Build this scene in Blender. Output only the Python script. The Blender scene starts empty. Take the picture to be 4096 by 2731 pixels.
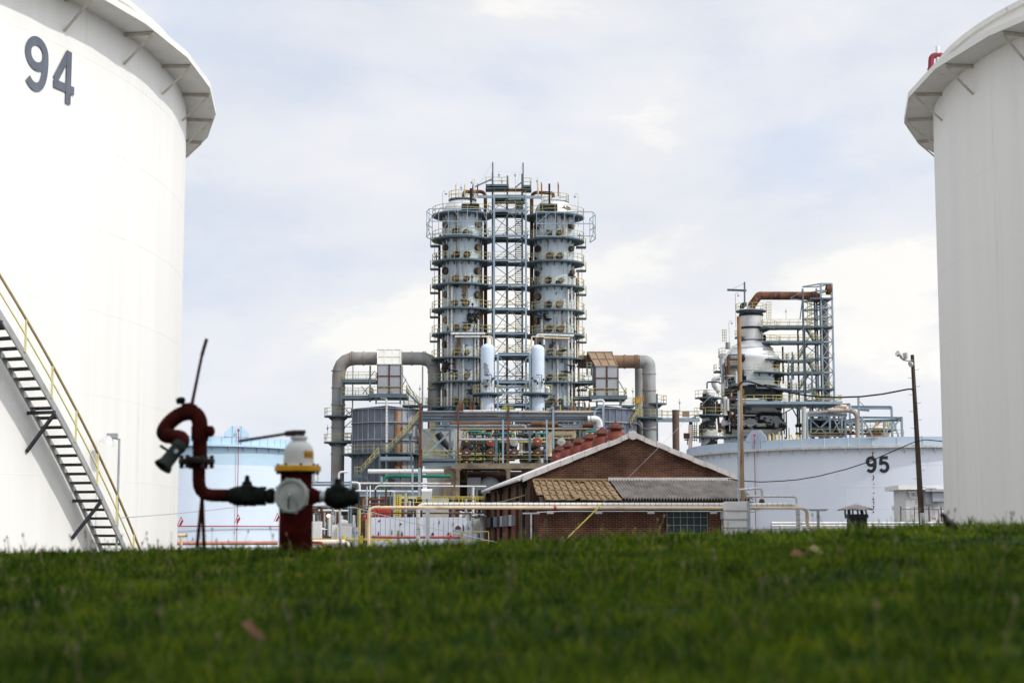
import bpy, math, random
import numpy as np
from mathutils import Vector, Matrix
random.seed(7); rng = np.random.default_rng(7)
pi = math.pi
sc = bpy.context.scene
COL = sc.collection
# ------------------------------------------------------------------ camera, sky, sun, exposure
EYE = 1.6; FPX = 6763.5; PITCH = math.radians(6.5475)
cd = bpy.data.cameras.new('camera'); cam = bpy.data.objects.new('camera', cd); COL.objects.link(cam)
cam.location = (0, 0, EYE); cam.rotation_euler = (pi/2 + PITCH, 0, 0)
cd.sensor_width = 36; cd.lens = FPX*36/4096; cd.clip_start = 0.1; cd.clip_end = 6000
cd.dof.use_dof = True; cd.dof.focus_distance = 150; cd.dof.aperture_fstop = 2.8
sc.camera = cam
SUN_AZ = math.radians(62)      # from behind the camera towards the right
SUN_EL = math.radians(46)
S_DIR = Vector((math.sin(SUN_AZ)*math.cos(SUN_EL), -math.cos(SUN_AZ)*math.cos(SUN_EL), math.sin(SUN_EL)))
sl = bpy.data.lights.new('sun', 'SUN'); so = bpy.data.objects.new('sun', sl); COL.objects.link(so)
sl.energy = 2.3; sl.angle = math.radians(1.0); sl.color = (1, .965, .90)
so.location = (40, -40, 60); so.rotation_euler = S_DIR.to_track_quat('Z', 'Y').to_euler()
W = bpy.data.worlds.new("World"); sc.world = W; W.use_nodes = True
nt = W.node_tree; N = nt.nodes; LK = nt.links; N.clear()
wo = N.new('ShaderNodeOutputWorld'); sky = N.new('ShaderNodeTexSky'); sky.sky_type = 'NISHITA'; sky.sun_disc = False
sky.sun_elevation = SUN_EL; sky.sun_rotation = math.atan2(S_DIR.x, S_DIR.y)
bg1 = N.new('ShaderNodeBackground'); bg1.inputs[1].default_value = .10; LK.new(sky.outputs[0], bg1.inputs[0])
tc = N.new('ShaderNodeTexCoord')
mp = N.new('ShaderNodeMapping'); mp.inputs['Scale'].default_value = (1, 1, 2.3); mp.inputs['Location'].default_value = (4.50, -5.35, -5.42); LK.new(tc.outputs['Generated'], mp.inputs[0])
n1 = N.new('ShaderNodeTexNoise'); n1.inputs['Scale'].default_value = 3.4; n1.inputs['Detail'].default_value = 8; n1.inputs['Roughness'].default_value = .56; n1.inputs['Distortion'].default_value = .1
LK.new(mp.outputs[0], n1.inputs[0])
n2 = N.new('ShaderNodeTexNoise'); n2.inputs['Scale'].default_value = 5.5; n2.inputs['Detail'].default_value = 8; n2.inputs['Roughness'].default_value = .5; n2.inputs['Distortion'].default_value = .2
LK.new(mp.outputs[0], n2.inputs[0])
cr = N.new('ShaderNodeValToRGB'); cr.color_ramp.elements[0].position = .40; cr.color_ramp.elements[0].color = (.67, .735, .86, 1)
cr.color_ramp.elements[1].position = .61; cr.color_ramp.elements[1].color = (.97, .955, .93, 1)
e = cr.color_ramp.elements.new(.50); e.color = (.79, .815, .88, 1)
e = cr.color_ramp.elements.new(.57); e.color = (.85, .855, .885, 1)
LK.new(n1.outputs[0], cr.inputs[0])
fr = N.new('ShaderNodeMapRange'); fr.inputs[1].default_value = .36; fr.inputs[2].default_value = .62; fr.inputs[3].default_value = .90; fr.inputs[4].default_value = 1.0; LK.new(n2.outputs[0], fr.inputs[0])
dt = N.new('ShaderNodeVectorMath'); dt.operation = 'DOT_PRODUCT'; dt.inputs[1].default_value = S_DIR; LK.new(tc.outputs['Generated'], dt.inputs[0])
gl = N.new('ShaderNodeMapRange'); gl.inputs[1].default_value = .35; gl.inputs[2].default_value = 1; gl.inputs[3].default_value = 1; gl.inputs[4].default_value = 2.4; LK.new(dt.outputs['Value'], gl.inputs[0])
bg2 = N.new('ShaderNodeBackground'); LK.new(cr.outputs[0], bg2.inputs[0]); LK.new(gl.outputs[0], bg2.inputs[1])
mx = N.new('ShaderNodeMixShader'); LK.new(fr.outputs[0], mx.inputs[0]); LK.new(bg1.outputs[0], mx.inputs[1]); LK.new(bg2.outputs[0], mx.inputs[2]); LK.new(mx.outputs[0], wo.inputs[0])
sc.view_settings.view_transform = 'Standard'; sc.view_settings.look = 'None'; sc.view_settings.exposure = 0.07; sc.view_settings.gamma = 1
sc.render.engine = 'CYCLES'
sc.cycles.max_bounces = 5; sc.cycles.diffuse_bounces = 3; sc.cycles.glossy_bounces = 2; sc.cycles.transparent_max_bounces = 6
# ------------------------------------------------------------------ helpers
cP, sP = math.cos(PITCH), math.sin(PITCH)
def P(px, py, Y):
    a = (px-2048)/FPX; b = (1365.5-py)/FPX; k = Y/(cP-b*sP)
    return Vector((a*k, Y, EYE + k*(sP+b*cP)))
def reg(ox, oy, s):
    return lambda x, y, Y: P(ox+x/s, oy+y/s, Y)
def hitcyl(px, py, X, Y, R):
    a = (px-2048)/FPX; b = (1365.5-py)/FPX; d = Vector((a, cP-b*sP, sP+b*cP))
    A = d.x**2+d.y**2; B = -2*(d.x*X+d.y*Y); C_ = X*X+Y*Y-R*R; k = (-B-math.sqrt(max(0, B*B-4*A*C_)))/(2*A)
    p = d*k + Vector((0, 0, EYE)); return p, math.atan2(p.y-Y, p.x-X)
def px2m(n, Y): return n*Y/FPX
rA = reg(1680, 620, 3.136); rB = reg(1680, 1100, 2.8); rC = reg(1280, 1350, 2.4115); rD = reg(2280, 1350, 2.85)
rE = reg(2700, 1100, 2.24); rF = reg(2900, 1350, 1.7425); rG = reg(1650, 1620, 2.94); rK = reg(1200, 1850, 2.94)
rM = reg(1900, 1650, 1.96); rH = reg(550, 1300, 1.6505); rS = reg(0, 1000, 1.254); rV = reg(1700, 1850, 4.751); rQ = reg(1250, 2000, 5.2267)
rU = reg(3100, 1550, 4.276); rX = reg(3550, 1900, 7.128)
ORG = {}
class MB:
    def __init__(s): s.v = []; s.f = []; s.m = []; s.s = []; s.g = []
    def add(s, vs, fs, mi=0, smooth=False):
        o = len(s.v); s.v.extend([tuple(v) for v in vs]); s.g.append((o, len(s.v), len(s.f), len(s.f)+len(fs)))
        for f in fs: s.f.append([i+o for i in f]); s.m.append(mi); s.s.append(smooth)
    def box(s, c, d, rz=0, mi=0, M=None):
        x, y, z = d[0]/2, d[1]/2, d[2]/2
        R = M if M else Matrix.Rotation(rz, 3, 'Z')
        vs = [Vector(c)+R@Vector(q) for q in ((-x,-y,-z),(x,-y,-z),(x,y,-z),(-x,y,-z),(-x,-y,z),(x,-y,z),(x,y,z),(-x,y,z))]
        s.add(vs, [(3,2,1,0),(4,5,6,7),(0,1,5,4),(1,2,6,5),(2,3,7,6),(3,0,4,7)], mi)
    def bar(s, a, b, w, h=None, mi=0):
        a = Vector(a); b = Vector(b); h = h or w; d = b-a; L = d.length
        if L < 1e-6: return
        d.normalize(); up = Vector((0,0,1)) if abs(d.z) < .9 else Vector((0,1,0))
        x = d.cross(up).normalized(); z = x.cross(d)
        M = Matrix((x, d, z)).transposed(); s.box((a+b)/2, (w, L, h), M=M, mi=mi)
    def ibeam(s, a, b, w, h, mi=0):
        a = Vector(a); b = Vector(b); d = (b-a).normalized(); up = Vector((0,0,1)) if abs(d.z) < .9 else Vector((0,1,0))
        x = d.cross(up).normalized(); z = x.cross(d); t = h*.12
        s.bar(a, b, w*.25, h-2*t-.004, mi); s.bar(a+z*(h-t)/2, b+z*(h-t)/2, w, t, mi); s.bar(a-z*(h-t)/2, b-z*(h-t)/2, w, t, mi)
    def tube(s, pts, r, n=8, mi=0, cap=True, smooth=True):
        pts = [Vector(p) for p in pts]; K = len(pts); rs = r if isinstance(r, (list, tuple)) else [r]*K
        T = []
        for i in range(K):
            t = (pts[min(i+1, K-1)]-pts[max(i-1, 0)]); T.append(t.normalized())
        up = Vector((0,0,1)) if abs(T[0].z) < .9 else Vector((0,1,0))
        x = T[0].cross(up).normalized(); vs = []
        for i in range(K):
            x = (x - T[i]*x.dot(T[i])).normalized(); y = T[i].cross(x)
            for j in range(n):
                a = 2*pi*(j+.5)/n; vs.append(pts[i]+(x*math.cos(a)+y*math.sin(a))*rs[i])
        fs = [(i*n+j, i*n+(j+1) % n, (i+1)*n+(j+1) % n, (i+1)*n+j) for i in range(K-1) for j in range(n)]
        s.add(vs, fs, mi, smooth)
        if cap:
            s.add(vs[:n], [tuple(range(n))[::-1]], mi); s.add(vs[-n:], [tuple(range(n))], mi)
    def pipe(s, pts, r, br=None, n=10, mi=0, band=None, bmi=1, flange=None):
        q = fillet(pts, br if br is not None else r*2.2); s.tube(q, r, n, mi)
        if band or flange:
            for i in range(len(q)-1):
                d = q[i+1]-q[i]; L = d.length
                if band and L > band*.8:
                    k = int(L/band)
                    for j in range(k+1):
                        c = q[i]+d.normalized()*min(L-.02, (j+.5)*band); s.tube([c-d.normalized()*r*.09, c+d.normalized()*r*.09], r*1.035, n, bmi)
                if flange and L > flange:
                    k = max(1, int(L/flange))
                    for j in range(k):
                        c = q[i]+d*((j+.5)/k); s.tube([c-d.normalized()*r*.18, c+d.normalized()*r*.18], r*1.22, n, mi)
    def lathe(s, c, prof, n=24, a0=0, a1=2*pi, mi=0, smooth=True, M=None):
        c = Vector(c); full = abs(a1-a0-2*pi) < 1e-6; k = n if full else n+1; vs = []
        for (r, z) in prof:
            for j in range(k):
                a = a0+(a1-a0)*j/n; v = Vector((r*math.cos(a), r*math.sin(a), z))
                vs.append(c+(M@v if M else v))
        fs = []
        for i in range(len(prof)-1):
            for j in range(n):
                j2 = (j+1) % k; fs.append((i*k+j, i*k+j2, (i+1)*k+j2, (i+1)*k+j))
        s.add(vs, fs, mi, smooth)
    def axis(s, a, b, prof, n=20, mi=0, smooth=True):      # prof: (distance along a->b, radius)
        a = Vector(a); b = Vector(b); M = (b-a).to_track_quat('Z', 'Y').to_matrix()
        s.lathe(a, [(max(r, 1e-4), t) for t, r in prof], n, mi=mi, smooth=smooth, M=M)
    def ring(s, c, r0, r1, z, th, a0=0, a1=2*pi, n=48, mi=0):
        c = Vector((c[0], c[1], 0)); s.lathe(c, [(r0, z), (r0, z-th), (r1, z-th), (r1, z), (r0, z)], n, a0, a1, mi, False)
        if abs(a1-a0-2*pi) > 1e-6:
            for a in (a0, a1):
                d = Vector((math.cos(a), math.sin(a), 0)); s.add([c+d*r0+Vector((0,0,z)), c+d*r1+Vector((0,0,z)), c+d*r1+Vector((0,0,z-th)), c+d*r0+Vector((0,0,z-th))], [(0,1,2,3)], mi)
    def prism(s, pts, d, mi=0):                            # polygon extruded by vector d
        n = len(pts); d = Vector(d); vs = [Vector(p) for p in pts]+[Vector(p)+d for p in pts]
        s.add(vs, [tuple(range(n))[::-1], tuple(range(n, 2*n))]+[(i, (i+1) % n, (i+1) % n+n, i+n) for i in range(n)], mi)
    def build(s, name, mat, parent=None, origin=None):
        if parent is not None and name in ('bracing', 'beam', 'cross_beam', 'long_beam', 'floor_beam', 'burnt_band') and len(s.g) > 1:   # pieces that do not touch become parts of their own
            bb = [(np.array(s.v[a:b]).min(0)-.08, np.array(s.v[a:b]).max(0)+.08) for a, b, c, d in s.g]; n = len(bb); p = list(range(n))
            def root(i):
                while p[i] != i: i = p[i]
                return i
            for i in range(n):
                for j in range(i):
                    if (bb[i][0] <= bb[j][1]).all() and (bb[j][0] <= bb[i][1]).all(): p[root(i)] = root(j)
            cl = {}
            for i in range(n): cl.setdefault(root(i), []).append(i)
            if len(cl) > 1:
                for ids in cl.values():
                    q = MB()
                    for i in ids:
                        a, b, c, d = s.g[i]
                        for k in range(c, d): pass
                        q.add(s.v[a:b], [[x-a for x in s.f[k]] for k in range(c, d)], s.m[c] if d > c else 0, s.s[c] if d > c else False)
                    r = q.build(name, mat, parent, origin)
                return r
        v = np.array(s.v, dtype=float).reshape(-1, 3)
        if parent is not None: o = ORG[parent.name]
        elif origin is not None: o = Vector(origin)
        else: o = Vector(((v[:,0].min()+v[:,0].max())/2, (v[:,1].min()+v[:,1].max())/2, v[:,2].min()))
        me = bpy.data.meshes.new(name); me.from_pydata((v-np.array(o)).tolist(), [], s.f)
        ms = mat if isinstance(mat, (list, tuple)) else [mat]
        for m in ms: me.materials.append(m)
        me.polygons.foreach_set('material_index', [min(i, len(ms)-1) for i in s.m]); me.polygons.foreach_set('use_smooth', s.s)
        if any(s.s): me.set_sharp_from_angle(angle=math.radians(28))
        me.update(); ob = bpy.data.objects.new(name, me); COL.objects.link(ob)
        if parent is not None: ob.parent = parent
        else: ob.location = o
        ORG[ob.name] = o; return ob
def fillet(pts, br):
    pts = [Vector(p) for p in pts]; out = [pts[0]]
    for i in range(1, len(pts)-1):
        a, b, c = pts[i-1], pts[i], pts[i+1]; u = (a-b); v = (c-b); lu, lv = u.length, v.length
        if lu < 1e-6 or lv < 1e-6: continue
        u.normalize(); v.normalize(); ang = u.angle(v)
        if ang > 3.1: continue
        t = min(br/math.tan(ang/2), lu*.49, lv*.49); p0 = b+u*t; p1 = b+v*t
        for k in range(6):
            w = k/5; out.append(p0*(1-w)**2+b*2*w*(1-w)+p1*w*w)
    out.append(pts[-1]); return out
def thing(name, label, cat, loc, group=None):
    o = bpy.data.objects.new(name, None); COL.objects.link(o); o.location = loc; o.empty_display_size = .3
    o['label'] = label; o['category'] = cat
    if group: o['group'] = group
    ORG[o.name] = Vector(loc); return o
def top(mb, name, mat, label, cat, group=None, kind=None):
    o = mb.build(name, mat); o['label'] = label; o['category'] = cat
    if group: o['group'] = group
    if kind: o['kind'] = kind
    return o
def struct(mb, name, mat, kind='structure'):
    o = mb.build(name, mat); o['kind'] = kind; return o
def rail(mb, pts, h=1.1, sp=1.7, w=.06, mi=0, mid=1, close=False):
    pts = [Vector(p) for p in pts]
    if close: pts.append(pts[0])
    up = Vector((0,0,1)); s_ = 0.; nxt = 0.
    for a, b in zip(pts, pts[1:]):
        L = (b-a).length
        if L < 1e-5: continue
        for k in range(mid+1): mb.bar(a+up*h*(k+1)/(mid+1), b+up*h*(k+1)/(mid+1), w, mi=mi)
        while nxt <= s_+L: q = a+(b-a)*((nxt-s_)/L); mb.bar(q, q+up*h, w, mi=mi); nxt += sp
        s_ += L
    mb.bar(pts[-1], pts[-1]+up*h, w, mi=mi)
def arcpts(c, r, z, a0, a1, n): return [Vector((c[0]+r*math.cos(a0+(a1-a0)*i/n), c[1]+r*math.sin(a0+(a1-a0)*i/n), z)) for i in range(n+1)]
def dup(root, loc, label=None, rz=None):
    r = root.copy(); COL.objects.link(r); r.location = loc; ORG[r.name] = Vector(loc)
    if rz is not None: r.rotation_euler = (0, 0, rz)
    if label: r['label'] = label
    for ch in list(root.children):
        c = ch.copy(); COL.objects.link(c); c.parent = r
        for g in list(ch.children):
            d = g.copy(); COL.objects.link(d); d.parent = c
    return r
def xbr(mb, x0, x1, z0, z1, Y, w, mi=0):
    mb.bar((x0, Y, z0), (x1, Y, z1), w, mi=mi); mb.bar((x1, Y+w*.6, z0), (x0, Y+w*.6, z1), w, mi=mi)
def lettering(body, width, height, extrude, bold):
    cu = bpy.data.curves.new('text', 'FONT'); cu.body = body; cu.size = 1; cu.extrude = 0; cu.offset = bold; cu.resolution_u = 6
    ob = bpy.data.objects.new('text', cu); COL.objects.link(ob)
    dg = bpy.context.evaluated_depsgraph_get(); me = bpy.data.meshes.new_from_object(ob.evaluated_get(dg))
    vs = [v.co.copy() for v in me.vertices]; fs = [tuple(p.vertices) for p in me.polygons]
    bpy.data.objects.remove(ob); bpy.data.meshes.remove(me)
    x0 = min(v.x for v in vs); x1 = max(v.x for v in vs); y0 = min(v.y for v in vs); y1 = max(v.y for v in vs)
    uv = [((v.x-x0)/(x1-x0)*width, (v.y-y0)/(y1-y0)*height) for v in vs]
    return uv, fs
def digits(body, width, height, stroke):
    E = lambda cx, cy, rx, ry, a0, a1, n=22: [(cx+rx*math.cos(math.radians(a0+(a1-a0)*i/n)), cy+ry*math.sin(math.radians(a0+(a1-a0)*i/n))) for i in range(n+1)]
    D = {'9': [E(.5, .69, .37, .235, 0, 360, 36), [(.87, .70), (.875, .58), (.865, .46), (.835, .34), (.78, .23), (.70, .145), (.60, .095), (.48, .075), (.36, .085), (.25, .12), (.14, .19)]],
         '4': [[(.70, .97), (.10, .36)], [(.02, .285), (1.0, .285)], [(.715, 1.0), (.715, 0)]],
         '5': [[(.22, .925), (.90, .925)], [(.265, .98), (.185, .47)], [(.17, .50), (.26, .575), (.38, .61), (.50, .615)]+E(.50, .345, .37, .27, 90, -90, 20)+[(.38, .085), (.26, .125), (.14, .20)]]}
    uv, fs = [], []; n = len(body); gap = .10; dw = width*(1-gap*(n-1))/n; g = 0
    for ci, ch in enumerate(body):
        for ln in D[ch]:
            p = [(ci*(dw+width*gap)+x*dw, y*height) for x, y in ln]; closed = abs(ln[0][0]-ln[-1][0])+abs(ln[0][1]-ln[-1][1]) < 1e-6; b = len(uv); K = len(p)
            for i in range(K):
                a, c = p[max(i-1, 0)], p[min(i+1, K-1)]
                if closed: a, c = p[(i-1) % (K-1)], p[(i+1) % (K-1)]
                tx, ty = c[0]-a[0], c[1]-a[1]; L = math.hypot(tx, ty); nx_, ny_ = -ty/L*stroke/2, tx/L*stroke/2; uv += [(p[i][0]+nx_, p[i][1]+ny_), (p[i][0]-nx_, p[i][1]-ny_)]
            fs += [(b+2*i+1, b+2*i+3, b+2*i+2, b+2*i, g) for i in range(K-1)]; g += 1
    return uv, fs
# ------------------------------------------------------------------ materials
def mat(name, base, rough=.6, metal=0, var=.12, vs=.6, zs=1, rust=0, rustc=(.12,.05,.03), rs=.8, rz=.35, rsoft=.06, bump=0, spec=.4, patch=None, drip=None):
    m = bpy.data.materials.new(name); m.use_nodes = True; t = m.node_tree; n = t.nodes; l = t.links; b = n['Principled BSDF']
    b.inputs['Roughness'].default_value = rough; b.inputs['Metallic'].default_value = metal; b.inputs['Specular IOR Level'].default_value = spec*(.62 if rough < .7 else .25)
    g = n.new('ShaderNodeNewGeometry'); mpp = n.new('ShaderNodeMapping'); mpp.inputs['Scale'].default_value = (vs, vs, vs*zs); l.new(g.outputs['Position'], mpp.inputs[0])
    nz = n.new('ShaderNodeTexNoise'); nz.inputs['Scale'].default_value = 1; nz.inputs['Detail'].default_value = 6; l.new(mpp.outputs[0], nz.inputs[0])
    r = n.new('ShaderNodeValToRGB'); r.color_ramp.elements[0].position = .3; r.color_ramp.elements[1].position = .7
    r.color_ramp.elements[0].color = tuple(c*(1-var) for c in base)+(1,); r.color_ramp.elements[1].color = tuple(min(1, c*(1+var)) for c in base)+(1,)
    l.new(nz.outputs[0], r.inputs[0]); out = r.outputs[0]
    def layer(out, amount, col, sx, sz, soft, seed, rough2=.85):
        mp2 = n.new('ShaderNodeMapping'); mp2.inputs['Scale'].default_value = (sx, sx, sx*sz); mp2.inputs['Location'].default_value = (seed, seed*.7, seed*.3); l.new(g.outputs['Position'], mp2.inputs[0])
        z2 = n.new('ShaderNodeTexNoise'); z2.inputs['Scale'].default_value = 1; z2.inputs['Detail'].default_value = 8; z2.inputs['Roughness'].default_value = .65; l.new(mp2.outputs[0], z2.inputs[0])
        th = .78-.5*amount; r2 = n.new('ShaderNodeMapRange'); r2.inputs[1].default_value = th-soft; r2.inputs[2].default_value = th+soft; l.new(z2.outputs[0], r2.inputs[0])
        mxx = n.new('ShaderNodeMix'); mxx.data_type = 'RGBA'; l.new(r2.outputs[0], mxx.inputs['Factor']); l.new(out, mxx.inputs['A']); mxx.inputs['B'].default_value = tuple(col)+(1,)
        return mxx.outputs['Result'], r2.outputs[0]
    if rust: out, _ = layer(out, rust, rustc, rs, rz, rsoft, 3.3)
    if patch: out, _ = layer(out, *patch)
    if drip: out, _ = layer(out, *drip)
    l.new(out, b.inputs['Base Color'])
    if bump:
        bm = n.new('ShaderNodeBump'); bm.inputs['Strength'].default_value = bump; bm.inputs['Distance'].default_value = .05; l.new(nz.outputs[0], bm.inputs['Height']); l.new(bm.outputs[0], b.inputs['Normal'])
    return m
white_tank = mat('white_tank_paint', (.785,.77,.735), .55, var=.035, vs=1.2, zs=.06, rust=.10, rustc=(.62,.59,.53), rs=1.6, rz=.05, rsoft=.12, spec=.25, patch=(.08, (.66,.63,.57), 3.2, .035, .14, 7.7))
white_trim = mat('white_trim_paint', (.74,.73,.69), .6, var=.05, vs=1.5, rust=.2, rustc=(.45,.40,.33), rs=2, rz=1)
bracket_m = mat('weathered_cream_steel', (.50,.46,.39), .7, var=.15, vs=3)
num_grey = mat('slate_number_paint', (.115,.13,.16), .6, var=.15, vs=2)
num_black = mat('black_number_paint', (.03,.032,.04), .6, var=.3, vs=1.5, rust=.25, rustc=(.3,.3,.32), rs=3, rz=1)
tank95_m = mat('pale_lavender_paint', (.68,.72,.78), .6, var=.03, vs=.4, zs=.2, rust=.10, rustc=(.50,.52,.60), rs=.5, rz=.2, rsoft=.15, spec=.2, drip=(.12,(.50,.48,.50),2.0,.05,.08,3.4))
ring95_m = mat('pale_blue_ring_paint', (.45,.53,.62), .6, var=.05, vs=.5, rust=.22, rustc=(.52,.50,.48), rs=1.2, rz=.5, rsoft=.1, spec=.2, drip=(.2,(.36,.33,.30),2.5,.10,.05,1.4))
lip_m = mat('chalky_lip_paint', (.55,.53,.50), .7, var=.2, vs=1.5)
tankb_hi = mat('sky_blue_paint', (.44,.58,.69), .6, var=.04, vs=.5, spec=.2)
tankb_lo = mat('pale_sky_blue_paint', (.60,.68,.77), .6, var=.03, vs=.5, spec=.2)
colm = mat('weathered_column_paint', (.46,.53,.57), .5, var=.12, vs=.35, rust=.40, rustc=(.20,.13,.08), rs=.55, rz=.22, rsoft=.05, patch=(.30,(.05,.045,.045),.4,1.3,.02,9.1), drip=(.36,(.19,.13,.085),2.2,.07,.05,4.4))
vesm = mat('peeling_vessel_paint', (.55,.63,.72), .5, var=.06, vs=.8, rust=.28, rustc=(.22,.22,.24), rs=.7, rz=.6, rsoft=.015)
steel = mat('slate_blue_steel', (.10,.135,.152), .55, var=.18, vs=.5, rust=.20, rustc=(.12,.07,.05), rs=1.1, rz=.8)
steel_l = mat('light_blue_steel', (.25,.32,.37), .55, var=.14, vs=.4, rust=.24, rustc=(.12,.055,.035), rs=.9, rz=.8)
steel_d = mat('dark_grating_steel', (.045,.055,.06), .8, var=.3, vs=1)
yel = mat('faded_yellow_paint', (.40,.35,.13), .6, var=.25, vs=.5, rust=.3, rustc=(.22,.20,.17), rs=.6, rz=1)
yelb = mat('bright_yellow_paint', (.56,.45,.08), .5, var=.12, vs=2)
gal = mat('galvanised_steel', (.40,.42,.44), .45, .3, var=.15, vs=2)
galw = mat('white_insulation_jacket', (.62,.62,.60), .4, .1, var=.12, vs=.8, rust=.25, rustc=(.32,.27,.22), rs=.9, rz=.4)
alum = mat('bright_aluminium_jacket', (.66,.67,.68), .36, .55, var=.1, vs=.4, rust=.12, rustc=(.25,.22,.2), rs=.5, rz=2)
rustm = mat('rusted_steel', (.115,.055,.035), .85, var=.45, vs=.7, rust=.3, rustc=(.28,.13,.07), rs=1.3, rz=.7)
orust = mat('orange_rust', (.22,.10,.05), .85, var=.3, vs=1.2, rust=.2, rustc=(.10,.05,.03))
brownv = mat('brown_vessel_paint', (.085,.043,.034), .6, var=.25, vs=1.5)
redv = mat('orange_red_vessel_paint', (.28,.065,.03), .55, var=.2, vs=1.5, rust=.15)
greyv = mat('pale_grey_vessel_paint', (.42,.42,.38), .55, var=.12, vs=1.5, rust=.12)
green = mat('green_pipe_paint', (.012,.14,.09), .45, var=.2, vs=.6, rust=.1)
green_l = mat('mint_pipe_paint', (.035,.22,.17), .5, var=.2, vs=1)
duct = mat('stained_duct_steel', (.26,.26,.255), .6, .1, var=.2, vs=.3, rust=.34, rustc=(.20,.15,.10), rs=.35, rz=.6, rsoft=.15)
ductr = mat('rusted_duct_steel', (.21,.13,.085), .7, var=.25, vs=.3, rust=.3, rustc=(.33,.31,.28), rs=.4, rz=.7, rsoft=.1)
furn = mat('grey_furnace_plate', (.13,.145,.175), .55, var=.14, vs=.35, rust=.16, rustc=(.22,.11,.05), rs=.5, rz=.25)
furns = mat('grey_stiffener', (.22,.245,.28), .55, var=.2, vs=.5, rust=.2, rustc=(.20,.11,.06), rs=.6, rz=.3)
furnp = mat('pale_panel_plate', (.34,.35,.37), .55, var=.08, vs=.5, rust=.15, rustc=(.20,.11,.07), rs=.9, rz=.4)
hoodw = mat('chalky_hood_panel', (.60,.585,.53), .6, var=.06, vs=.7, rust=.1)
hoodb = mat('tan_rusted_hood_panel', (.30,.21,.14), .7, var=.12, vs=.7, rust=.12)
crust = mat('rust_seam', (.10,.045,.03), .9, var=.4, vs=2)
black = mat('black_coating', (.012,.013,.016), .6, var=.5, vs=1.5)
regm = mat('burnt_vessel_coating', (.56,.58,.58), .5, var=.12, vs=.3, rust=.60, rustc=(.018,.019,.021), rs=.32, rz=1.6, rsoft=.015, patch=(.3,(.30,.30,.30),.9,2.0,.03,5.0))
regl = mat('pale_flaking_coating', (.56,.60,.62), .5, var=.1, vs=.3, rust=.26, rustc=(.03,.03,.032), rs=.3, rz=1.6, rsoft=.015)
regd = mat('burnt_black_coating', (.50,.53,.54), .55, var=.1, vs=.3, rust=1.0, rustc=(.022,.023,.026), rs=.28, rz=1.8, rsoft=.015)
regm2 = mat('grey_jacket_vessel', (.54,.54,.52), .42, .2, var=.12, vs=.5, rust=.10, rustc=(.07,.06,.055), rs=.5, rz=1.2, rsoft=.03)
conc = mat('stained_concrete', (.27,.215,.15), .9, var=.25, vs=.5, rust=.35, rustc=(.06,.05,.04), rs=.5, rz=1, rsoft=.12)
cope = mat('pale_concrete_coping', (.50,.47,.45), .85, var=.13, vs=2.2, rust=.18, rustc=(.30,.28,.26), rs=2.5, rz=1, rsoft=.12, bump=.2)
cream = mat('cream_pipe_paint', (.68,.53,.35), .45, var=.1, vs=1.5, rust=.25, rustc=(.40,.17,.06), rs=.9, rz=1.5, rsoft=.12)
redp = mat('faded_red_paint', (.35,.08,.075), .55, var=.2, vs=3)
redb = mat('bright_red_paint', (.50,.04,.03), .5, var=.2, vs=2)
wood = mat('weathered_pole_wood', (.085,.062,.048), .9, var=.45, vs=6, zs=.12)
wood2 = mat('bare_rusty_pole', (.36,.23,.13), .85, var=.3, vs=3, zs=.15, rust=.3, rustc=(.26,.09,.03), rs=2, rz=.3)
wire = mat('black_rubber_cable', (.02,.017,.018), .7)
stairm = mat('galvanised_stringer', (.33,.335,.33), .6, .1, var=.15, vs=3, rust=.22, rustc=(.28,.15,.08), rs=4, rz=1)
stairu = mat('dark_stair_steel', (.035,.038,.045), .6, var=.4, vs=3, rust=.15, rustc=(.2,.09,.04), rs=3)
railp = mat('pale_yellow_rail', (.70,.64,.32), .6, var=.1, vs=2)
railt = mat('ochre_top_rail', (.30,.22,.09), .6, var=.25, vs=2)
red_vent = mat('red_oxide_paint', (.155,.036,.022), .65, var=.25, vs=1.5, rust=.30, rustc=(.50,.42,.42), rs=4, rz=1, rsoft=.02)
vent_cap = mat('rusty_cap_paint', (.095,.038,.028), .75, var=.3, vs=3)
slate = mat('whitewashed_roof', (.62,.59,.58), .8, var=.12, vs=2)
glass_d = mat('dark_window_glass', (.02,.028,.034), .15, var=.2, vs=1)
white_p = mat('white_panel_paint', (.70,.70,.68), .5, var=.05, vs=1.5, rust=.08, rustc=(.45,.4,.35))
whitepl = mat('peeling_white_planks', (.60,.63,.70), .7, var=.08, vs=1.2, rust=.20, rustc=(.09,.045,.05), rs=1.5, rz=.4, rsoft=.02)
grey_p = mat('grey_cabinet_paint', (.33,.345,.37), .5, var=.1, vs=2)
pinkp = mat('pinkish_white_pipe', (.72,.60,.55), .5, var=.08, vs=2)
doorred = mat('faded_red_infill', (.22,.06,.055), .8, var=.25, vs=2, rust=.2, rustc=(.2,.15,.12), rs=2)
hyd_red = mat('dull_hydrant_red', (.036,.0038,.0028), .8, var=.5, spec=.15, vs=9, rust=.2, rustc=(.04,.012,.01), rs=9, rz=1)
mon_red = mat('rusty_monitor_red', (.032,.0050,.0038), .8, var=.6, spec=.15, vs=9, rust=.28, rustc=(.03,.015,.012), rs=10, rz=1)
cap_grey = mat('grey_cap_paint', (.30,.315,.295), .6, var=.25, vs=9, rust=.25, rustc=(.12,.12,.11), rs=14)
hyd_wht = mat('grey_white_bonnet_paint', (.46,.465,.44), .5, var=.1, vs=7)
hyd_yel = mat('amber_flange_paint', (.50,.24,.008), .5, var=.15, vs=9)
valve_b = mat('black_green_valve', (.006,.009,.006), .7, var=.5, vs=12)
noz_g = mat('grey_green_nozzle', (.020,.027,.024), .7, var=.35, vs=10, rust=.2, rustc=(.01,.01,.01), rs=12)
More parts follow.
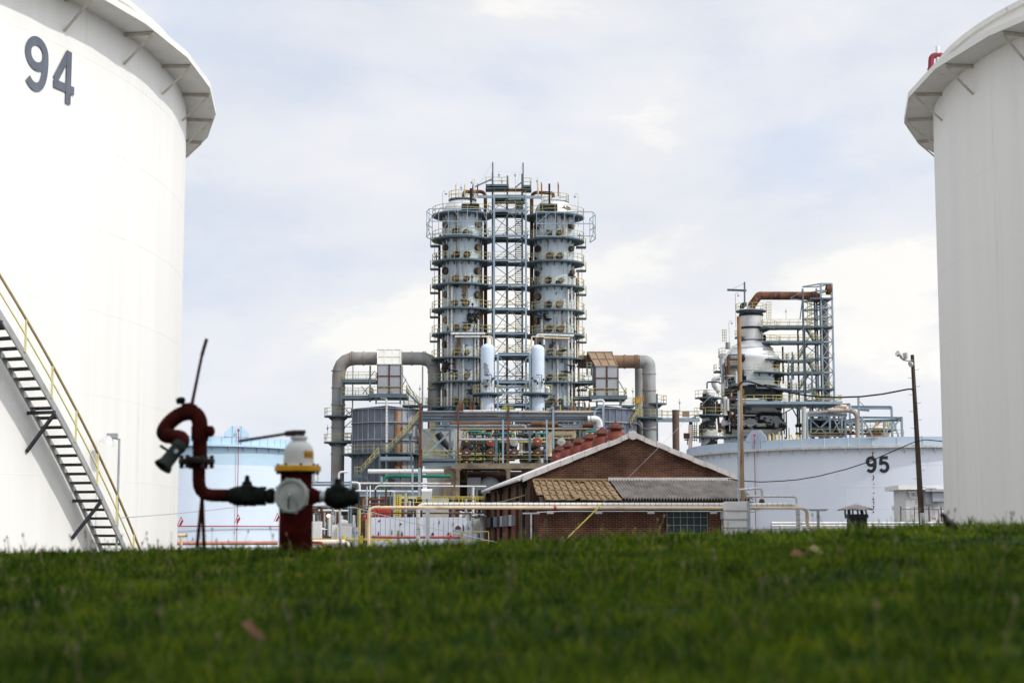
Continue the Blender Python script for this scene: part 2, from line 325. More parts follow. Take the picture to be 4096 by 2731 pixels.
feath = mat('black_feathers', (.003,.003,.0045), .5, var=.3, vs=20)
breast = mat('brown_breast_feathers', (.05,.022,.012), .7)
beakm = mat('orange_beak', (.30,.10,.03), .5)
greenbot = mat('yellow_green_plant_paint', (.25,.26,.08), .7, var=.3, vs=1, rust=.35, rustc=(.1,.06,.03))
gravel = mat('grey_gravel', (.13,.125,.115), .95, var=.3, vs=1.5, bump=.4)
soil = mat('dark_turf_soil', (.014,.034,.006), 1, var=.4, vs=2)
concgd = mat('dim_brick_wall', (.10,.065,.05), .9, var=.3, vs=1)
def brickmat(name, c1, c2, mort, sx=1, rot=0, msize=.012, bump=.25):
    m = bpy.data.materials.new(name); m.use_nodes = True; t = m.node_tree; n = t.nodes; l = t.links; b = n['Principled BSDF']; b.inputs['Roughness'].default_value = .95; b.inputs['Specular IOR Level'].default_value = .06
    tcn = n.new('ShaderNodeTexCoord'); sp = n.new('ShaderNodeSeparateXYZ'); cb = n.new('ShaderNodeCombineXYZ'); l.new(tcn.outputs['Object'], sp.inputs[0])
    if rot: l.new(sp.outputs[1], cb.inputs[0])
    else: l.new(sp.outputs[0], cb.inputs[0])
    l.new(sp.outputs[2], cb.inputs[1])
    br = n.new('ShaderNodeTexBrick'); l.new(cb.outputs[0], br.inputs[0]); br.inputs['Scale'].default_value = 1; br.inputs['Mortar Size'].default_value = msize; br.inputs['Brick Width'].default_value = .32; br.inputs['Row Height'].default_value = .094
    br.inputs['Color1'].default_value = c1+(1,); br.inputs['Color2'].default_value = c2+(1,); br.inputs['Mortar'].default_value = mort+(1,); br.inputs['Bias'].default_value = -.2
    nz = n.new('ShaderNodeTexNoise'); nz.inputs['Scale'].default_value = .8; nz.inputs['Detail'].default_value = 8; l.new(tcn.outputs['Object'], nz.inputs[0])
    mr = n.new('ShaderNodeMapRange'); mr.inputs[1].default_value = .3; mr.inputs[2].default_value = .7; mr.inputs[3].default_value = .45; mr.inputs[4].default_value = 1.4; l.new(nz.outputs[0], mr.inputs[0])
    mm = n.new('ShaderNodeVectorMath'); mm.operation = 'SCALE'; l.new(br.outputs[0], mm.inputs[0]); l.new(mr.outputs[0], mm.inputs['Scale']); l.new(mm.outputs[0], b.inputs['Base Color'])
    bp = n.new('ShaderNodeBump'); bp.inputs['Strength'].default_value = bump; bp.inputs['Distance'].default_value = .01; bp.invert = True; l.new(br.outputs['Fac'], bp.inputs['Height']); l.new(bp.outputs[0], b.inputs['Normal'])
    return m
brick = brickmat('red_brown_brick', (.092,.036,.022), (.036,.017,.012), (.12,.09,.065))
brick_lo = brickmat('dark_red_brick', (.075,.022,.014), (.04,.013,.010), (.15,.11,.08))  # darker, redder brick with paler mortar than the gable
brick_s = brickmat('brown_brick', (.14,.08,.055), (.08,.042,.03), (.17,.13,.10), rot=1)
def corrmat():
    return mat('corrugated_asbestos', (.30,.28,.26), .9, var=.25, vs=1.5, rust=.3, rustc=(.13,.12,.11), rs=1.5, rz=1, rsoft=.15)
corr = corrmat()

tile = mat('tan_roof_tile', (.235,.165,.10), .85, var=.22, vs=1.2, rust=.25, rustc=(.15,.12,.08), rs=1.8, rz=1, rsoft=.15)
emit = bpy.data.materials.new('amber_lamp_glow'); emit.use_nodes = True; _b = emit.node_tree.nodes['Principled BSDF']; _b.inputs['Emission Color'].default_value = (1,.25,.05,1); _b.inputs['Emission Strength'].default_value = 3
# ------------------------------------------------------------------ ground and grass bank
m = MB(); m.add([(-900,-60,0),(900,-60,0),(900,2500,0),(-900,2500,0)], [(0,1,2,3)]); struct(m, 'ground', gravel)
CRX = [(-30,-.46),(-3.65,-.18),(-2.7,-.152),(-1.0,-.125),(0,-.095),(1.0,-.055),(2.2,-.005),(3.6,.032),(6,.09),(30,.45)]
CRY = 12.0
def bank_z(x, y):
    zc = np.interp(x, [c[0] for c in CRX], [c[1] for c in CRX])
    front = zc - .033*(CRY-y) - .0*y; back = zc - .012*(y-CRY)**2
    back = np.where(y > 16, zc-.19-.10*(y-16)*2.2, back)
    z = np.where(y < CRY, np.where(y > CRY-2.5, zc-.0066*(CRY-y)**2*2, zc-.0825-.033*(CRY-2.5-y)), back)
    bump = .026*np.sin(x*1.7+y*.9)*np.cos(y*1.3-x*.4)+.014*np.sin(x*4.1+1)*np.sin(y*3.3)+.008*np.sin(x*9.3+y*2)*np.sin(y*7.1-x*3)
    w = np.clip((13.5-y)/5, .25, 1)
    return np.maximum(EYE+z+bump*w, -.6)
xs = np.concatenate([np.linspace(-30,-7,24)[:-1], np.linspace(-7,7,141), np.linspace(7,30,24)[1:]]); ys = np.concatenate([np.linspace(-8,2,20)[:-1], np.linspace(2,26,200)])
XX, YY = np.meshgrid(xs, ys); ZZ = bank_z(XX, YY); nx = len(xs)
m = MB(); m.add(np.stack([XX.ravel(), YY.ravel(), ZZ.ravel()], 1).tolist(), [(j*nx+i, j*nx+i+1, (j+1)*nx+i+1, (j+1)*nx+i) for j in range(len(ys)-1) for i in range(nx-1)], 0, True)
struct(m, 'grass_bank', soil)
def blades(n, x0, x1, y0, y1, h0, h1, wd, lean, biasy=1.0):
    y = y0+(y1-y0)*rng.random(n)**biasy; half = np.maximum(.6, y*.335+.5); x = (rng.random(n)*2-1)*half
    x = np.clip(x, x0, x1); z = bank_z(x, y)-.01
    cl = .5+.5*np.sin(x*2.3+y*1.1)*np.sin(y*2.9-x*.7); cl2 = .5+.5*np.sin(x*7.3-y*5.1+2)*np.sin(y*9.9+x*3.7)
    h = (h0+(h1-h0)*rng.random(n)**2)*(.45+.6*cl+.45*cl2); a = rng.random(n)*2*pi; w = wd*(.6+.8*rng.random(n))*(.8+y/14)
    h = np.where((x > 2.35) & (x < 3.15) & (y > 8.6) & (y < 11.1), h*.68, h); la = rng.random(n)*2*pi; ln = lean*h*rng.random(n); dx, dy = np.cos(la)*ln, np.sin(la)*ln; wx, wy = np.cos(a)*w/2, np.sin(a)*w/2
    V = np.empty((n, 5, 3)); 
    V[:,0] = np.stack([x-wx, y-wy, z], 1); V[:,1] = np.stack([x+wx, y+wy, z], 1)
    V[:,2] = np.stack([x+wx*.8+dx*.35, y+wy*.8+dy*.35, z+h*.6], 1); V[:,3] = np.stack([x-wx*.8+dx*.35, y-wy*.8+dy*.35, z+h*.6], 1); V[:,4] = np.stack([x+dx, y+dy, z+h], 1)
    return V
def grassmat(name, ramp, straw):
    gm = bpy.data.materials.new(name); gm.use_nodes = True; t = gm.node_tree; n = t.nodes; l = t.links; b = n['Principled BSDF']; b.inputs['Roughness'].default_value = .6; b.inputs['Specular IOR Level'].default_value = .08
    g = n.new('ShaderNodeNewGeometry'); nz = n.new('ShaderNodeTexNoise'); nz.inputs['Scale'].default_value = 2.2; nz.inputs['Detail'].default_value = 6; nz.inputs['Roughness'].default_value = .7; l.new(g.outputs['Position'], nz.inputs[0])
    ad = n.new('ShaderNodeMath'); ad.operation = 'MULTIPLY_ADD'; ad.inputs[1].default_value = .30; l.new(g.outputs['Random Per Island'], ad.inputs[0]); l.new(nz.outputs[0], ad.inputs[2])
    r = n.new('ShaderNodeValToRGB'); e0, e1 = r.color_ramp.elements; e0.position = .46; e0.color = ramp[0]+(1,); e1.position = .90; e1.color = ramp[2]+(1,); e2 = r.color_ramp.elements.new(.66); e2.color = ramp[1]+(1,)
    l.new(ad.outputs[0], r.inputs[0]); 
    gt = n.new('ShaderNodeMath'); gt.operation = 'GREATER_THAN'; gt.inputs[1].default_value = 1-straw; l.new(g.outputs['Random Per Island'], gt.inputs[0])
    mm = n.new('ShaderNodeMix'); mm.data_type = 'RGBA'; l.new(gt.outputs[0], mm.inputs['Factor']); l.new(r.outputs[0], mm.inputs['A']); mm.inputs['B'].default_value = (.16,.13,.055,1); l.new(mm.outputs['Result'], b.inputs['Base Color'])
    tr = n.new('ShaderNodeBsdfTranslucent'); l.new(mm.outputs['Result'], tr.inputs[0]); ms = n.new('ShaderNodeMixShader'); ms.inputs[0].default_value = .38
    l.new(b.outputs[0], ms.inputs[1]); l.new(tr.outputs[0], ms.inputs[2]); l.new(ms.outputs[0], n['Material Output'].inputs[0]); return gm
gmat = grassmat('meadow_grass', ((.010,.026,.004), (.052,.104,.006), (.22,.255,.012)), .035)
def npmesh(name, V, faces_per, material, label=None, cat=None, kind='stuff'):
    n = V.shape[0]; k = V.shape[1]; me = bpy.data.meshes.new(name); vv = V.reshape(-1, 3); me.vertices.add(len(vv)); me.vertices.foreach_set('co', vv.ravel())
    base = (np.arange(n)*k)[:, None]; loops = np.concatenate([base+np.array(sum(faces_per, ()))[None, :]], 1).ravel(); sizes = [len(f) for f in faces_per]
    tot = np.tile(sizes, n); st = np.concatenate([[0], np.cumsum(tot)[:-1]]); me.loops.add(len(loops)); me.loops.foreach_set('vertex_index', loops.astype(np.int32))
    me.polygons.add(len(tot)); me.polygons.foreach_set('loop_start', st.astype(np.int32)); me.polygons.foreach_set('loop_total', tot.astype(np.int32))
    me.materials.append(material); me.update(calc_edges=True); me.validate(); ob = bpy.data.objects.new(name, me); COL.objects.link(ob)
    if label: ob['label'] = label; ob['category'] = cat
    if kind: ob['kind'] = kind
    return ob
BF = [(0,1,2,3), (3,2,4)]
V = np.concatenate([blades(160000, -7, 7, 2.2, 13.2, .025, .07, .006, 1.3, 1.0), blades(90000, -7, 7, 8.0, 14.5, .02, .06, .008, 1.3, 1.0), blades(7000, -7, 7, 3.0, 13.8, .05, .12, .005, .9), blades(9000, -7, 7, 10.5, 13.5, .05, .11, .009, 1.0)])
npmesh('grass', V, BF, gmat, 'dark green grass covering the bank in the foreground', 'grass')
# thin seed stalks
m = MB()
for i in range(230):
    y = 4+9.2*random.random()**.7; x = (random.random()*2-1)*(y*.31+.2); z = float(bank_z(np.array(x), np.array(y))); h = random.uniform(.08,.19)
    dx = random.uniform(-.05,.05); q = Vector((x, y, z)); m.tube([q, q+Vector((dx*.4, 0, h*.6)), q+Vector((dx, 0, h))], .0016, 4)
    if random.random() < .6: m.axis(q+Vector((dx, 0, h)), q+Vector((dx*1.1, 0, h+.03)), [(0,.001),(.008,.006),(.02,.005),(.03,.001)], 6)
straw = mat('dry_stalk', (.16,.14,.07), .8, var=.4, vs=5)
o = top(m, 'seed_stalks', straw, 'thin dry seed stalks standing up among the grass', 'stalks', kind='stuff')
dand = mat('yellow_flower', (.55,.45,.02), .6)
for i, (px, py, Y, lb) in enumerate([(2450, 2275, 9.5, 'small yellow flower in the grass below the brick building gable'), (1192, 2325, 7.6, 'small yellow flower in the grass below the hydrant'), (1165, 2248, 9.4, 'tiny yellow flower in the grass at the foot of the hydrant bank')]):
    q = P(px, py, Y); m = MB(); z = float(bank_z(np.array(q.x), np.array(Y)))
    t = thing('flower', lb, 'flower', (q.x, Y, z)); s = MB(); s.tube([(q.x, Y, z-.01), (q.x, Y, z+.075)], .0015, 5); s.build('stem', gmat, t)
    for k in range(14):
        a = k*2*pi/14; m.add([(q.x, Y, z+.075), (q.x+.016*math.cos(a-.2), Y+.016*math.sin(a-.2), z+.084), (q.x+.016*math.cos(a+.2), Y+.016*math.sin(a+.2), z+.084)], [(0,1,2)])
    m.build('petals', dand, t)
leafm = mat('dead_leaf', (.17,.085,.05), .8, var=.3, vs=20); strawl = mat('straw_leaf', (.22,.20,.09), .8, var=.3, vs=20)
def leaf(px, py, Y, L, ang, mt, lb):
    q = P(px, py, Y); z = float(bank_z(np.array(q.x), np.array(Y)))+.05; m = MB(); n = 7; top_, bot = [], []
    for i in range(n):
        t = i/(n-1); w = L*.28*math.sin(pi*min(1, t*1.02))**.8*(1-.3*t)+.001; c = Vector((q.x+(t-.5)*L*math.cos(ang), Y, z+(t-.5)*L*math.sin(ang)+.01*math.sin(t*6)))
        top_.append(c+Vector((0, .6*w, .8*w))); bot.append(c-Vector((0, .6*w, .8*w))); 
    vs = top_+bot+[v+Vector((0,.002,-.002)) for v in top_+bot]
    fs = [(i, i+1, n+i+1, n+i) for i in range(n-1)]; m.add(vs, fs+[(a+2*n, d+2*n, c+2*n, b+2*n) for a, b, c, d in fs])
    top(m, 'fallen_leaf', mt, lb, 'leaf')
leaf(1015, 2535, 5.2, .085, -.45, leafm, 'curled reddish brown leaf lying low in the left foreground grass')
leaf(3275, 2205, 9.3, .11, -.3, strawl, 'pale straw coloured leaf in the grass near the chimney')
leaf(3195, 2215, 9.2, .10, .15, leafm, 'brown dead leaf in the grass left of the pale straw leaf')
# ------------------------------------------------------------------ big white tanks
def big_tank(cx, cy, R, zseam, ztop, zg, wg, nseg, phase, a0, a1, label, cat='storage tank'):
    t = thing('storage_tank', label, cat, (cx, cy, 0)); n = 160
    m = MB(); prof = [(R, 0)]; z = zseam
    while z < ztop-.3: prof += [(R, z-.006), (R+.003, z-.004), (R+.003, z+.004), (R, z+.006)]; z += 2.44
    prof += [(R, ztop)]; m.lathe((cx, cy, 0), prof, n); m.build('shell', white_tank, t)
    m = MB(); m.lathe((cx, cy, 0), [(R+.12, ztop-.1), (R+.14, ztop+.06), (R-.1, ztop+.10), (R*.5, ztop+1.4), (.01, ztop+2.0)], n); m.lathe((cx, cy, 0), [(R+.12, ztop-.1), (R-.02, ztop-.1)], n); m.build('roof', white_trim, t)
    dA = 2*pi/nseg; g = MB(); Ro = R+wg
    pts = [(cx+Ro*math.cos(phase+k*dA), cy+Ro*math.sin(phase+k*dA)) for k in range(nseg)]
    for k in range(nseg):
        p, q = pts[k], pts[(k+1) % nseg]; sub = 6; a = phase+k*dA
        inn = [(cx+(R-.02)*math.cos(a+dA*j/sub), cy+(R-.02)*math.sin(a+dA*j/sub)) for j in range(sub+1)]
        out = [(p[0]+(q[0]-p[0])*j/sub, p[1]+(q[1]-p[1])*j/sub) for j in range(sub+1)]
        vs = [(x, y, zg) for x, y in inn]+[(x, y, zg) for x, y in out]+[(x, y, zg+.012) for x, y in inn]+[(x, y, zg+.012) for x, y in out]; L = sub+1
        g.add(vs, [(j, L+j, L+j+1, j+1) for j in range(sub)]+[(2*L+j, 2*L+j+1, 3*L+j+1, 3*L+j) for j in range(sub)])
        g.bar((p[0], p[1], zg+.09), (q[0], q[1], zg+.09), .03, .20)
    g.build('wind_girder', white_trim, t)
    for k in range(nseg):
        a = phase+k*dA; aa = (a+pi) % (2*pi)-pi
        lo, hi = (a0, a1)
        if not (lo <= (aa if lo >= -pi and hi <= pi else a % (2*pi)) <= hi): continue
        a += .03; b = MB(); d = Vector((math.cos(a), math.sin(a), 0)); c = Vector((cx, cy, 0)); b.bar(c+d*R+Vector((0,0,zg-.06)), c+d*(Ro-.10)+Vector((0,0,zg-.06)), .07, .10)
        b.bar(c+d*(R+.02)+Vector((0,0,zg-.98)), c+d*(Ro-.12)+Vector((0,0,zg-.10)), .06, .06); b.build('bracket', bracket_m, t)
    return t
TL = (-37.44, 55.37, 26.05); TR = (33.01, 55.61, 18.28); r_ = math.radians
tankL = big_tank(*TL, 1.64+EYE, 17.85, 16.88, 1.03, 46, r_(-4.95), r_(-50), r_(50), 'huge white storage tank with slate number 94 and a spiral stair')
tankR = big_tank(*TR, 1.668+EYE, 17.75, 16.7, 1.03, 33, r_(174.8), r_(115), r_(250), 'huge white storage tank in shade at the right edge of the photo')
def cyl_number(body, cx, cy, R, aL, aR, zb, zt, mt, parent, stroke):
    uv, fs = digits(body, (aR-aL)*R, zt-zb, stroke); m = MB()
    for f in fs:
        g = f[4]; off = .008+.003*g; vs = [Vector((cx+(R+off)*math.cos(aL+uv[i][0]/R), cy+(R+off)*math.sin(aL+uv[i][0]/R), zb+uv[i][1])) for i in f[:4]]; m.add(vs, [(0,1,2,3)])
    return m.build('number', mt, parent)
cyl_number('94', *TL[:2], TL[2]+.02, r_(-22.74), r_(-17.65), 13.83, 15.37, num_grey, tankL, .25)
# added tank, unseen behind and right of the camera, placed to shade hydrant and bank
tankShade = big_tank(13.3, -4.9, 8.0, 3.2, 24.0, 23.2, .8, 20, 0, r_(100), r_(180), 'tall white storage tank added unseen behind the camera to shade the bank')
# stair on the left tank
st = thing('spiral_stair', 'galvanised spiral stair with yellow handrail climbing the white tank marked 94', 'stair', (TL[0]+TL[2]*math.cos(r_(-15)), TL[1]+TL[2]*math.sin(r_(-15)), 0))
def sp(a, r, dz=0): return Vector((TL[0]+r*math.cos(r_(a)), TL[1]+r*math.sin(r_(a)), 7.31-.4614*(a+26.25)+dz))
Ro_, Ri_ = TL[2]+.9, TL[2]+.16; aa = [-33+i*.5 for i in range(47)]; aend = -10.6
def stringer(r, name, mt, h=.24):
    m = MB()
    for a, b in zip(aa, aa[1:]):
        p, q = sp(a, r), sp(b, r); m.add([p+Vector((0,0,-h/2)), q+Vector((0,0,-h/2)), q+Vector((0,0,h/2)), p+Vector((0,0,h/2))], [(0,1,2,3)], 0, False)
        d = Vector((math.cos(r_(a)), math.sin(r_(a)), 0))*.05; p2, q2 = p-d, q-d
        m.add([p+Vector((0,0,-h/2)), q+Vector((0,0,-h/2)), q2+Vector((0,0,-h/2)), p2+Vector((0,0,-h/2)), p+Vector((0,0,h/2)), q+Vector((0,0,h/2)), q2+Vector((0,0,h/2)), p2+Vector((0,0,h/2))], [(0,3,2,1), (4,5,6,7), (3,7,6,2)])
    m.build(name, mt, st)
stringer(Ro_, 'stringer', stairm); stringer(Ri_, 'stringer', stairm, .2)
a = -33.0
while a < aend:
    p, q = sp(a, Ri_+.02), sp(a, Ro_-.05); m = MB(); tdir = Vector((-math.sin(r_(a)), math.cos(r_(a)), 0)); m.bar(p-tdir*.0, q-tdir*.0, .22, .035); m.bar(p+tdir*.10+Vector((0,0,-.03)), q+tdir*.10+Vector((0,0,-.03)), .02, .05); m.build('tread', stairu, st); a += .53
for k, a in enumerate((-30.6, -26.1, -21.35, -16.3, -11.9)):
    m = MB(); p = sp(a, Ro_+.0, -.14); q = sp(a, Ri_-.14, -.14); m.bar(p, q, .09, .09); m.bar(p-Vector((0,0,.03)), Vector((TL[0]+(TL[2]+.02)*math.cos(r_(a)), TL[1]+(TL[2]+.02)*math.sin(r_(a)), p.z-1.05)), .08, .08); m.build('support_bracket', stairu, st)
m = MB()
for a, b in zip(aa, aa[1:]): m.bar(sp(a, Ro_+.02, .92), sp(b, Ro_+.02, .92), .05)
m.build('handrail', railt, st)
m = MB()
for a, b in zip(aa, aa[1:]): m.bar(sp(a, Ro_+.02, .5), sp(b, Ro_+.02, .5), .035)
m.build('middle_rail', railp, st)
for a in [-31.5+2.44*i for i in range(9)]:
    m = MB(); p = sp(a, Ro_+.02, .06); m.bar(p, sp(a, Ro_+.02, .93), .05); m.build('rail_post', railp, st)
# lamp posts by the stair
def street_lamp(fn, x, ytop, ybot, Y, lb, arm=-1, sz=1.0, cat='lamp post'):
    p = fn(x, ytop, Y); X = p.x; zb = 0; t = thing('lamp_post', lb, cat, (X, Y, zb)); m = MB(); m.tube([(X, Y, zb), (X, Y, p.z)], .035*sz, 8); m.build('pole', gal, t)
    m = MB(); m.tube([(X, Y, p.z-.02), (X+arm*.28*sz, Y-.03, p.z+.05*sz)], .03*sz, 6); m.box((X+arm*.2*sz, Y-.03, p.z+.08*sz), (.3*sz, .16*sz, .14*sz)); m.build('lamp_arm', gal, t)
    m = MB(); M = Matrix.Rotation(r_(18)*-arm, 3, 'Y'); m.lathe((X+arm*.30*sz, Y-.05, p.z-.02*sz), [(.06*sz,.1*sz),(.12*sz,.04*sz),(.24*sz,-.14*sz),(.235*sz,-.145*sz),(.10*sz,.02*sz),(.02*sz,.03*sz)], 20, M=M); m.build('lamp_shade', galw, t); return t
street_lamp(rS, 599, 945, 1400, 49, 'small floodlight on a thin grey post beside the spiral stair')
# guy wire with red ribbons from left
def ribbon(q, lb):
    m = MB()
    for sgn in (-1, 1):
        pts = [q+Vector((0,0,.02)), q+Vector((sgn*.04, sgn*.02, -.08)), q+Vector((sgn*.03-.07, sgn*.03, -.24))]
        for a, b in zip(pts, pts[1:]): m.bar(a, b, .012, .06)
    top(m, 'ribbon', redb, lb, 'ribbon')
def cable(pts, sag, r, lb, mt=None, name='cable', cat='cable', n=24):
    m = MB(); pts = [Vector(p) for p in pts]; out = []
    for i, (a, b) in enumerate(zip(pts, pts[1:])):
        for k in range(n+(i == len(pts)-2)):
            t = k/n; out.append(a.lerp(b, t)-Vector((0,0,4*sag*t*(1-t))))
    m.tube(out, r, 6); return top(m, name, mt or wire, lb, cat)
w0 = rS(600, 1342, 48.9); w1 = P(1420, 2029, 56); w2 = P(2000, 2170, 60)
cable([w0, P(1110, 1982+22, 53), w1, w2], .05, .012, 'grey guy wire with red ribbons strung from the lamp post beside tank 94', gal, 'guy_wire', 'wire')
for px, py, Y, lb in ((725, 2069, 50.5, 'red ribbon tied on the wire beside the white tank edge'), (953, 2060, 52, 'red ribbon tied on the wire in front of the light blue tank'), (1110, 2054, 53, 'red ribbon tied on the wire just left of the hydrant'), (1463, 2052, 56.5, 'red ribbon tied on the wire beside the cream pipe elbow'), (1800, 2130, 58.5, 'red ribbon tied low on the wire before the peeling white wall')):
    ribbon(P(px, py, Y), lb)
# ------------------------------------------------------------------ hydrant and fire monitor
HYY = 11.6; u_ = HYY/FPX/1.6505
hc = rH(1045, 1300, HYY); hx = hc.x; hz = lambda y: rH(1045, y, HYY).z
hyd = thing('fire_hydrant', 'dark red fire hydrant with grey white bonnet, amber flange and round front cap', 'fire hydrant', (hx, HYY, 1.3))
m = MB(); rb = 107*u_
m.lathe((hx, HYY, 0), [(rb*1.02, 1.2), (rb*1.02, hz(1180)), (rb*.98, hz(1080)), (rb*.97, hz(985)), (rb*1.1, hz(972)), (rb*1.12, hz(962))], 48)
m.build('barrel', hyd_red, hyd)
m = MB(); rf = 152*u_; m.lathe((hx+8*u_, HYY, 0), [(rb*.8, hz(968)), (rf*.97, hz(966)), (rf, hz(963)), (rf, hz(934)), (rf*.98, hz(929)), (rb*.8, hz(925))], 56); m.build('flange', hyd_yel, hyd)
m = MB()
for k in range(8):
    a = 2*pi*(k+.35)/8; c = (hx+8*u_+rf*.86*math.cos(a), HYY+rf*.86*math.sin(a)); m.tube([(c[0], c[1], hz(985)), (c[0], c[1], hz(966))], 11*u_, 6, smooth=False); m.tube([(c[0], c[1], hz(929)), (c[0], c[1], hz(916))], 10*u_, 6, smooth=False)
m.build('flange_bolts', valve_b, hyd)
bx = hx+13*u_; m = MB(); prof = [(110, 926), (100, 918), (98, 870), (97, 840), (92, 815), (82, 795), (68, 780), (52, 768), (44, 762), (44, 758), (54, 756), (56, 742), (52, 734), (30, 732), (.1, 732)]
m.lathe((bx, HYY, 0), [(r*u_, hz(y)) for r, y in prof], 48); m.build('bonnet', hyd_wht, hyd)
m = MB(); m.lathe((bx+5*u_, HYY, 0), [(26*u_, hz(732)), (26*u_, hz(712)), (22*u_, hz(708)), (.001, hz(706))], 5, smooth=False); m.build('operating_nut', hyd_wht, hyd)
wr = MB(); Yw = HYY-.004; a, b, c, d = rH(667, 766, Yw), rH(975, 718, Yw), rH(985, 716, Yw), rH(1110, 703, Yw); wr.tube([a, b], 10*u_, 10); wr.tube([b, c, rH(1035, 712, Yw), d], [16*u_, 19*u_, 21*u_, 11*u_], 12); wr.lathe((bx+5*u_, HYY, 0), [(34*u_, hz(728)), (34*u_, hz(700)), (24*u_, hz(698)), (.001, hz(698))], 14)
wr.build('wrench', mat('dark_wrench_iron', (.028,.014,.016), .5, var=.3, vs=10), hyd)
# sticker wrapped on the bonnet
m = MB(); rs_ = 98.5*u_; a0, a1 = r_(-62), r_(-5); ns = 10; z0, z1 = hz(888), hz(832)
vs = [(bx+rs_*math.cos(a0+(a1-a0)*i/ns), HYY+rs_*math.sin(a0+(a1-a0)*i/ns), z) for z in (z0, z1) for i in range(ns+1)]; m.add(vs, [(i, i+1, ns+2+i, ns+1+i) for i in range(ns)])
stk = m.build('sticker', hyd_yel, hyd)
uv, fs = lettering('H11', 1, 1, 0, .02); m = MB(); rt = rs_+.0012; m.add([(bx+rt*math.cos(a0+(a1-a0)*(.06+.88*u)), HYY+rt*math.sin(a0+(a1-a0)*(.06+.88*u)), z0+(z1-z0)*(.22+.56*v)) for u, v in uv], fs); m.build('sticker_lettering', num_black, stk)
# front steamer cap, turned a little to the left
cdir = Vector((-.22, -.97, 0)).normalized(); cc = rH(1008, 1125, HYY-.16); st0 = Vector((hx, HYY, cc.z)); R_ = 113*u_
m = MB(); m.axis(cc-cdir*.12, cc, [(-.03, R_*.72), (.06, R_*.72), (.07, R_*.86), (.1, R_*.86)], 36); m.build('pumper_outlet', hyd_red, hyd)
m = MB(); m.axis(cc-cdir*.045, cc+cdir*.02, [(0, R_*.9), (.002, R_), (.03, R_), (.038, R_*.93), (.038, R_*.80), (.030, R_*.78), (.034, R_*.3), (.038, .02), (.038, 0)], 40)
for k in range(8):
    a = 2*pi*k/8+.3; M = cdir.to_track_quat('Z', 'Y').to_matrix(); q = cc-cdir*.03+M@Vector((R_*1.0*math.cos(a), R_*1.0*math.sin(a), 0)); m.tube([q-cdir*.008, q+cdir*.014], .010, 6)
cap = m.build('pumper_cap', cap_grey, hyd)
m = MB(); q = cc+cdir*.022; m.tube([q, q+cdir*.03], .016, 5, smooth=False); m.build('cap_nut', cap_grey, cap)
m = MB(); q = rH(997, 1140, HYY-.20); m.tube([q, rH(996, 1215, HYY-.20)], .006, 6); m.build('cap_chain', mat('black_chain', (.02,.02,.02), .6), cap)
# right outlet with black valve
m = MB(); yv = 1132; m.axis(rH(1110, yv-5, HYY), rH(1205, yv, HYY), [(0, 52*u_), (35*u_, 60*u_), (60*u_, 52*u_), (88*u_, 38*u_), (92*u_, 44*u_), (97*u_, 44*u_)], 28); m.build('side_outlet', hyd_red, hyd)
m = MB(); m.axis(rH(1200, yv, HYY), rH(1245, yv, HYY), [(0, 0), (0, 36*u_), (44*u_, 36*u_), (44*u_, 0)], 24); m.build('nipple', gal, hyd)
m = MB(); A_ = rH(1240, yv, HYY); B_ = rH(1462, yv+8, HYY)
m.axis(A_, B_, [(0, 0), (0, 48*u_), (18*u_, 52*u_), (24*u_, 62*u_), (60*u_, 78*u_), (110*u_, 80*u_), (150*u_, 66*u_), (158*u_, 55*u_), (185*u_, 56*u_), (188*u_, 44*u_), (218*u_, 40*u_), (222*u_, 30*u_), (222*u_, 0)], 20)
m.lathe((rH(1335, 1, HYY).x, HYY, 0), [(50*u_, hz(1075)), (46*u_, hz(1058)), (26*u_, hz(1050)), (22*u_, hz(1030)), (17*u_, hz(1012)), (.001, hz(1010))], 16); m.box((rH(1335, 1, HYY).x, HYY, hz(1198)), (70*u_, 60*u_, 24*u_)); 
for (xc_, rr_, hw_) in ((1262, 62, 7), (1425, 62, 7)):
    a_, b_ = rH(xc_-hw_, yv, HYY), rH(xc_+hw_, yv, HYY); m.axis(a_, b_, [(0, 0), (0, rr_*u_), (2*hw_*u_, rr_*u_), (2*hw_*u_, 0)], 20)
    for k in range(6): q = Vector((0, math.cos(k*pi/3+.3)*rr_*.84*u_, math.sin(k*pi/3+.3)*rr_*.84*u_)); m.tube([a_+q-Vector((9*u_, 0, 0)), b_+q+Vector((9*u_, 0, 0))], 9*u_, 6, smooth=False)
m.box(rH(1335, 1085, HYY), (96*u_, 92*u_, 20*u_)); m.box(rH(1335, 1120, HYY), (84*u_, 150*u_, 90*u_)); m.build('gate_valve', valve_b, hyd)
m = MB()
for k in range(7):
    q = rH(1163+((k % 2)*5-2), 978+k*9, HYY-.02); m.axis(q, q+Vector((.0, 0, -9*u_)), [(0, 0), (2*u_, 5*u_), (7*u_, 5*u_), (9*u_, 0)], 6)
m.build('chain', valve_b, hyd)
mon = thing('fire_monitor', 'rusty red fire monitor with grey green nozzle standing left of the hydrant', 'fire monitor', rH(415, 1455, HYY)*1.0)
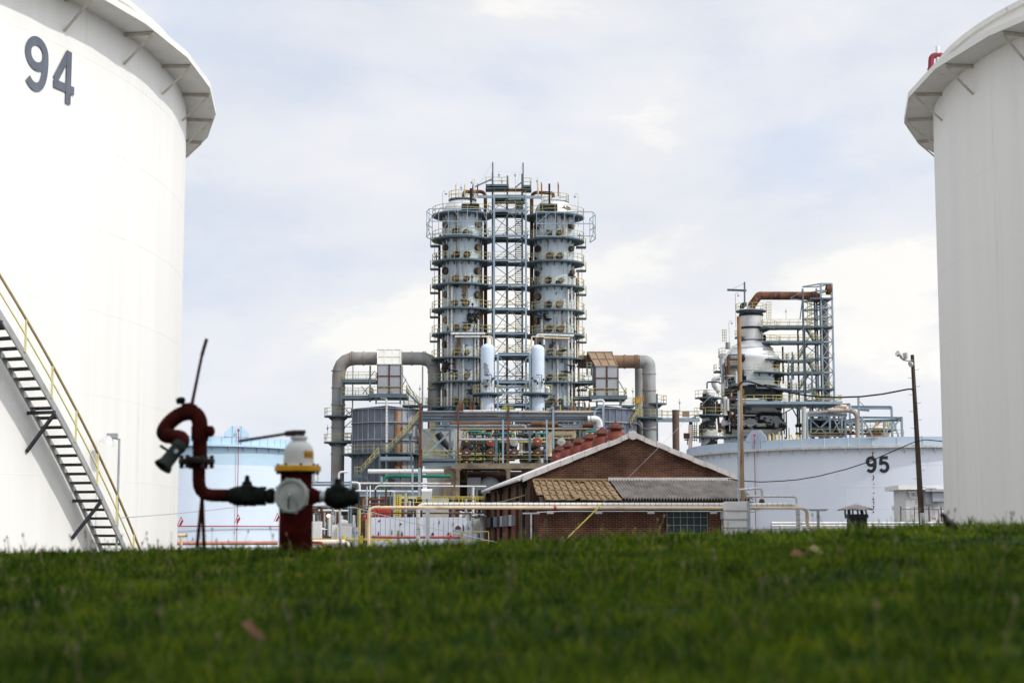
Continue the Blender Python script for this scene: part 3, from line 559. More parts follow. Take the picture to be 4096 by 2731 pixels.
# horizontal run with valve, elbow up
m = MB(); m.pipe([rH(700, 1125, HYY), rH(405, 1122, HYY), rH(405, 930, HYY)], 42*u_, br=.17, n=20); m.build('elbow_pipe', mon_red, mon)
m = MB(); m.axis(rH(560, 1125, HYY), rH(905, 1130, HYY), [(0, 0), (0, 42*u_), (46*u_, 42*u_), (50*u_, 52*u_), (85*u_, 54*u_), (92*u_, 64*u_), (112*u_, 66*u_), (150*u_, 64*u_), (205*u_, 68*u_), (240*u_, 60*u_), (262*u_, 48*u_), (270*u_, 40*u_), (292*u_, 40*u_), (296*u_, 50*u_), (318*u_, 50*u_), (322*u_, 38*u_), (345*u_, 38*u_)], 18)
xv = rH(742, 1, HYY).x; m.lathe((xv, HYY, 0), [(52*u_, hz(1085)), (48*u_, hz(1062)), (34*u_, hz(1054)), (32*u_, hz(1036)), (18*u_, hz(1026)), (16*u_, hz(1000)), (9*u_, hz(990)), (.001, hz(989))], 12)
for dx_ in (-55, 55, -5): m.tube([(xv+dx_*u_, HYY-.03, hz(1184)), (xv+dx_*u_, HYY-.03, hz(1196))], 9*u_, 6)

for (xc_, rr_) in ((646, 60), (662, 60), (818, 62), (834, 62), (886, 50)):
    a_, b_ = rH(xc_-6, 1127, HYY), rH(xc_+6, 1127, HYY); m.axis(a_, b_, [(0, 0), (0, rr_*u_), (12*u_, rr_*u_), (12*u_, 0)], 20)
    for k in range(6): q = Vector((0, math.cos(k*pi/3+.5)*rr_*.86*u_, math.sin(k*pi/3+.5)*rr_*.86*u_)); m.tube([a_+q-Vector((10*u_, 0, 0)), b_+q+Vector((10*u_, 0, 0))], 9*u_, 6, smooth=False)
m.box(rH(742, 1075, HYY), (92*u_, 90*u_, 22*u_)); m.box(rH(742, 1120, HYY), (80*u_, 140*u_, 80*u_)); m.build('gate_valve', valve_b, mon)
m = MB(); fx = rH(410, 1, HYY).x; m.lathe((fx, HYY, 0), [(40*u_, hz(935)), (58*u_, hz(925)), (116*u_, hz(912)), (118*u_, hz(908)), (118*u_, hz(886)), (112*u_, hz(882)), (58*u_, hz(880)), (52*u_, hz(868))], 40)
for k in range(6):
    a = 2*pi*(k)/6+.05; c = (fx+98*u_*math.cos(a), HYY+98*u_*math.sin(a)); m.tube([(c[0], c[1], hz(945)), (c[0], c[1], hz(860))], 15*u_, 8)
m.build('flange', mat('rusty_black_flange', (.022,.012,.011), .6, var=.5, vs=14), mon)
m = MB(); m.tube([rH(412, 880, HYY), rH(412, 762, HYY)], 48*u_, 24); m.tube([rH(412, 762, HYY), rH(412, 668, HYY)], 57*u_, 24); m.axis(rH(440, 703, HYY), rH(512, 698, HYY-.03), [(0, 20*u_), (20*u_, 22*u_), (34*u_, 38*u_), (60*u_, 36*u_), (70*u_, 22*u_), (73*u_, 0)], 16); m.build('swivel_riser', mon_red, mon)
gn = [(412, 672, 0), (408, 630, 0), (385, 590, 0), (345, 578, -.01), (290, 588, -.02), (235, 622, -.03), (192, 668, -.04), (174, 705, -.06), (188, 728, -.09), (225, 736, -.12), (262, 738, -.14), (288, 745, -.16), (296, 765, -.17), (290, 790, -.18)]
q = [rH(x, y, HYY+dy) for x, y, dy in gn]; qq = []
for i in range(len(q)-1):
    p0, p1, p2, p3 = q[max(i-1, 0)], q[i], q[i+1], q[min(i+2, len(q)-1)]
    for k in range(4):
        t = k/4; qq.append(.5*((2*p1)+(p2-p0)*t+(2*p0-5*p1+4*p2-p3)*t*t+(3*p1-p0-3*p2+p3)*t**3))
qq.append(q[-1]); m = MB(); m.tube(qq, [52*u_-(52-47)*u_*i/len(qq) for i in range(len(qq))], 24)
m.axis(rH(290, 545, HYY-.01), rH(400, 560, HYY-.01), [(0, 0), (3*u_, 30*u_), (60*u_, 44*u_), (100*u_, 30*u_), (110*u_, 0)], 16); m.build('gooseneck', mon_red, mon)
m = MB(); a, b = rH(292, 778, HYY-.18), rH(165, 937, HYY-.27); L = (b-a).length
m.axis(a, b, [(0, 30*u_), (.02*L, 46*u_), (.22*L, 50*u_), (.24*L, 44*u_), (.5*L, 44*u_), (.8*L, 46*u_), (.95*L, 60*u_), (L, 62*u_), (L, 52*u_), (.85*L, 38*u_), (.6*L, 0)], 32); m.tube([rH(205, 830, HYY-.24), rH(150, 795, HYY-.24)], 10*u_, 8); nzl = m.build('nozzle', noz_g, mon)
m = MB(); q = rH(255, 833, HYY-.285); m.axis(q, q+Vector((0, -.01, 0)), [(0, 14*u_), (.01, 12*u_), (.01, 0)], 14); m.build('nozzle_bolt', gal, nzl)
m = MB(); m.tube([rH(352, 560, HYY-.03), rH(372, 460, HYY-.03), rH(425, 200, HYY-.03)], [13*u_, 11*u_, 10*u_], 10); m.tube([rH(425, 200, HYY-.03), rH(457, 90, HYY-.03)], 12*u_, 10); m.build('tiller_bar', mat('dark_maroon_bar', (.035,.010,.012), .5, var=.3, vs=9), mon)
m = MB(); m.tube([rH(325, 545, HYY-.02), rH(290, 503, HYY-.02)], 9*u_, 8); m.axis(rH(312, 492, HYY-.03), rH(250, 506, HYY-.01), [(0, 0), (4*u_, 18*u_), (30*u_, 25*u_), (55*u_, 20*u_), (62*u_, 0)], 16); m.build('knob', valve_b, mon)
m = MB(); zb_ = 1.38; a = rH(432, 1085, HYY-.045); m.bar(a, rH(392, 1470, HYY-.05), 22*u_, 12*u_); m.build('leg', mon_red, mon)
m = MB(); m.bar(rH(425, 1085, HYY+.01), rH(440, 1475, HYY+.02), 22*u_, 12*u_); m.build('leg', mon_red, mon)
# ------------------------------------------------------------------ bird
r5 = reg(3700, 1980, 5.94); YB = 10.9; k_ = YB/FPX/5.94
bird = thing('bird', 'small dark thrush with reddish beak perched on the grass bank at right', 'bird', r5(620, 850, YB))
sp_ = [(352, 478, 8), (372, 470, 26), (415, 462, 44), (455, 485, 50), (478, 535, 56), (505, 600, 70), (560, 655, 84), (640, 705, 78), (730, 745, 56), (820, 775, 36), (900, 795, 26), (1000, 812, 22), (1060, 820, 10)]
m = MB(); qs = [r5(x, y, YB) for x, y, r in sp_]; m.tube(qs, [r*k_*1.3 for x, y, r in sp_], 16); m.build('body', feath, bird)
m = MB(); m.tube([r5(x, y+14, YB-.004) for x, y in ((455, 560), (490, 640), (545, 715), (600, 745))], [22*k_, 50*k_, 52*k_, 15*k_], 12); m.build('breast', breast, bird)
m = MB(); m.tube([r5(370, 468, YB), r5(318, 486, YB)], [10*k_, 1.5*k_], 8); m.build('beak', beakm, bird)
m = MB(); m.prism([r5(540, 590, YB-.017), r5(620, 640, YB-.018), r5(800, 760, YB-.012), r5(930, 810, YB-.006), r5(760, 790, YB-.012), r5(600, 720, YB-.018)], (0, .004, 0)); m.build('wing', feath, bird)
for dx in (0, 45):
    m = MB(); m.tube([r5(640+dx, 770, YB-.006+dx*.0003), r5(650+dx, 880, YB-.006+dx*.0003)], 4*k_, 6)
    for s in (-1, 0, 1): m.tube([r5(650+dx, 880, YB-.006+dx*.0003), r5(615+dx, 890, YB-.006+s*.008+dx*.0003)], 3*k_, 5)
    m.build('leg', beakm, bird)
m = MB(); q = r5(400, 462, YB-.0078); m.axis(q, q+Vector((0, -.002, 0)), [(0, 6*k_), (.0015, 4*k_), (.002, 0)], 10); m.build('eye', gal, bird)
# ------------------------------------------------------------------ black flue with cap
YF = 24.; c = rF(920, 1290, YF); fz = lambda y: rF(920, y, YF).z; f_ = YF/FPX/1.7425
fl = thing('chimney_flue', 'black metal flue with a sheet metal rain cap poking up behind the grass', 'chimney', (c.x, YF, 0))
m = MB(); m.box((c.x, YF, (fz(1255))/2), (118*f_, 118*f_, fz(1255))); m.box((c.x-3*f_, YF, fz(1244)), (138*f_, 138*f_, 28*f_)); m.build('flue_box', black, fl)
for dx in (-70, -38, 20, 55):
    for dy in (-55, 55):
        m = MB(); m.bar((c.x+dx*f_, YF+dy*f_, fz(1232)), (c.x+dx*f_*.95-3*f_, YF+dy*f_, fz(1190)), 12*f_, 5*f_); m.build('strut', black, fl)
m = MB(); cx_ = c.x-8*f_; zr = fz(1158); ze = fz(1197); g = 8; vs = []
for j in range(g+1):
    for i in range(g+1):
        x = (i/g-.5)*2; y = (j/g-.5)*2; d = max(abs(x), abs(y)); vs.append((cx_+x*110*f_, YF+y*100*f_, zr-(zr-ze)*d**1.25+.006*math.sin(5*x+3*y)*d+(.012 if (i == 0 and j == 0) else 0)))
m.add(vs, [(j*(g+1)+i, j*(g+1)+i+1, (j+1)*(g+1)+i+1, (j+1)*(g+1)+i) for j in range(g) for i in range(g)]); m.add([(x, y, z-.006) for x, y, z in vs], [((j+1)*(g+1)+i, (j+1)*(g+1)+i+1, j*(g+1)+i+1, j*(g+1)+i) for j in range(g) for i in range(g)])
m.build('rain_cap', mat('weathered_tin', (.16,.14,.14), .6, .2, var=.35, vs=9), fl)
# ------------------------------------------------------------------ tank 95 and light blue tank
def floating_tank(cx, cy, R, ztop, zlip, upper, lower, zsplit, lbl, ringm, lipm, brA, nbr):
    t = thing('storage_tank', lbl, 'storage tank', (cx, cy, 0)); m = MB(); n = 180
    m.lathe((cx, cy, 0), [(R, 0)]+sum([[(R, z-.02), (R+.015, z), (R, z+.02)] for z in np.arange(2.2, zsplit-.3, 2.4)], [])+[(R, zsplit)], n); m.build('shell', lower, t)
    if zsplit < zlip: m = MB(); m.lathe((cx, cy, 0), [(R+.004, zsplit), (R+.004, zlip)], n); m.build('upper_shell', upper, t)
    m = MB(); m.lathe((cx, cy, 0), [(R, zlip), (R+.02, zlip), (R+.02, ztop), (R-.05, ztop), (R-.05, ztop-.8)], n)
    for k in range(60):
        a = 2*pi*k/60; d = Vector((math.cos(a), math.sin(a), 0)); m.bar(Vector((cx, cy, zlip))+d*(R+.05), Vector((cx, cy, ztop-.03))+d*(R+.05), .10, .06)
    m.build('top_ring', ringm, t)
    m = MB(); m.ring((cx, cy), R-.01, R+.62, zlip, .05, n=n); m.ring((cx, cy), R+.60, R+.66, zlip+.06, .24, n=n); m.build('ring_lip', lipm, t)
    m = MB()
    for k in range(nbr):
        a = brA[0]+(brA[1]-brA[0])*k/(nbr-1); d = Vector((math.cos(a), math.sin(a), 0)); e = Vector((-math.sin(a), math.cos(a), 0))*.05; c = Vector((cx, cy, zlip-.05)); m.prism([c+d*(R)-e, c+d*(R+.55)-e, c+d*R-e-Vector((0,0,.75))], e*2)
    m.build('gussets', lower if lipm is not ringm else ringm, t)
    m = MB(); m.lathe((cx, cy, 0), [(R-.1, ztop-2.5), (.1, ztop-2.3)], n); m.build('floating_roof', lower, t); return t
T95 = (48.2, 213, 26.0); t95 = floating_tank(*T95, 12.5, 11.45, ring95_m, tank95_m, 11.45, 'wide pale lavender storage tank marked 95 below the refinery tower', ring95_m, lip_m, (r_(-175), r_(-15)), 46)
p0, aL = hitcyl(2900+985/1.7425, 1350+940/1.7425, *T95); p1, aR = hitcyl(2900+1145/1.7425, 1350+940/1.7425, *T95); p2, _ = hitcyl(2900+1060/1.7425, 1350+828/1.7425, *T95)
cyl_number('95', T95[0], T95[1], T95[2]+.02, aL, aR, p0.z, p2.z, num_black, t95, .36)
def hat(fn, xa, xb, ytop, ybase, T, mt, par):
    c, a = hitcyl(*fn, *T); R = T[2]; d = Vector((math.cos(a), math.sin(a), 0)); e = Vector((-d.y, d.x, 0)); o = Vector((T[0], T[1], 0))+d*(R-.02)
    w = (xb-xa)/2; zt, zb = ytop, ybase; pr = [o+e*(-w)+Vector((0,0,zb)), o+e*w+Vector((0,0,zb)), o+e*w+Vector((0,0,zb+.35*(zt-zb))), o+e*w*.42+Vector((0,0,zt)), o-e*w*.42+Vector((0,0,zt)), o-e*w+Vector((0,0,zb+.35*(zt-zb)))]
    m = MB(); m.prism(pr, d*.06); 
    for s in (-.36, .36): m.bar(o+e*w*s+d*.09+Vector((0,0,zb-.9)), o+e*w*s+d*.09+Vector((0,0,zt)), .07, .09)
    m.build('foam_shield', mt, par); return o+d*.35, e
o1, e1 = hat((2900+218/1.7425, 1760), -1.55, 1.55, 13.75, 12.45, T95, ring95_m, t95)
def foam_pipe(o, ztop, lb):
    m = MB(); m.tube([o+Vector((0,0,0)), o+Vector((0,0,ztop))], .045, 8); m.axis(o+Vector((0,-.05,ztop+.05)), o+Vector((0,-.3,ztop+.25)), [(0, .06), (.1, .14), (.3, .15), (.3, 0)], 12)
    for z in (2.3, 6.5, ztop-.8): m.tube([o+Vector((0,0,z)), o+Vector((0,0,z+.12))], .10, 8)
    return top(m, 'foam_pipe', redp, lb, 'pipe')
foam_pipe(o1, 13.05, 'thin dark red riser pipe climbing the front of tank 95')
m = MB(); c, a = hitcyl(2900+1030/1.7425, 1770, *T95)
for j, dx in enumerate((-1.55, 1.55)): m.box((c.x+dx, c.y-.12, 11.95), (.08, .2, 1.0))
m.box((c.x, c.y-.12, 12.45), (3.2, .22, .08)); m.build('rim_box', ring95_m, t95)
m = MB()
for k in range(22):
    yy = 955+270*random.random(); c, a = hitcyl(2900+(1036+random.uniform(-3, 3))/1.7425, 1350+yy/1.7425, *T95); s = random.uniform(.03, .10); m.axis(c+Vector((0, -.005, 0)), c+Vector((0, -.03, 0)), [(0, s), (.02, s*.8), (.02, 0)], 7)
for yy in (805, 822, 880): c, a = hitcyl(2900+1031/1.7425, 1350+yy/1.7425, *T95); m.axis(c+Vector((0,-.005,0)), c+Vector((0,-.03,0)), [(0,.13),(.02,.1),(.02,0)], 7)
m.build('rust_spots', rustm, t95)
TB = (-39.06, 210, 12.0); tB = floating_tank(*TB, 13.25, 12.2, tankb_hi, tankb_lo, 9.9, 'light blue storage tank between tank 94 and the hydrant', tankb_hi, tankb_hi, (r_(-170), r_(10)), 21)
o2, e2 = hat((947, 1740), -1.55, 1.55, 14.5, 13.2, TB, tankb_hi, tB); foam_pipe(o2+e2*.1, 13.8, 'thin dark red riser pipe on the front of the light blue tank')
m = MB(); pts = [(TB[0]+(TB[2]+.35)*math.cos(a), TB[1]+(TB[2]+.35)*math.sin(a), 2.72) for a in np.linspace(r_(-150), r_(5), 40)]; m.tube(pts, .07, 8); top(m, 'ring_pipe', redp, 'red water pipe curving round the foot of the light blue tank', 'pipe')
# ------------------------------------------------------------------ raised pad, shed, fence at right
m = MB(); m.prism([(20, 112, 0), (70, 112, 0), (70, 119, 2.25), (20, 119, 2.25)], (0, .001, 0)) if False else None
m = MB(); m.add([(20,108,-.2),(75,108,-.2),(75,116,2.15),(20,116,2.15),(20,150,2.15),(75,150,2.15),(20,158,-.2),(75,158,-.2),(14,108,-.2),(14,158,-.2)], [(0,1,2,3),(3,2,5,4),(4,5,7,6),(8,0,3),(8,3,4),(8,4,6,9)]); struct(m, 'terrace', gravel)
YS = 132; a, b = rX(500, 430, YS), rX(1590, 430, YS); shed = thing('utility_shed', 'white utility shed with a grey wall vent, half hidden by the shaded right tank', 'shed', ((a.x+b.x+3)/2, YS+2, 2.15)); zt = rX(500, 415, YS).z
m = MB(); m.box(((a.x+b.x+3)/2, YS+2.0, (2.15+zt)/2), (b.x+3-a.x, 4, zt-2.15)); m.build('wall', white_p, shed)
m = MB(); z1 = rX(500, 290, YS).z; m.box(((a.x+b.x+3)/2-.2, YS+1.8, (z1+zt)/2), (b.x+3.9-a.x, 4.9, z1-zt)); m.build('roof', white_trim, shed)
m = MB(); q = rX(715, 800, YS-.03); m.box((q.x, YS-.03, 3.35), (1.0, .05, 2.3)); m.box((q.x, YS-.08, rX(1, 655, YS).z), (1.1, .18, .06)); dr = m.build('door', white_trim, shed)
m = MB(); q = rX(815, 765, YS-.08); m.box(q, (.03, .05, .28)); m.build('handle', grey_p, dr)
m = MB(); q = rX(680, 480, YS-.2); m.box((q.x, YS-.25, q.z), (.62, .4, .16)); m.tube([(q.x-.12, YS-.3, q.z-.05), (q.x-.12, YS-.3, q.z-.40)], .13, 12); m.build('wall_lamp', gal, shed)
m = MB(); q = rX(1210, 600, YS-.3); m.box((q.x, YS-.35, q.z), (.9, .6, 1.25)); q = rX(1450, 575, YS-.5); m.box((q.x, YS-.5, q.z), (1.15, 1.0, .95)); q = rX(1400, 455, YS-.6); m.box((q.x, YS-.6, q.z), (1.9, 1.25, .08)); m.box((rX(1200, 1, YS).x, YS-.35, rX(1, 470, YS).z), (1.05, .7, .06)); m.box((rX(1430,1,YS).x, YS-.45, rX(1,680,YS).z), (1.4,.8,.1)); m.build('air_vent', grey_p, shed)
YFc = 126; fen = thing('chain_link_fence', 'chain link fence with a gate in front of the white utility shed', 'fence', (rX(900, 1, YFc).x, YFc, 2.15)); zf = rX(1, 960, YFc).z
X0 = rX(375, 1, YFc).x; X1 = rX(1650, 1, YFc).x+2
for x in (375, 765, 1178, 1450, 1525): q = rX(x, 905, YFc); m = MB(); m.tube([(q.x, YFc, 2.1), (q.x, YFc, q.z)], .045 if x != 765 else .03, 8); m.axis((q.x, YFc, q.z-.02), (q.x, YFc, q.z+.06), [(0,.06),(.04,.05),(.08,0)], 8); m.build('post', rustm if x != 1450 else gal, fen)
m = MB(); m.tube([(X0, YFc, zf), (X1, YFc, zf)], .028, 6); m.build('top_rail', num_grey, fen)
m = MB(); q = rX(1210, 905, YFc); xg = rX(1440, 1, YFc).x
for a_, b_ in (((q.x, 2.2), (q.x, q.z)), ((xg, 2.2), (xg, zf)), ((q.x, zf+.03), (xg, zf+.03))): m.tube([(a_[0], YFc-.06, a_[1]), (b_[0], YFc-.06, b_[1])], .03, 6)
m.build('gate', gal, fen)
m = MB(); s = .10; k = 0; zlo = 2.15
for i in range(int((X1-X0+zf-zlo)/s)):
    xa = X0+i*s; za = zlo; L = min(zf-zlo, X1-xa) if True else 0
    if xa < X1: m.bar((xa, YFc, zlo), (min(xa+(zf-zlo), X1), YFc, zlo+min(zf-zlo, X1-xa)), .007)
    xb = X0+i*s; m.bar((max(X0, min(xb, X1)), YFc+.01, zlo+max(0, xb-X1)), (max(X0, xb-(zf-zlo)), YFc+.01, zlo+min(zf-zlo, xb-X0)), .007)
m.build('mesh', gal, fen)
q = rX(1326, 1235, YFc-.12); m = MB(); m.box(q, (.26, .02, .17)); sg = top(m, 'warning_sign', redb, 'small red and white warning sign hanging on the fence gate', 'sign')
uv, fs = lettering('DANGER', .21, .075, 0, .03); m = MB(); m.add([(q.x-.105+u, q.y-.013, q.z-.037+v) for u, v in uv], fs); m.build('sign_lettering', white_p, sg)
m = MB(); q = rX(1322, 1290, YFc-.12); m.box(q, (.26, .018, .16)); m.build('sign_panel', white_p, sg)
for j, (x0, x1, y0, y1) in enumerate([(678, 765, 1130, 1170), (678, 765, 1178, 1225), (678, 765, 1235, 1280), (678, 765, 1288, 1345)]):
    a, b = rX(x0, y0, YFc-.3), rX(x1, y1, YFc-.3); m = MB(); m.box(((a.x+b.x)/2, YFc-.3, (a.z+b.z)/2), (b.x-a.x, .04, a.z-b.z))
    pl = top(m, 'placard', [grey_p, hoodw, hoodw, hoodw][j], ['dark grey placard at the top of the stack on the hoop frame by the fence', 'cream placard just under the grey one on the hoop frame', 'cream placard third from the top on the hoop frame', 'cream placard at the bottom of the hoop frame by the fence'][j], 'placard', 'placards on the hoop frame')
    if j: m = MB(); m.box(((a.x+b.x)/2, YFc-.325, (a.z+b.z)/2), ((b.x-a.x)*.55, .01, (a.z-b.z)*.4)); m.build('placard_print', redp if j != 2 else brownv, pl)
m = MB(); a, b = rX(662, 895, YFc-.2), rX(900, 895, YFc-.2); m.pipe([(a.x, YFc-.2, 2.1), a, b, (b.x, YFc-.2, 2.1)], .035, br=.3, n=8); top(m, 'hoop_frame', grey_p, 'bent grey pipe hoop standing before the chain link fence', 'frame')
for (ya, xa, xb, Y, r, lb) in ((1364, -3300, 1640, 118, .10, 'upper white pipe running low along the terrace edge in front of the fence'), (1440, -3300, 1640, 115, .085, 'lower white pipe running along the terrace edge just above the grass')):
    a, b = rX(xa, ya, Y), rX(xb, ya, Y); m = MB(); m.tube([a, b+Vector((3,0,0))], r, 8); 
    for k in range(9): x = a.x+(b.x-a.x)*(k+.5)/9; m.box((x, Y, (a.z)/2), (.15, .15, a.z-.02))
    top(m, 'pipeline', galw, lb, 'pipe')
# ------------------------------------------------------------------ brick building
YB0 = 88.0; O = P(2118, 1910, YB0); ux = Vector((1, .095, 0)).normalized(); vx = Vector((-.095, 1, 0)).normalized()
def BL(a, b, z): return Vector((O.x, YB0, 0))+ux*a+vx*b+Vector((0,0,z))
def a_of(px, b=0):      # facade coordinate under an image column
    k = (px-2048)/FPX*cP; k = k   # near the horizon the column is X = k*Y/cos
    c = Vector((O.x, YB0, 0))+vx*b; kk = (px-2048)/FPX/cP*cP
    return (kk*c.y*1.0-c.x)/(ux.x-kk*ux.y)
BW = a_of(2937); EZ = 4.62; RZ = 6.78; LEN = 25.
bb = thing('brick_building', 'red brown brick building with white coped gable, tan tiled lean-to and red roof vents', 'building', BL(BW/2, LEN/2, 0))
def loc_build(m, name, mt, par, org):   # mesh whose object axes follow the facade
    o = m.build(name, mt, par); me = o.data; Rz = Matrix.Rotation(math.atan2(ux.y, ux.x), 3, 'Z'); Ri = Rz.inverted(); off = org-ORG[par.name]
    for v in me.vertices: v.co = Ri@(v.co-off)
    o.location = off; o.rotation_euler = (0, 0, math.atan2(ux.y, ux.x)); ORG[o.name] = ORG[par.name]; return o
m = MB(); m.prism([BL(0, 0, 0), BL(BW, 0, 0), BL(BW, 0, EZ), BL(BW/2, 0, RZ), BL(0, 0, EZ)], vx*.35); loc_build(m, 'gable_wall', brick, bb, BL(0, 0, 0))
m = MB(); m.prism([BL(0, LEN-.35, 0), BL(BW, LEN-.35, 0), BL(BW, LEN-.35, EZ), BL(BW/2, LEN-.35, RZ), BL(0, LEN-.35, EZ)], vx*.35); loc_build(m, 'rear_wall', brick, bb, BL(0, 0, 0))
m = MB(); m.prism([BL(0, .35, 0), BL(.35, .35, 0), BL(.35, LEN-.35, 0), BL(0, LEN-.35, 0)], (0, 0, EZ-.12)); loc_build(m, 'side_wall', brick_s, bb, BL(0, 0, 0))
m = MB(); m.prism([BL(BW-.35, .35, 0), BL(BW, .35, 0), BL(BW, LEN-.35, 0), BL(BW-.35, LEN-.35, 0)], (0, 0, EZ-.12)); loc_build(m, 'side_wall', brick_s, bb, BL(0, 0, 0))
sl_ = (RZ-EZ)/(BW/2); m = MB(); ov = .42
for s in (0, 1):
    f_a = (lambda a: a) if s == 0 else (lambda a: BW-a)
    pr = [BL(f_a(-ov), .38, EZ-ov*sl_+.05), BL(f_a(BW/2), .38, RZ+.05), BL(f_a(BW/2), .38, RZ+.20), BL(f_a(-ov), .38, EZ-ov*sl_+.20)]
    m.prism(pr if s == 0 else pr[::-1], vx*(LEN-.4))
rf_ = m.build('roof', slate, bb)
m = MB(); m.tube([BL(-ov-.08, .2, EZ-ov*sl_+.05), BL(-ov-.08, LEN, EZ-ov*sl_+.05)], .09, 8); m.build('gutter', galw, bb)
def b_of(px):
    k = (px-2048)/FPX; return (k*YB0-O.x)/(vx.x-k*vx.y)
for px in (2106, 2013, 1946): b = max(.15, min(LEN-.3, b_of(px))); m = MB(); q = BL(-.16, b, 0); m.tube([q, q+Vector((0,0,EZ-.3))], .09, 8); m.box(q+Vector((0,0,EZ-.35)), (.3, .25, .3)); m.build('downpipe', black, bb)
for px in (2073, 2041, 1986, 1962): b = b_of(px); m = MB(); m.prism([BL(-.14, b-.3, 0), BL(0, b-.3, 0), BL(0, b+.3, 0), BL(-.14, b+.3, 0)], (0, 0, EZ-.25)); loc_build(m, 'pilaster', brick_lo, bb, BL(0, 0, 0))
for (xa, xb) in ((2050, 2068), (2020, 2037), (1992, 2010)):
    b0, b1 = b_of(xb), b_of(xa); m = MB(); m.prism([BL(-.03, b0, .3), BL(0, b0, .3), BL(0, b1, .3), BL(-.03, b1, .3)], (0, 0, 3.1)); m.build('infill_panel', doorred, bb)
for (xa, xb, mt) in ((1964, 1980, black), (1990, 2005, num_grey), (2017, 2027, grey_p), (2030, 2051, num_grey), (2053, 2066, grey_p)):
    b0, b1 = b_of(xb), b_of(xa); m = MB(); q = BL(-.30, (b0+b1)/2, 2.45); m.prism([BL(-.28, b0+.1, 2.15), BL(0, b0+.1, 2.15), BL(0, b1-.1, 2.15), BL(-.28, b1-.1, 2.15)], (0, 0, .62)); m.build('wall_unit', mt, bb)
m = MB(); m.tube([BL(-.2, .6, 3.7), BL(-.2, LEN*.5, 3.62), BL(-.2, LEN-.2, 3.72)], .03, 6); m.build('conduit', yel, bb)
m = MB(); q = BL(-.45, .35, 3.0); m.axis(BL(-.45, .2, 2.95), BL(-.8, -.4, 3.35), [(0, .01), (.1, .05), (.45, .20), (.46, .19), (.1, .02)], 12); m.tube([BL(-.45, .2, 2.95), BL(.5, .0, 3.25)], .02, 6); m.build('horn_lamp', galw, bb)
# stepped coping
def coping(side):
    n = 9; Ls = math.hypot(BW/2+.35, (BW/2+.35)*sl_)
    for i in range(n):
        t0, t1 = i/n, (i+1)/n; aa0, aa1 = (-.35+(BW/2+.35)*t0, -.35+(BW/2+.35)*t1+.05); lift = .02*((n-i) % 2)+random.uniform(-.008, .012)
        fa = (lambda a: a) if side == 0 else (lambda a: BW-a); zb = lambda a: EZ+a*sl_
        m = MB(); lo = .0 if i else -.04; pr = [BL(fa(aa0), -.16, zb(aa0)-.08+lift+lo), BL(fa(aa1), -.16, zb(aa1)-.08+lift), BL(fa(aa1), -.16, zb(aa1)+.19+lift), BL(fa(aa0), -.16, zb(aa0)+.19+lift)]
        m.prism(pr if side == 0 else pr[::-1], vx*.58); m.build('coping_stone', cope, bb)
coping(0); coping(1)
m = MB(); m.axis(BL(BW/2, -.2, RZ+.04), BL(BW/2, .4, RZ+.04), [(0, 0), (0, .24), (.55, .24), (.55, 0)], 24); m.build('ridge_cap', cope, bb)
# roof vents: row beside the ridge
vpx = [(2491, 1669, 92.3), (2435, 1696, 97.4), (2392, 1714, 102.2), (2346, 1731, 107.3), (2302, 1752, 112.2), (2262, 1765, 117)]
vlab = ['nearest and largest red domed vent on the brick building roof', 'second red domed vent from the gable on the brick building roof', 'third red domed vent from the gable, mid row on the brick roof', 'fourth red domed vent from the gable on the brick roof', 'fifth red domed vent from the gable on the brick roof', 'farthest and smallest red domed vent on the brick roof']
for i in range(6):
    b = .9+i*4.6; a = BW/2-.75; q = BL(a, b, 0); zb = EZ+a*sl_+.1
    if i: q = BL(BW/2-.75-.03*i, b, 0)
    t = thing('roof_vent', vlab[i], 'roof vent', (q.x, q.y, zb), 'red domed vents along the roof ridge'); M = MB()
    M.lathe((q.x, q.y, 0), [(.56, zb-.5), (.60, zb-.05), (.58, zb+.12), (.54, zb+.25), (.47, zb+.38), (.36, zb+.50), (.29, zb+.56), (.29, zb+.74)], 24); M.build('vent_body', red_vent, t)
    M = MB(); M.lathe((q.x, q.y, 0), [(.32, zb+.66), (.49, zb+.62), (.49, zb+.66), (.27, zb+.84), (.08, zb+.97), (.06, zb+1.02), (.01, zb+1.03)], 20); M.build('vent_cap', vent_cap, t)
    M = MB(); g0 = random.Random(i); M.prism([Vector((q.x+.05, q.y-.75, zb-.12)), Vector((q.x+.75, q.y-.72, zb+.12)), Vector((q.x+.62, q.y-.7, zb+.34)), Vector((q.x+.45, q.y-.7, zb+.18)), Vector((q.x+.2, q.y-.7, zb+.12))], (0, .1, 0)); M.build('flashing', slate, t)
# lean-to
LT = 3.0; LZ0, LZ1 = 4.42, 3.36; aL0, aR0 = a_of(2130), a_of(2940)+.0; aL1, aR1 = a_of(2152, -LT), a_of(3010, -LT); aS0, aS1 = a_of(1900+1040/1.96), a_of(1900+1150/1.96, -LT)
m = MB(); q0, q1 = a_of(1900+500/1.96, -LT+.55), aR1-.25; wb = -LT+.55
m.prism([BL(q0, wb, 0), BL(q1, wb, 0), BL(q1, wb+.25, 0), BL(q0, wb+.25, 0)], (0, 0, LZ1-.02)); loc_build(m, 'lean_to_wall', brick_lo, bb, BL(0, 0, 0))
m = MB(); m.prism([BL(q1-.25, wb, 0), BL(q1, wb, 0), BL(q1, 0, 0), BL(q1-.25, 0, 0)], (0, 0, LZ1)); m.build('lean_to_side', brick_lo, bb); m = MB(); m.prism([BL(q0, wb+.26, 0), BL(q0+.25, wb+.26, 0), BL(q0+.25, -.01, 0), BL(q0, -.01, 0)], (0, 0, LZ1)); m.build('lean_to_side', brick_lo, bb)
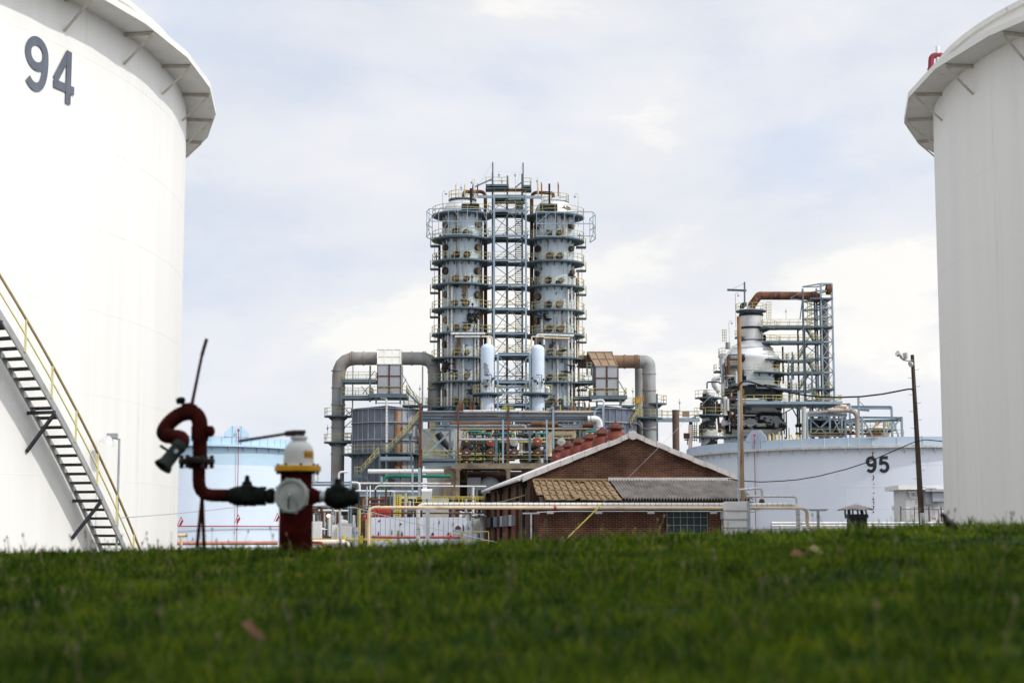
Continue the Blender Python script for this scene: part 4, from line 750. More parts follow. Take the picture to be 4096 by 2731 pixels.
def LP(s, t, dz=0, aL=(0, 0), aR=(0, 0)):   # s across 0..1, t down 0..1
    a = (aL[0]+(aL[1]-aL[0])*t)*(1-s)+(aR[0]+(aR[1]-aR[0])*t)*s; return BL(a, -LT*t, LZ0+(LZ1-LZ0)*t+dz)
m = MB(); rows, cols = 4, 12; L_, R_2 = (aL0, aL1), (aS0, aS1)
for r in range(rows):
    for c_ in range(cols):
        if (r, c_) == (3, 0): continue
        j = random.uniform(-.01, .012); s0, s1 = c_/cols, (c_+1)/cols-.004; t0, t1 = r/rows, (r+1)/rows+.015; tl = random.uniform(-.006, .006)
        if (r, c_) == (3, 5): tl = .06; j = .05
        A = [LP(s0, t0, .01+j, L_, R_2), LP(s1, t0, .01+j, L_, R_2), LP(s1, t1, .07+j+tl, L_, R_2), LP(s0, t1, .07+j-tl, L_, R_2)]
        m.add(A+[v-Vector((0,0,.045)) for v in A], [(3,2,1,0), (4,5,6,7), (0,1,5,4), (2,3,7,6), (1,2,6,5), (3,0,4,7)])
        m.tube([LP(s0+.006, t0, .045+j, L_, R_2), LP(s0+.006, t1, .115+j, L_, R_2)], .05, 8)
m.tube([LP(0, .01, .08, L_, R_2), LP(1, .01, .08, L_, R_2)], .07, 8); m.box(LP(.62, .12, .12, L_, R_2), (.5, .3, .06), rz=.3); m.build('tile_roof', tile, bb)
m = MB(); n = 460; vs = []; L_, R_2 = (aS0+.06, aS1+.06), (aR0, aR1)
for t in (0, .52, .521, 1):
    for i in range(n+1): vs.append(LP(i/n, t, .08+.07*math.sin(i/n*2*pi*44)+(.02 if t in (.52,) else 0), L_, R_2))
m.add(vs, [(j*(n+1)+i, (j+1)*(n+1)+i, (j+1)*(n+1)+i+1, j*(n+1)+i+1) for j in range(3) for i in range(n)], 0, True); m.build('corrugated_roof', corr, bb)
m = MB(); L_, R_2 = (aL0, aL1), (aR0, aR1); A = [LP(0.01, 0, -.06, L_, R_2), LP(.99, 0, -.06, L_, R_2), LP(.99, .985, -.06, L_, R_2), LP(0.01, .985, -.06, L_, R_2)]
m.add(A+[v-Vector((0,0,.10)) for v in A], [(0,3,2,1), (4,5,6,7), (2,3,7,6), (0,1,5,4), (1,2,6,5), (3,0,4,7)]); m.bar(LP(0, 1, -.14, L_, R_2), LP(1, 1, -.14, L_, R_2), .12, .16); m.build('roof_underside', mat('dark_timber', (.05,.035,.028), .9, var=.3, vs=2), bb)
m = MB(); m.bar(BL(aS0, -.06, LZ0+.10), BL(aR0, -.06, LZ0+.12), .14, .18); m.build('flashing_strip', cope, bb)
wa, wc = a_of(1900+1497/1.96, wb-.02), a_of(1900+1812/1.96, wb-.02); z1, z0 = rM(1600, 795, 85.5).z, rM(1600, 943, 85.5).z; wz1 = z1+.25
wn = MB(); wn.prism([BL(wa, wb-.03, z0), BL(wc, wb-.03, z0), BL(wc, wb-.03, wz1), BL(wa, wb-.03, wz1)], vx*.02); wo_ = wn.build('window', glass_d, bb)
m = MB()
for i in range(7): a = wa+(wc-wa)*i/6; m.bar(BL(a, wb-.05, z0), BL(a, wb-.05, wz1), .035)
for i in range(4): z = z0+(wz1-z0)*i/3; m.bar(BL(wa, wb-.055, z), BL(wc, wb-.055, z), .035)
m.build('window_frame', mat('dim_window_frame', (.15,.17,.165), .7, var=.2, vs=2), wo_)
m = MB(); a = a_of(1900+1925/1.96, wb); m.box(BL(a, wb-.1, rM(1, 800, 85).z), (.18, .15, .4)); m.tube([BL(a, wb-.06, 0), BL(a, wb-.06, rM(1, 820, 85).z)], .025, 6); m.build('switch_box', grey_p, bb)
# ------------------------------------------------------------------ pipes in front of the building
YPp = 70.
def run(fn, pts, Y, rpx, s, mt, name, lb, band=None, br=None, cat='pipe', ground=False, fl=None, bm=None, n=12):
    q = [fn(*p, Y) if len(p) == 2 else fn(*p) for p in pts]
    if ground: q[-1 if ground == 1 else 0].z = 0
    m = MB(); m.pipe(q, rpx/s*Y/FPX, br=br, n=n, band=band, flange=fl); return top(m, name, [mt, bm or steel_d], lb, cat)
cr_ = .075; m = MB(); q = [P(1200+810/2.94, 2170, YPp), P(1200+810/2.94, 2029, YPp), P(2900+572/1.7425, 2031, YPp), P(2900+572/1.7425, 2112, YPp), P(3393, 2118, YPp)]; q[0].z = 0
m.pipe(q, .070, br=.28, n=16); crm = top(m, 'cream_pipe', cream, 'long cream pipe with rust stains running across in front of the brick building', 'pipe')
m = MB(); q = [P(1200+1390/2.94, 2170, YPp+.5), P(1200+1390/2.94, 2017, YPp+.5), P(2900+508/1.7425, 2019, YPp+.5), P(2900+510/1.7425, 2115, YPp+.5)]; q[0].z = 0; q[-1].z = 0
m.pipe(q, .085, br=.28, n=16, band=.22); top(m, 'insulated_pipe', [galw, steel_d], 'long white jacketed pipe with dark bands running above the cream pipe', 'pipe')
m = MB(); m.tube([P(1900+485/1.96, 2048, 69.6), P(2250, 2044, 69.6), P(1900+1960/1.96, 2044, 69.6), P(2900+200/1.7425, 2046, 69.6), P(2900+250/1.7425, 2036, 69.6), P(2900+720/1.7425, 2036, 69.6)], .022, 8)
for x in (590, 970, 1380, 1870): q = P(1900+x/1.96, 2048, 69.6); m.box(q, (.28, .1, .12))
top(m, 'conduit', gal, 'thin grey conduit with junction boxes just below the cream pipe', 'conduit')
m = MB(); q = P(1900+628/1.96, 2030, YPp); m.tube([q-Vector((.05,0,0)), q+Vector((.05,0,0))], .082, 14); top(m, 'pipe_marker', redb, 'small bright red marker band on the cream pipe', 'marker')
m = MB(); m.tube([P(1900+2110/1.96, 1957, 71.5), P(2900+180/1.7425, 1955, 71.5), P(2900+258/1.7425, 1951, 71.5)], .05, 10)
m = MB(); m.pipe([P(2900+100/1.7425, 1958, 71.5), P(2900+258/1.7425, 1951, 71.5), P(2900+258/1.7425, 2000, 71.5)], .05, br=.16, n=10, band=.25); o = top(m, 'insulated_pipe', [galw, steel_d], 'short white pipe bending down to a rusty valve right of the corrugated roof', 'pipe')
m = MB(); q = P(2900+257/1.7425, 2000, 71.5); m.axis(q+Vector((0,0,.05)), q-Vector((0,0,.25)), [(0, 0), (0, .09), (.06, .09), (.07, .12), (.16, .12), (.18, .08), (.26, .08), (.3, 0)], 12); m.build('valve', rustm, o)
m = MB(); q = [P(2900+150/1.7425, 1985, 72.5), P(2900+498/1.7425, 1985, 72.5), P(2900+498/1.7425, 2020, 72.5)]; m.pipe(q, .045, br=.15, n=10, band=.3); top(m, 'insulated_pipe', [galw, steel_d], 'white banded pipe running level just above the cream pipe elbow at right', 'pipe')
for (x, y0, lb, w) in ((1200+1502/2.94, 2036, 'grey steel post holding the cream pipe in front of the peeling white wall', .16), (2900+648/1.7425, 2040, 'grey T shaped post holding the conduit end right of the white panel', .10), (1900+440/1.96, 2052, 'slim grey bracket post under the pipes at the brick building corner', .07)):
    q = P(x, y0, YPp-.1); m = MB(); m.ibeam((q.x, YPp-.1, 0), (q.x, YPp-.1, q.z), w, w); m.bar((q.x-.35, YPp-.1, q.z), (q.x+.35, YPp-.1, q.z), .08, .06); top(m, 'pipe_support', grey_p, lb, 'pipe support')
# white panel box
a, b = rM(1965, 692, 69), rM(2150, 692, 69); m = MB(); zt = a.z; n = 12; bxo = thing('panel_cabinet', 'white ribbed sheet metal cabinet at the foot of the tall pole', 'cabinet', ((a.x+b.x)/2, 69.3, 0))
zs_ = [zt, rM(1, 768, 69).z, rM(1, 836, 69).z, rM(1, 902, 69).z, 0]
for k in range(4):
    m = MB(); m.box(((a.x+b.x)/2-.04, 69.4, (zs_[k]+zs_[k+1])/2), (b.x-a.x-.08, .8, zs_[k]-zs_[k+1]-.03))
    for i in range(7): x = a.x+(b.x-a.x-.1)*(i+.3)/7; m.box((x, 68.99, (zs_[k]+zs_[k+1])/2), (.06, .04, zs_[k]-zs_[k+1]-.08))
    m.build('ribbed_sheet', white_p, bxo)
m = MB(); m.box((b.x-.03, 69.35, zt/2), (.11, .84, zt+.02)); 
for k in (1, 2, 3): m.box(((a.x+b.x)/2, 68.98, zs_[k]), (b.x-a.x, .05, .035))
m.build('cabinet_frame', grey_p, bxo)
# pole with conduit
YP1 = 74.; tp, bt = P(2955, 1266, YP1), P(2969, 2004, YP1); dirp = (bt-tp)/(tp.z-bt.z); gp = bt+dirp*bt.z
pole1 = thing('utility_pole', 'bare tan wooden pole with rust streaks and a grey conduit standing behind the white cabinet', 'pole', (gp.x, YP1, 0))
m = MB(); m.tube([gp, bt, tp], [.115, .112, .088], 14); m.build('pole_shaft', wood2, pole1)
m = MB(); c0, c1 = P(2955, 1563, YP1-.12), P(2956, 1988, YP1-.12); m.tube([c0, c1], .062, 12); m.tube([c1, Vector((c1.x, c1.y, 0))], .045, 10); m.tube([c1+Vector((0,0,.2)), c1-Vector((0,0,.05))], .085, 12)
for yy in (1620, 1830, 1980): q = P(2955, yy, YP1-.12); m.tube([q-Vector((0,0,.03)), q+Vector((0,0,.03))], .072, 12)
m.build('conduit', gal, pole1)
YP2 = 78.; tp2, bt2 = P(2900+1305/1.7425, 1350+120/1.7425, YP2), P(2900+1372/1.7425, 1350+1290/1.7425, YP2); d2 = (bt2-tp2)/(tp2.z-bt2.z); g2 = bt2+d2*bt2.z
pole2 = thing('utility_pole', 'leaning dark wooden pole with climbing pegs and two floodlights in front of tank 95', 'pole', (g2.x, YP2, 0))
m = MB(); m.tube([g2, bt2, bt2.lerp(tp2, .5), tp2], [.145, .138, .112, .082], 14); m.build('pole_shaft', wood, pole2)
for i in range(19):
    q = bt2.lerp(tp2, .06+i*.05); s = 1 if i % 2 else -1; m = MB(); m.tube([q, q+Vector((s*.24, 0, 0)), q+Vector((s*.27, 0, .04))], .012, 5); m.build('climbing_peg', gal, pole2)
m = MB(); q = bt2.lerp(tp2, .03); m.box(q+Vector((.0,-.12,-.05)), (.2, .03, .55)); m.build('tag_plate', white_p, pole2)
qa = rF(1310, 158, YP2-.1); m = MB(); m.tube([qa, rF(1262, 162, YP2-.15), rF(1225, 138, YP2-.2)], .022, 6); m.tube([rF(1262, 162, YP2-.15), rF(1262, 140, YP2-.15)], .02, 6); m.tube([rF(1222, 136, YP2-.2), rF(1252, 158, YP2-.15)], .05, 8); m.build('lamp_arm', gal, pole2)
for (a, b, r0, r1) in ((rF(1232, 132, YP2-.2), rF(1200, 108, YP2-.35), .06, .125), (rF(1262, 146, YP2-.15), rF(1254, 104, YP2-.2), .10, .11)):
    m = MB(); L = (b-a).length; m.axis(a, b, [(0, 0), (0, r0), (L*.35, r0*1.1), (L*.6, r1), (L, r1*1.08), (L, r1*.95), (L*.9, 0)], 18); m.build('floodlight', galw, pole2)
m = MB(); a, b = rF(1308, 178, YP2-.1), rF(1276, 196, YP2-.25); m.axis(a, b, [(0, .02), (.05, .09), (.16, .14), (.17, .13), (.17, 0)], 16); m.build('dome_fitting', galw, pole2)
pts = [(90,372,-.12),(94,340,-.12),(108,315,-.1),(130,306,-.08),(165,306,0),(200,315,.1),(300,347,.5),(400,372,.9),(500,392,1.3),(600,407,1.8),(700,414,2.2),(800,416,2.6),(950,411,3.1),(1100,393,3.5),(1200,374,3.7),(1270,360,3.8),(1300,358,3.8),(1314,372,3.8)]
m = MB(); m.tube([rF(x, y, 74.+dy) for x, y, dy in pts], .036, 8); m.tube([rF(x, y-4, 74.+dy+.05) for x, y, dy in pts[4:-2]], .012, 5); top(m, 'cable', wire, 'thick black cable sagging from the tan pole to the leaning dark pole', 'cable')
pts = [(20,985,.2),(130,998,.3),(250,1005,.4),(400,998,.8),(500,990,1.1),(650,965,1.6),(850,915,2.2),(1000,865,2.7),(1150,800,3.2),(1300,735,3.7),(1345,720,3.85),(1400,711,4.3),(1515,722,5.6),(1640,750,7.5)]
m = MB(); m.tube([rF(x, y, 74.+dy) for x, y, dy in pts], .022, 8); top(m, 'cable', wire, 'lower black cable rising across the number 95 to the leaning pole', 'cable')
ga = P(2254, 2166, 66.3); gb = P(2410, 2013, 67.8); gc = P(2950, 1478, YP1); m = MB(); m.tube([ga+(ga-gb)*1.2, gc], .007, 5); gw = top(m, 'guy_wire', gal, 'thin guy wire slanting over the gable up to the tan pole', 'wire')
m = MB(); m.tube([ga+(ga-gb)*.6+Vector((0,-.01,0)), gb+Vector((0,-.01,0))], .028, 8); m.build('guy_guard', yelb, gw)
# ------------------------------------------------------------------ twin columns
YC = 250.; CR = 3.02; DR = 4.55
def deck(par, c, r0, r1, z, a0=0, a1=2*pi, railarc=None, name='platform', gus=True, post=1.9, rm=None, n=40):
    m = MB(); m.ring(c, r0, r1, z, .22, a0, a1, n)
    if gus:
        k = max(3, int((a1-a0)/(2*pi)*18))
        for i in range(k):
            a = a0+(a1-a0)*(i+.5)/k; d = Vector((math.cos(a), math.sin(a), 0)); e = Vector((-d.y, d.x, 0))*.05; o = Vector((c[0], c[1], z-.22)); m.prism([o+d*r0-e, o+d*(r0+(r1-r0)*.5)-e, o+d*r0-e-Vector((0,0,.5))], e*2)
    pf = m.build(name, steel, par)
    if railarc is not False:
        b0, b1 = railarc if railarc else (a0, a1); g = MB(); rail(g, arcpts(c, r1-.05, z, b0, b1, max(4, int((b1-b0)/.17))), sp=post, w=.065); g.build('railing', rm or yel, pf)
    return pf
def manholes(par, c, R, z, angs, name='manhole'):
    for k, (a, dz, r) in enumerate(angs):
        d = Vector((math.cos(a), math.sin(a), 0)); o = Vector((c[0], c[1], z+dz)); m = MB()
        m.axis(o+d*(R-.1), o+d*(R+.42), [(0, r*1.12), (.22, r*1.12), (.24, r*.95), (.36, r*.95), (.37, r*1.15), (.46, r*1.15)], 14, 0); m.axis(o+d*(R+.35), o+d*(R+.46), [(.01, r*1.1), (.115, r*1.02), (.12, 0)], 14, 1)
        e = Vector((-d.y, d.x, 0)); m.tube([o+d*(R+.4)+e*r*1.2, o+d*(R+.45)+e*r*1.25+Vector((0,0,r*.9)), o+d*(R+.5)+e*r*.5+Vector((0,0,r*1.55)), o+d*(R+.5)+Vector((0,0,r*1.1))], .035, 5, 0)
        m.build(name, [steel_d, mh_face], par)
mh_face = mat('tan_manhole_face', (.15,.105,.065), .8, var=.5, vs=.6, rust=.5, rustc=(.035,.022,.018), rs=.8)
def goose(fn, x, y, Y, h, lb, side=1):
    p = fn(x, y, Y); m = MB(); b = p-Vector((0,0,h)); m.tube([b, p-Vector((0,0,.3)), p+Vector((side*.12,0,-.02)), p+Vector((side*.38,0,0)), p+Vector((side*.5,0,-.25))], .045, 6); m.lathe(p+Vector((side*.5,0,-.45)), [(.05,.2),(.10,.1),(.26,0),(.25,-.01),(.10,-.05),(.08,-.2),(.01,-.24)], 10)
    top(m, 'platform_lamp', gal, lb, 'lamp', 'gooseneck lamps on the columns')
LV = {'l': [840, 939, 1031, 1127, 1225, 1324, 1423, 1520, 1620], 'r': [847, 944, 1036, 1135, 1232, 1329, 1425, 1523, 1621]}
def column(side, pxc, lab):
    X = P(pxc, 1250, YC).x; c = (X, YC); sg = -1 if side == 'l' else 1
    t = thing('distillation_column', lab, 'column', (X, YC, 0)); zs = [P(pxc, y, YC-DR).z for y in LV[side]]
    ztop = zs[0]+.05; m = MB(); prof = [(CR+.15, 0), (CR+.15, 3), (CR, 3.2)]; z = 4.5
    while z < ztop-.5: prof += [(CR, z-.05), (CR+.035, z-.03), (CR+.035, z+.03), (CR, z+.05)]; z += 1.85
    prof += [(CR, ztop)]; m.lathe((X, YC, 0), prof, 64); m.build('shell', colm, t)
    m = MB(); zd = P(pxc, 792, YC).z; m.lathe((X, YC, 0), [(CR*.97*math.cos(a), ztop+.3+(zd-ztop-.3)*math.sin(a)) for a in np.linspace(0, pi/2*.98, 12)], 48); m.lathe((X, YC, 0), [(CR, ztop), (CR*.97, ztop+.3)], 48); m.build('dome', [alum], t)
    # open side towards the stair tower
    for i, z in enumerate(zs):
        a0, a1 = (r_(-200), r_(-18)) if side == 'l' else (r_(-162), r_(20))
        deck(t, c, CR, DR, z, 0, 2*pi, (a0, a1) if i != 1 else (a0, a1))
        if i < 9:
            zz = z+.62; A = [(-42, 1.35), (-78, .05), (-106, .05), (-140, 1.35)] if side == 'l' else [(-38, 1.35), (-76, .05), (-104, .05), (-142, 1.35)]
            for aa_, dz in A:
                if i == 0: continue
                manholes(t, c, CR, zz, [(r_(aa_+random.uniform(-3, 3)), dz+random.uniform(-.1, .1), random.uniform(.34, .5))])
    g9 = random.Random(31 if side == 'l' else 47)
    for i in range(1, 9):
        for k in range(4):
            a_ = r_(g9.uniform(-165, -15)); rr = g9.uniform(CR+.3, DR-.25); o = Vector((X+rr*math.cos(a_), YC+rr*math.sin(a_), zs[i])); m = MB(); h_ = g9.uniform(.4, 1.3); m.tube([o, o+Vector((0,0,h_))], g9.uniform(.05, .11), 6); m.axis(o+Vector((-.16,0,h_*.6)), o+Vector((.2,0,h_*.6)), [(0, .16), (.1, .16), (.12, .07), (.25, .07), (.27, .15), (.36, .15)], 7); m.build('deck_valve', g9.choice([steel_d, brownv, black, duct, steel]), t)
    # small side platforms between the levels
    for i in range(1, 8):
        z = (zs[i]+zs[i+1])/2+.9; m = MB(); xs_ = X+sg*(DR+.1); m.box((xs_-sg*.6, YC+.3, z-.08), (1.5, 1.6, .16)); pf = m.build('side_platform', steel, t)
        g = MB(); rail(g, [(X+sg*(CR+.9), YC-.5, z), (xs_+sg*.12, YC-.5, z), (xs_+sg*.12, YC+1.1, z)], sp=1.1, w=.06); g.build('railing', yel, pf)
    m = MB(); xl = X+sg*(CR+1.15)
    for dy in (-.25, .25): m.bar((xl, YC+dy+.3, 6), (xl, YC+dy+.3, zs[1]+1), .05)
    z = 6
    while z < zs[1]: m.bar((xl, YC+.05, z), (xl, YC+.55, z), .035); z += .45
    m.build('ladder', yel, t)
    # top ring platform and vents
    xr = (1850 if side == 'l' else 2219); Xr = P(xr, 780, YC).x; zr = P(xr, 788 if side == 'l' else 799, YC-2.1).z
    pf = deck(t, (Xr, YC), .4, 2.1, zr, railarc=(0, 2*pi), gus=False, name='top_platform', post=1.3)
    m = MB()
    for k in range(8): a = k*pi/4+.2; m.bar((Xr+1.7*math.cos(a), YC+1.7*math.sin(a), zr-.2), (Xr+1.7*math.cos(a), YC+1.7*math.sin(a), zr-1.6), .09)
    m.build('platform_legs', steel, pf)
    return t, c, zs, zr
colL = column('l', 1848.5, 'left twin distillation column with round platforms and clean bright dome')
colR = column('r', 2217, 'right twin distillation column with round platforms and torn patch on its dome')
# dome patch on the right dome
m = MB(); c = colR[1]; zt = colR[2][0]
for (a, e0, s) in ((-62, .45, .8), (-52, .38, .7), (-40, .35, .65), (-70, .62, .35), (-30, .5, .6)):
    th = r_(a); el = e0; rr = CR*.975*math.cos(el); d = Vector((math.cos(th)*math.cos(el), math.sin(th)*math.cos(el), math.sin(el))); o = Vector((c[0]+rr*math.cos(th), c[1]+rr*math.sin(th), zt+.3+2.0*math.sin(el))); Mq = d.to_track_quat('Z', 'Y').to_matrix(); g0 = random.Random(int(a*10)); pl = [o+Mq@Vector((s*g0.uniform(.6, 1.1)*math.cos(k), s*.6*g0.uniform(.6, 1.1)*math.sin(k), .05)) for k in np.linspace(0, 2*pi, 12)[:-1]]; m.prism(pl, d*.03)
m.build('torn_cladding', brownv, colR[0])
# black relief stacks, inverted U pipes, vents, insulated risers
def part_tube(par, name, pts, r, mt, n=10, band=None, br=None, bm=None):
    m = MB(); m.pipe(pts, r, n=n, br=br, band=band); return m.build(name, [mt, bm or steel_d], par)
S_ = lambda n, s: n/s*YC/FPX
for fn, col, x, y0, y1, lx in ((rA, colL[0], 642, 420, 690, 0), (rA, colR[0], 1624, 362, 690, 0)):
    part_tube(col, 'relief_stack', [fn(x, y1, YC-3.1), fn(x, (y0+y1)/2+20, YC-3.1), fn(x-2, y0, YC-3.1)], S_(17 if x < 1000 else 13, 3.136), black)
    m = MB(); q = fn(x-10, 655, YC-3.3); m.box(q, (2.6, .8, .9)); m.build('stack_base', black, col)
part_tube(colL[0], 'overhead_pipe', [rA(548, 530, YC), rA(552, 464, YC), rA(818, 458, YC+1), rA(826, 700, YC+1), rB(745, 100, YC+1), rB(735, 900, YC+1), rB(735, 1500, YC+1)], .27, rustm, br=.9, n=12)
part_tube(colR[0], 'overhead_pipe', [rA(1672, 540, YC), rA(1668, 480, YC), rA(1402, 468, YC+1), rA(1400, 700, YC+1), rB(1245, 100, YC+1), rB(1250, 700, YC+1)], .27, rustm, br=.9, n=12)
for k, x in enumerate((450, 562, 663, 722)): m = MB(); m.tube([rA(x, 530, YC-1.2), rA(x, 395, YC-1.2), rA(x+4, 356, YC-1.2)], [.09, .12, .05], 8); m.build('vent_pipe', orust if k > 1 else cream, colL[0])
for k, x in enumerate((1483, 1525, 1735)): m = MB(); m.tube([rA(x, 520, YC-1.2), rA(x, 380, YC-1.2), rA(x-5, 340, YC-1.2)], [.09, .12, .05], 8); m.build('vent_pipe', orust if k else cream, colR[0])
def riser(col, x, y0, y1, yo, r, mt=galw, band=.6):
    p, q = rB(x, y0, YC+yo), rB(x, y1, YC+yo); q = Vector((p.x, p.y, q.z)); part_tube(col, 'riser_pipe', [p, q], r, mt, 8, band)
for x, y0, y1 in ((315, 105, 1500), (356, 140, 1500), (486, 780, 1500), (618, 560, 1480), (652, 500, 1480)): riser(colL[0], x, y0, y1, -3.35 if 350 < x < 600 else -2.9 if x < 350 else -2.6, .15)
for x, y0, y1 in ((1365, 500, 640), (1405, 570, 1440), (1540, 780, 1520), (1660, 160, 1500), (1697, 140, 1520)): riser(colR[0], x, y0, y1, -3.3 if 1450 < x < 1680 else -2.8, .15)
for (cl_, x_, y0_, y1_, yo_, r_2, mt_) in ((colL[0], 700, 100, 1480, -1.6, .12, rustm), (colL[0], 676, 380, 1480, -2.2, .10, brownv), (colL[0], 262, 640, 1490, -2.0, .08, brownv), (colL[0], 430, 1200, 1500, -3.4, .08, orust), (colR[0], 1272, 60, 700, -1.4, .12, rustm), (colR[0], 1330, 900, 1480, -2.4, .09, brownv), (colR[0], 1480, 700, 1060, -3.3, .07, steel_d), (colR[0], 1728, 380, 1520, -2.0, .10, duct)):
    riser(cl_, x_, y0_, y1_, yo_, r_2, mt_, None)
riser(colL[0], 218, -330, 850, .5, .20, rustm, None); riser(colL[0], 210, 600, 1500, .1, .26, duct, 2.)
riser(colR[0], 1750, 30, 1000, .3, .10, rustm, None); riser(colR[0], 1772, -50, 1500, .1, .16, cream, 2.5)
# dark torn insulation lumps round nozzles
for col, fn, lst in ((colL[0], rB, [(600, 470, .75), (640, 440, .5), (545, 540, .7), (330, 990, .6), (375, 1070, .55), (300, 1045, .45), (430, 1480, .5), (400, 120, .4), (640, 1330, .55)]), (colR[0], rB, [(1365, 460, .55), (1430, 490, .5), (1610, 830, .45), (1640, 1085, .65), (1690, 1015, .45), (1700, 15, .45), (1400, 1330, .3)])):
    for (x, y, s) in lst:
        o = fn(x, y, YC-3.2); m = MB(); g0 = random.Random(int(x+y))
        for k in range(4): q = o+Vector((g0.uniform(-s, s), g0.uniform(-.2, .1), g0.uniform(-s*.7, s*.7))); m.lathe(q, [(.02, -.3*s)]+[(g0.uniform(.3, .5)*s, z*s) for z in (-.25, 0, .2)]+[(.02, .35*s)], 7, smooth=False)
        m.tube([o+Vector((-s*1.3, -.2, .1)), o+Vector((s*1.2, -.25, -.1))], .10, 6); m.build('burnt_nozzle', black, col)
for x, y, y1 in ((345, 657, 735), (390, 690, 680)): part_tube(colL[0], 'header_pipe', [rB(x, y, YC-4.7), rB(y1, y, YC-4.7)], .13 if y > 670 else .17, galw, 10, 1.5)
part_tube(colR[0], 'header_pipe', [rB(1725, 680, YC-4.7), rB(1305, 667, YC-4.7), rB(1310, 780, YC-4.7)], .17, galw, 10, 1.5)
part_tube(colR[0], 'header_pipe', [rB(1680, 710, YC-4.75), rB(1390, 700, YC-4.75), rB(1385, 690, YC-4.75), rB(1250, 690, YC-4.75), rB(1245, 800, YC-4.75)], .12, cream, 10)
# box shaped hoist frames
def hoist(x0, x1, ya, yb, yc, label, side):
    t = thing('box_truss', label, 'frame', (rA((x0+x1)/2, yc, YC-5.2).x, YC-5.2, rA(1, yc, YC-5.2).z)); Yf = YC-5.2; Yb = YC+1
    Z = [rA(1, y, Yf).z for y in (ya, yb, yc)]; X0, X1 = rA(x0, 800, Yf).x, rA(x1, 800, Yf).x; m = MB()
    for z in Z: m.bar((X0, Yf, z), (X1, Yf, z), .10, .12)
    n = 6
    for i in range(n+1): x = X0+(X1-X0)*i/n; m.bar((x, Yf, Z[2]), (x, Yf, Z[0]), .09)
    w = (X1-X0)/n
    if side < 0: dg = [((X0, Z[1]), (X0+w*1.2, Z[0])), ((X0+w*2.5, Z[0]), (X0+w*3.4, Z[1])), ((X1-w*.4, Z[0]), (X1, Z[1])), ((X0+w*1.2, Z[2]), (X0+w*2, Z[1])), ((X1-w*1.0, Z[2]), (X1, Z[1]))]
    else: dg = [((X0, Z[1]), (X0+w*1.5, Z[0])), ((X0, Z[1]), (X0+w, Z[2])), ((X1-w*1.6, Z[0]), (X1-w*2.6, Z[1])), ((X0+w, Z[2]), (X0+w*2, Z[1]))]
    for (a, b) in dg: m.bar((a[0], Yf+.02, a[1]), (b[0], Yf+.02, b[1]), .07)
    m.build('front_truss', steel_l, t)
    m = MB(); Xs = X0 if side < 0 else X1; xs2 = Xs+side*.5
    pts = [(Xs, Yf), (xs2, Yf+2.4), (Xs-side*.2, Yf+5.5)]
    for z in Z:
        for p, q in zip(pts, pts[1:]): m.bar((p[0], p[1], z), (q[0], q[1], z), .08)
    for p in pts[1:]: m.bar((p[0], p[1], Z[2]), (p[0], p[1], Z[0]), .08)
    for p, q in zip(pts, pts[1:]): m.bar((p[0], p[1], Z[1]), (q[0], q[1], Z[0]), .06); m.bar((p[0], p[1], Z[1]), (q[0], q[1], Z[2]), .06)
    m.build('side_truss', steel_l, t)
hoist(115, 835, 675, 832, 992, 'box shaped pale blue steel frame round the upper left column', -1)
hoist(1462, 2168, 715, 862, 1018, 'box shaped pale blue steel frame round the upper right column', 1)
# stair tower
tw = thing('stair_tower', 'open blue steel stair tower between the twin columns', 'tower', (P(2041, 1600, YC).x, YC, 0))
YF1, YB1 = 247.2, 252.2; XL, XR = rA(930, 900, YF1).x, rA(1328, 900, YF1).x; XM = rA(1088, 900, YB1).x
zt_ = rA(1, 505, YF1).z; zb_ = rB(1, 860, YF1).z
for (x, y, z1, w) in ((XL, YF1, zt_, .34), (XR, YF1, zt_, .34), (XL-.25, YB1, zt_-.5, .26), (XR-.5, YB1, zt_+2.6, .26), (XM, YB1, zt_, .24), (XL-.25, YF1+.9, zt_+3.6, .26), (XR-.55, YF1+.8, zt_+3.4, .26), (XM+.1, YF1+1.2, zt_+3.2, .24)):
    m = MB(); m.ibeam((x, y, 0), (x, y, z1), w, w) if w < .3 else m.ibeam((x, y, 0), (x, y, z1), w*.8, w); m.build('post', steel_l if w > .3 else steel, tw)
tz = [rA(1, 1015, YF1).z, rA(1, 1318, YF1).z, rB(1, 110, YF1).z, rB(1, 378, YF1).z, rB(1, 650, YF1).z, rB(1, 905, YF1).z, rB(1, 1190, YF1).z, rB(1, 1450, YF1).z]
tz = [rA(1, 700, YF1).z]+tz
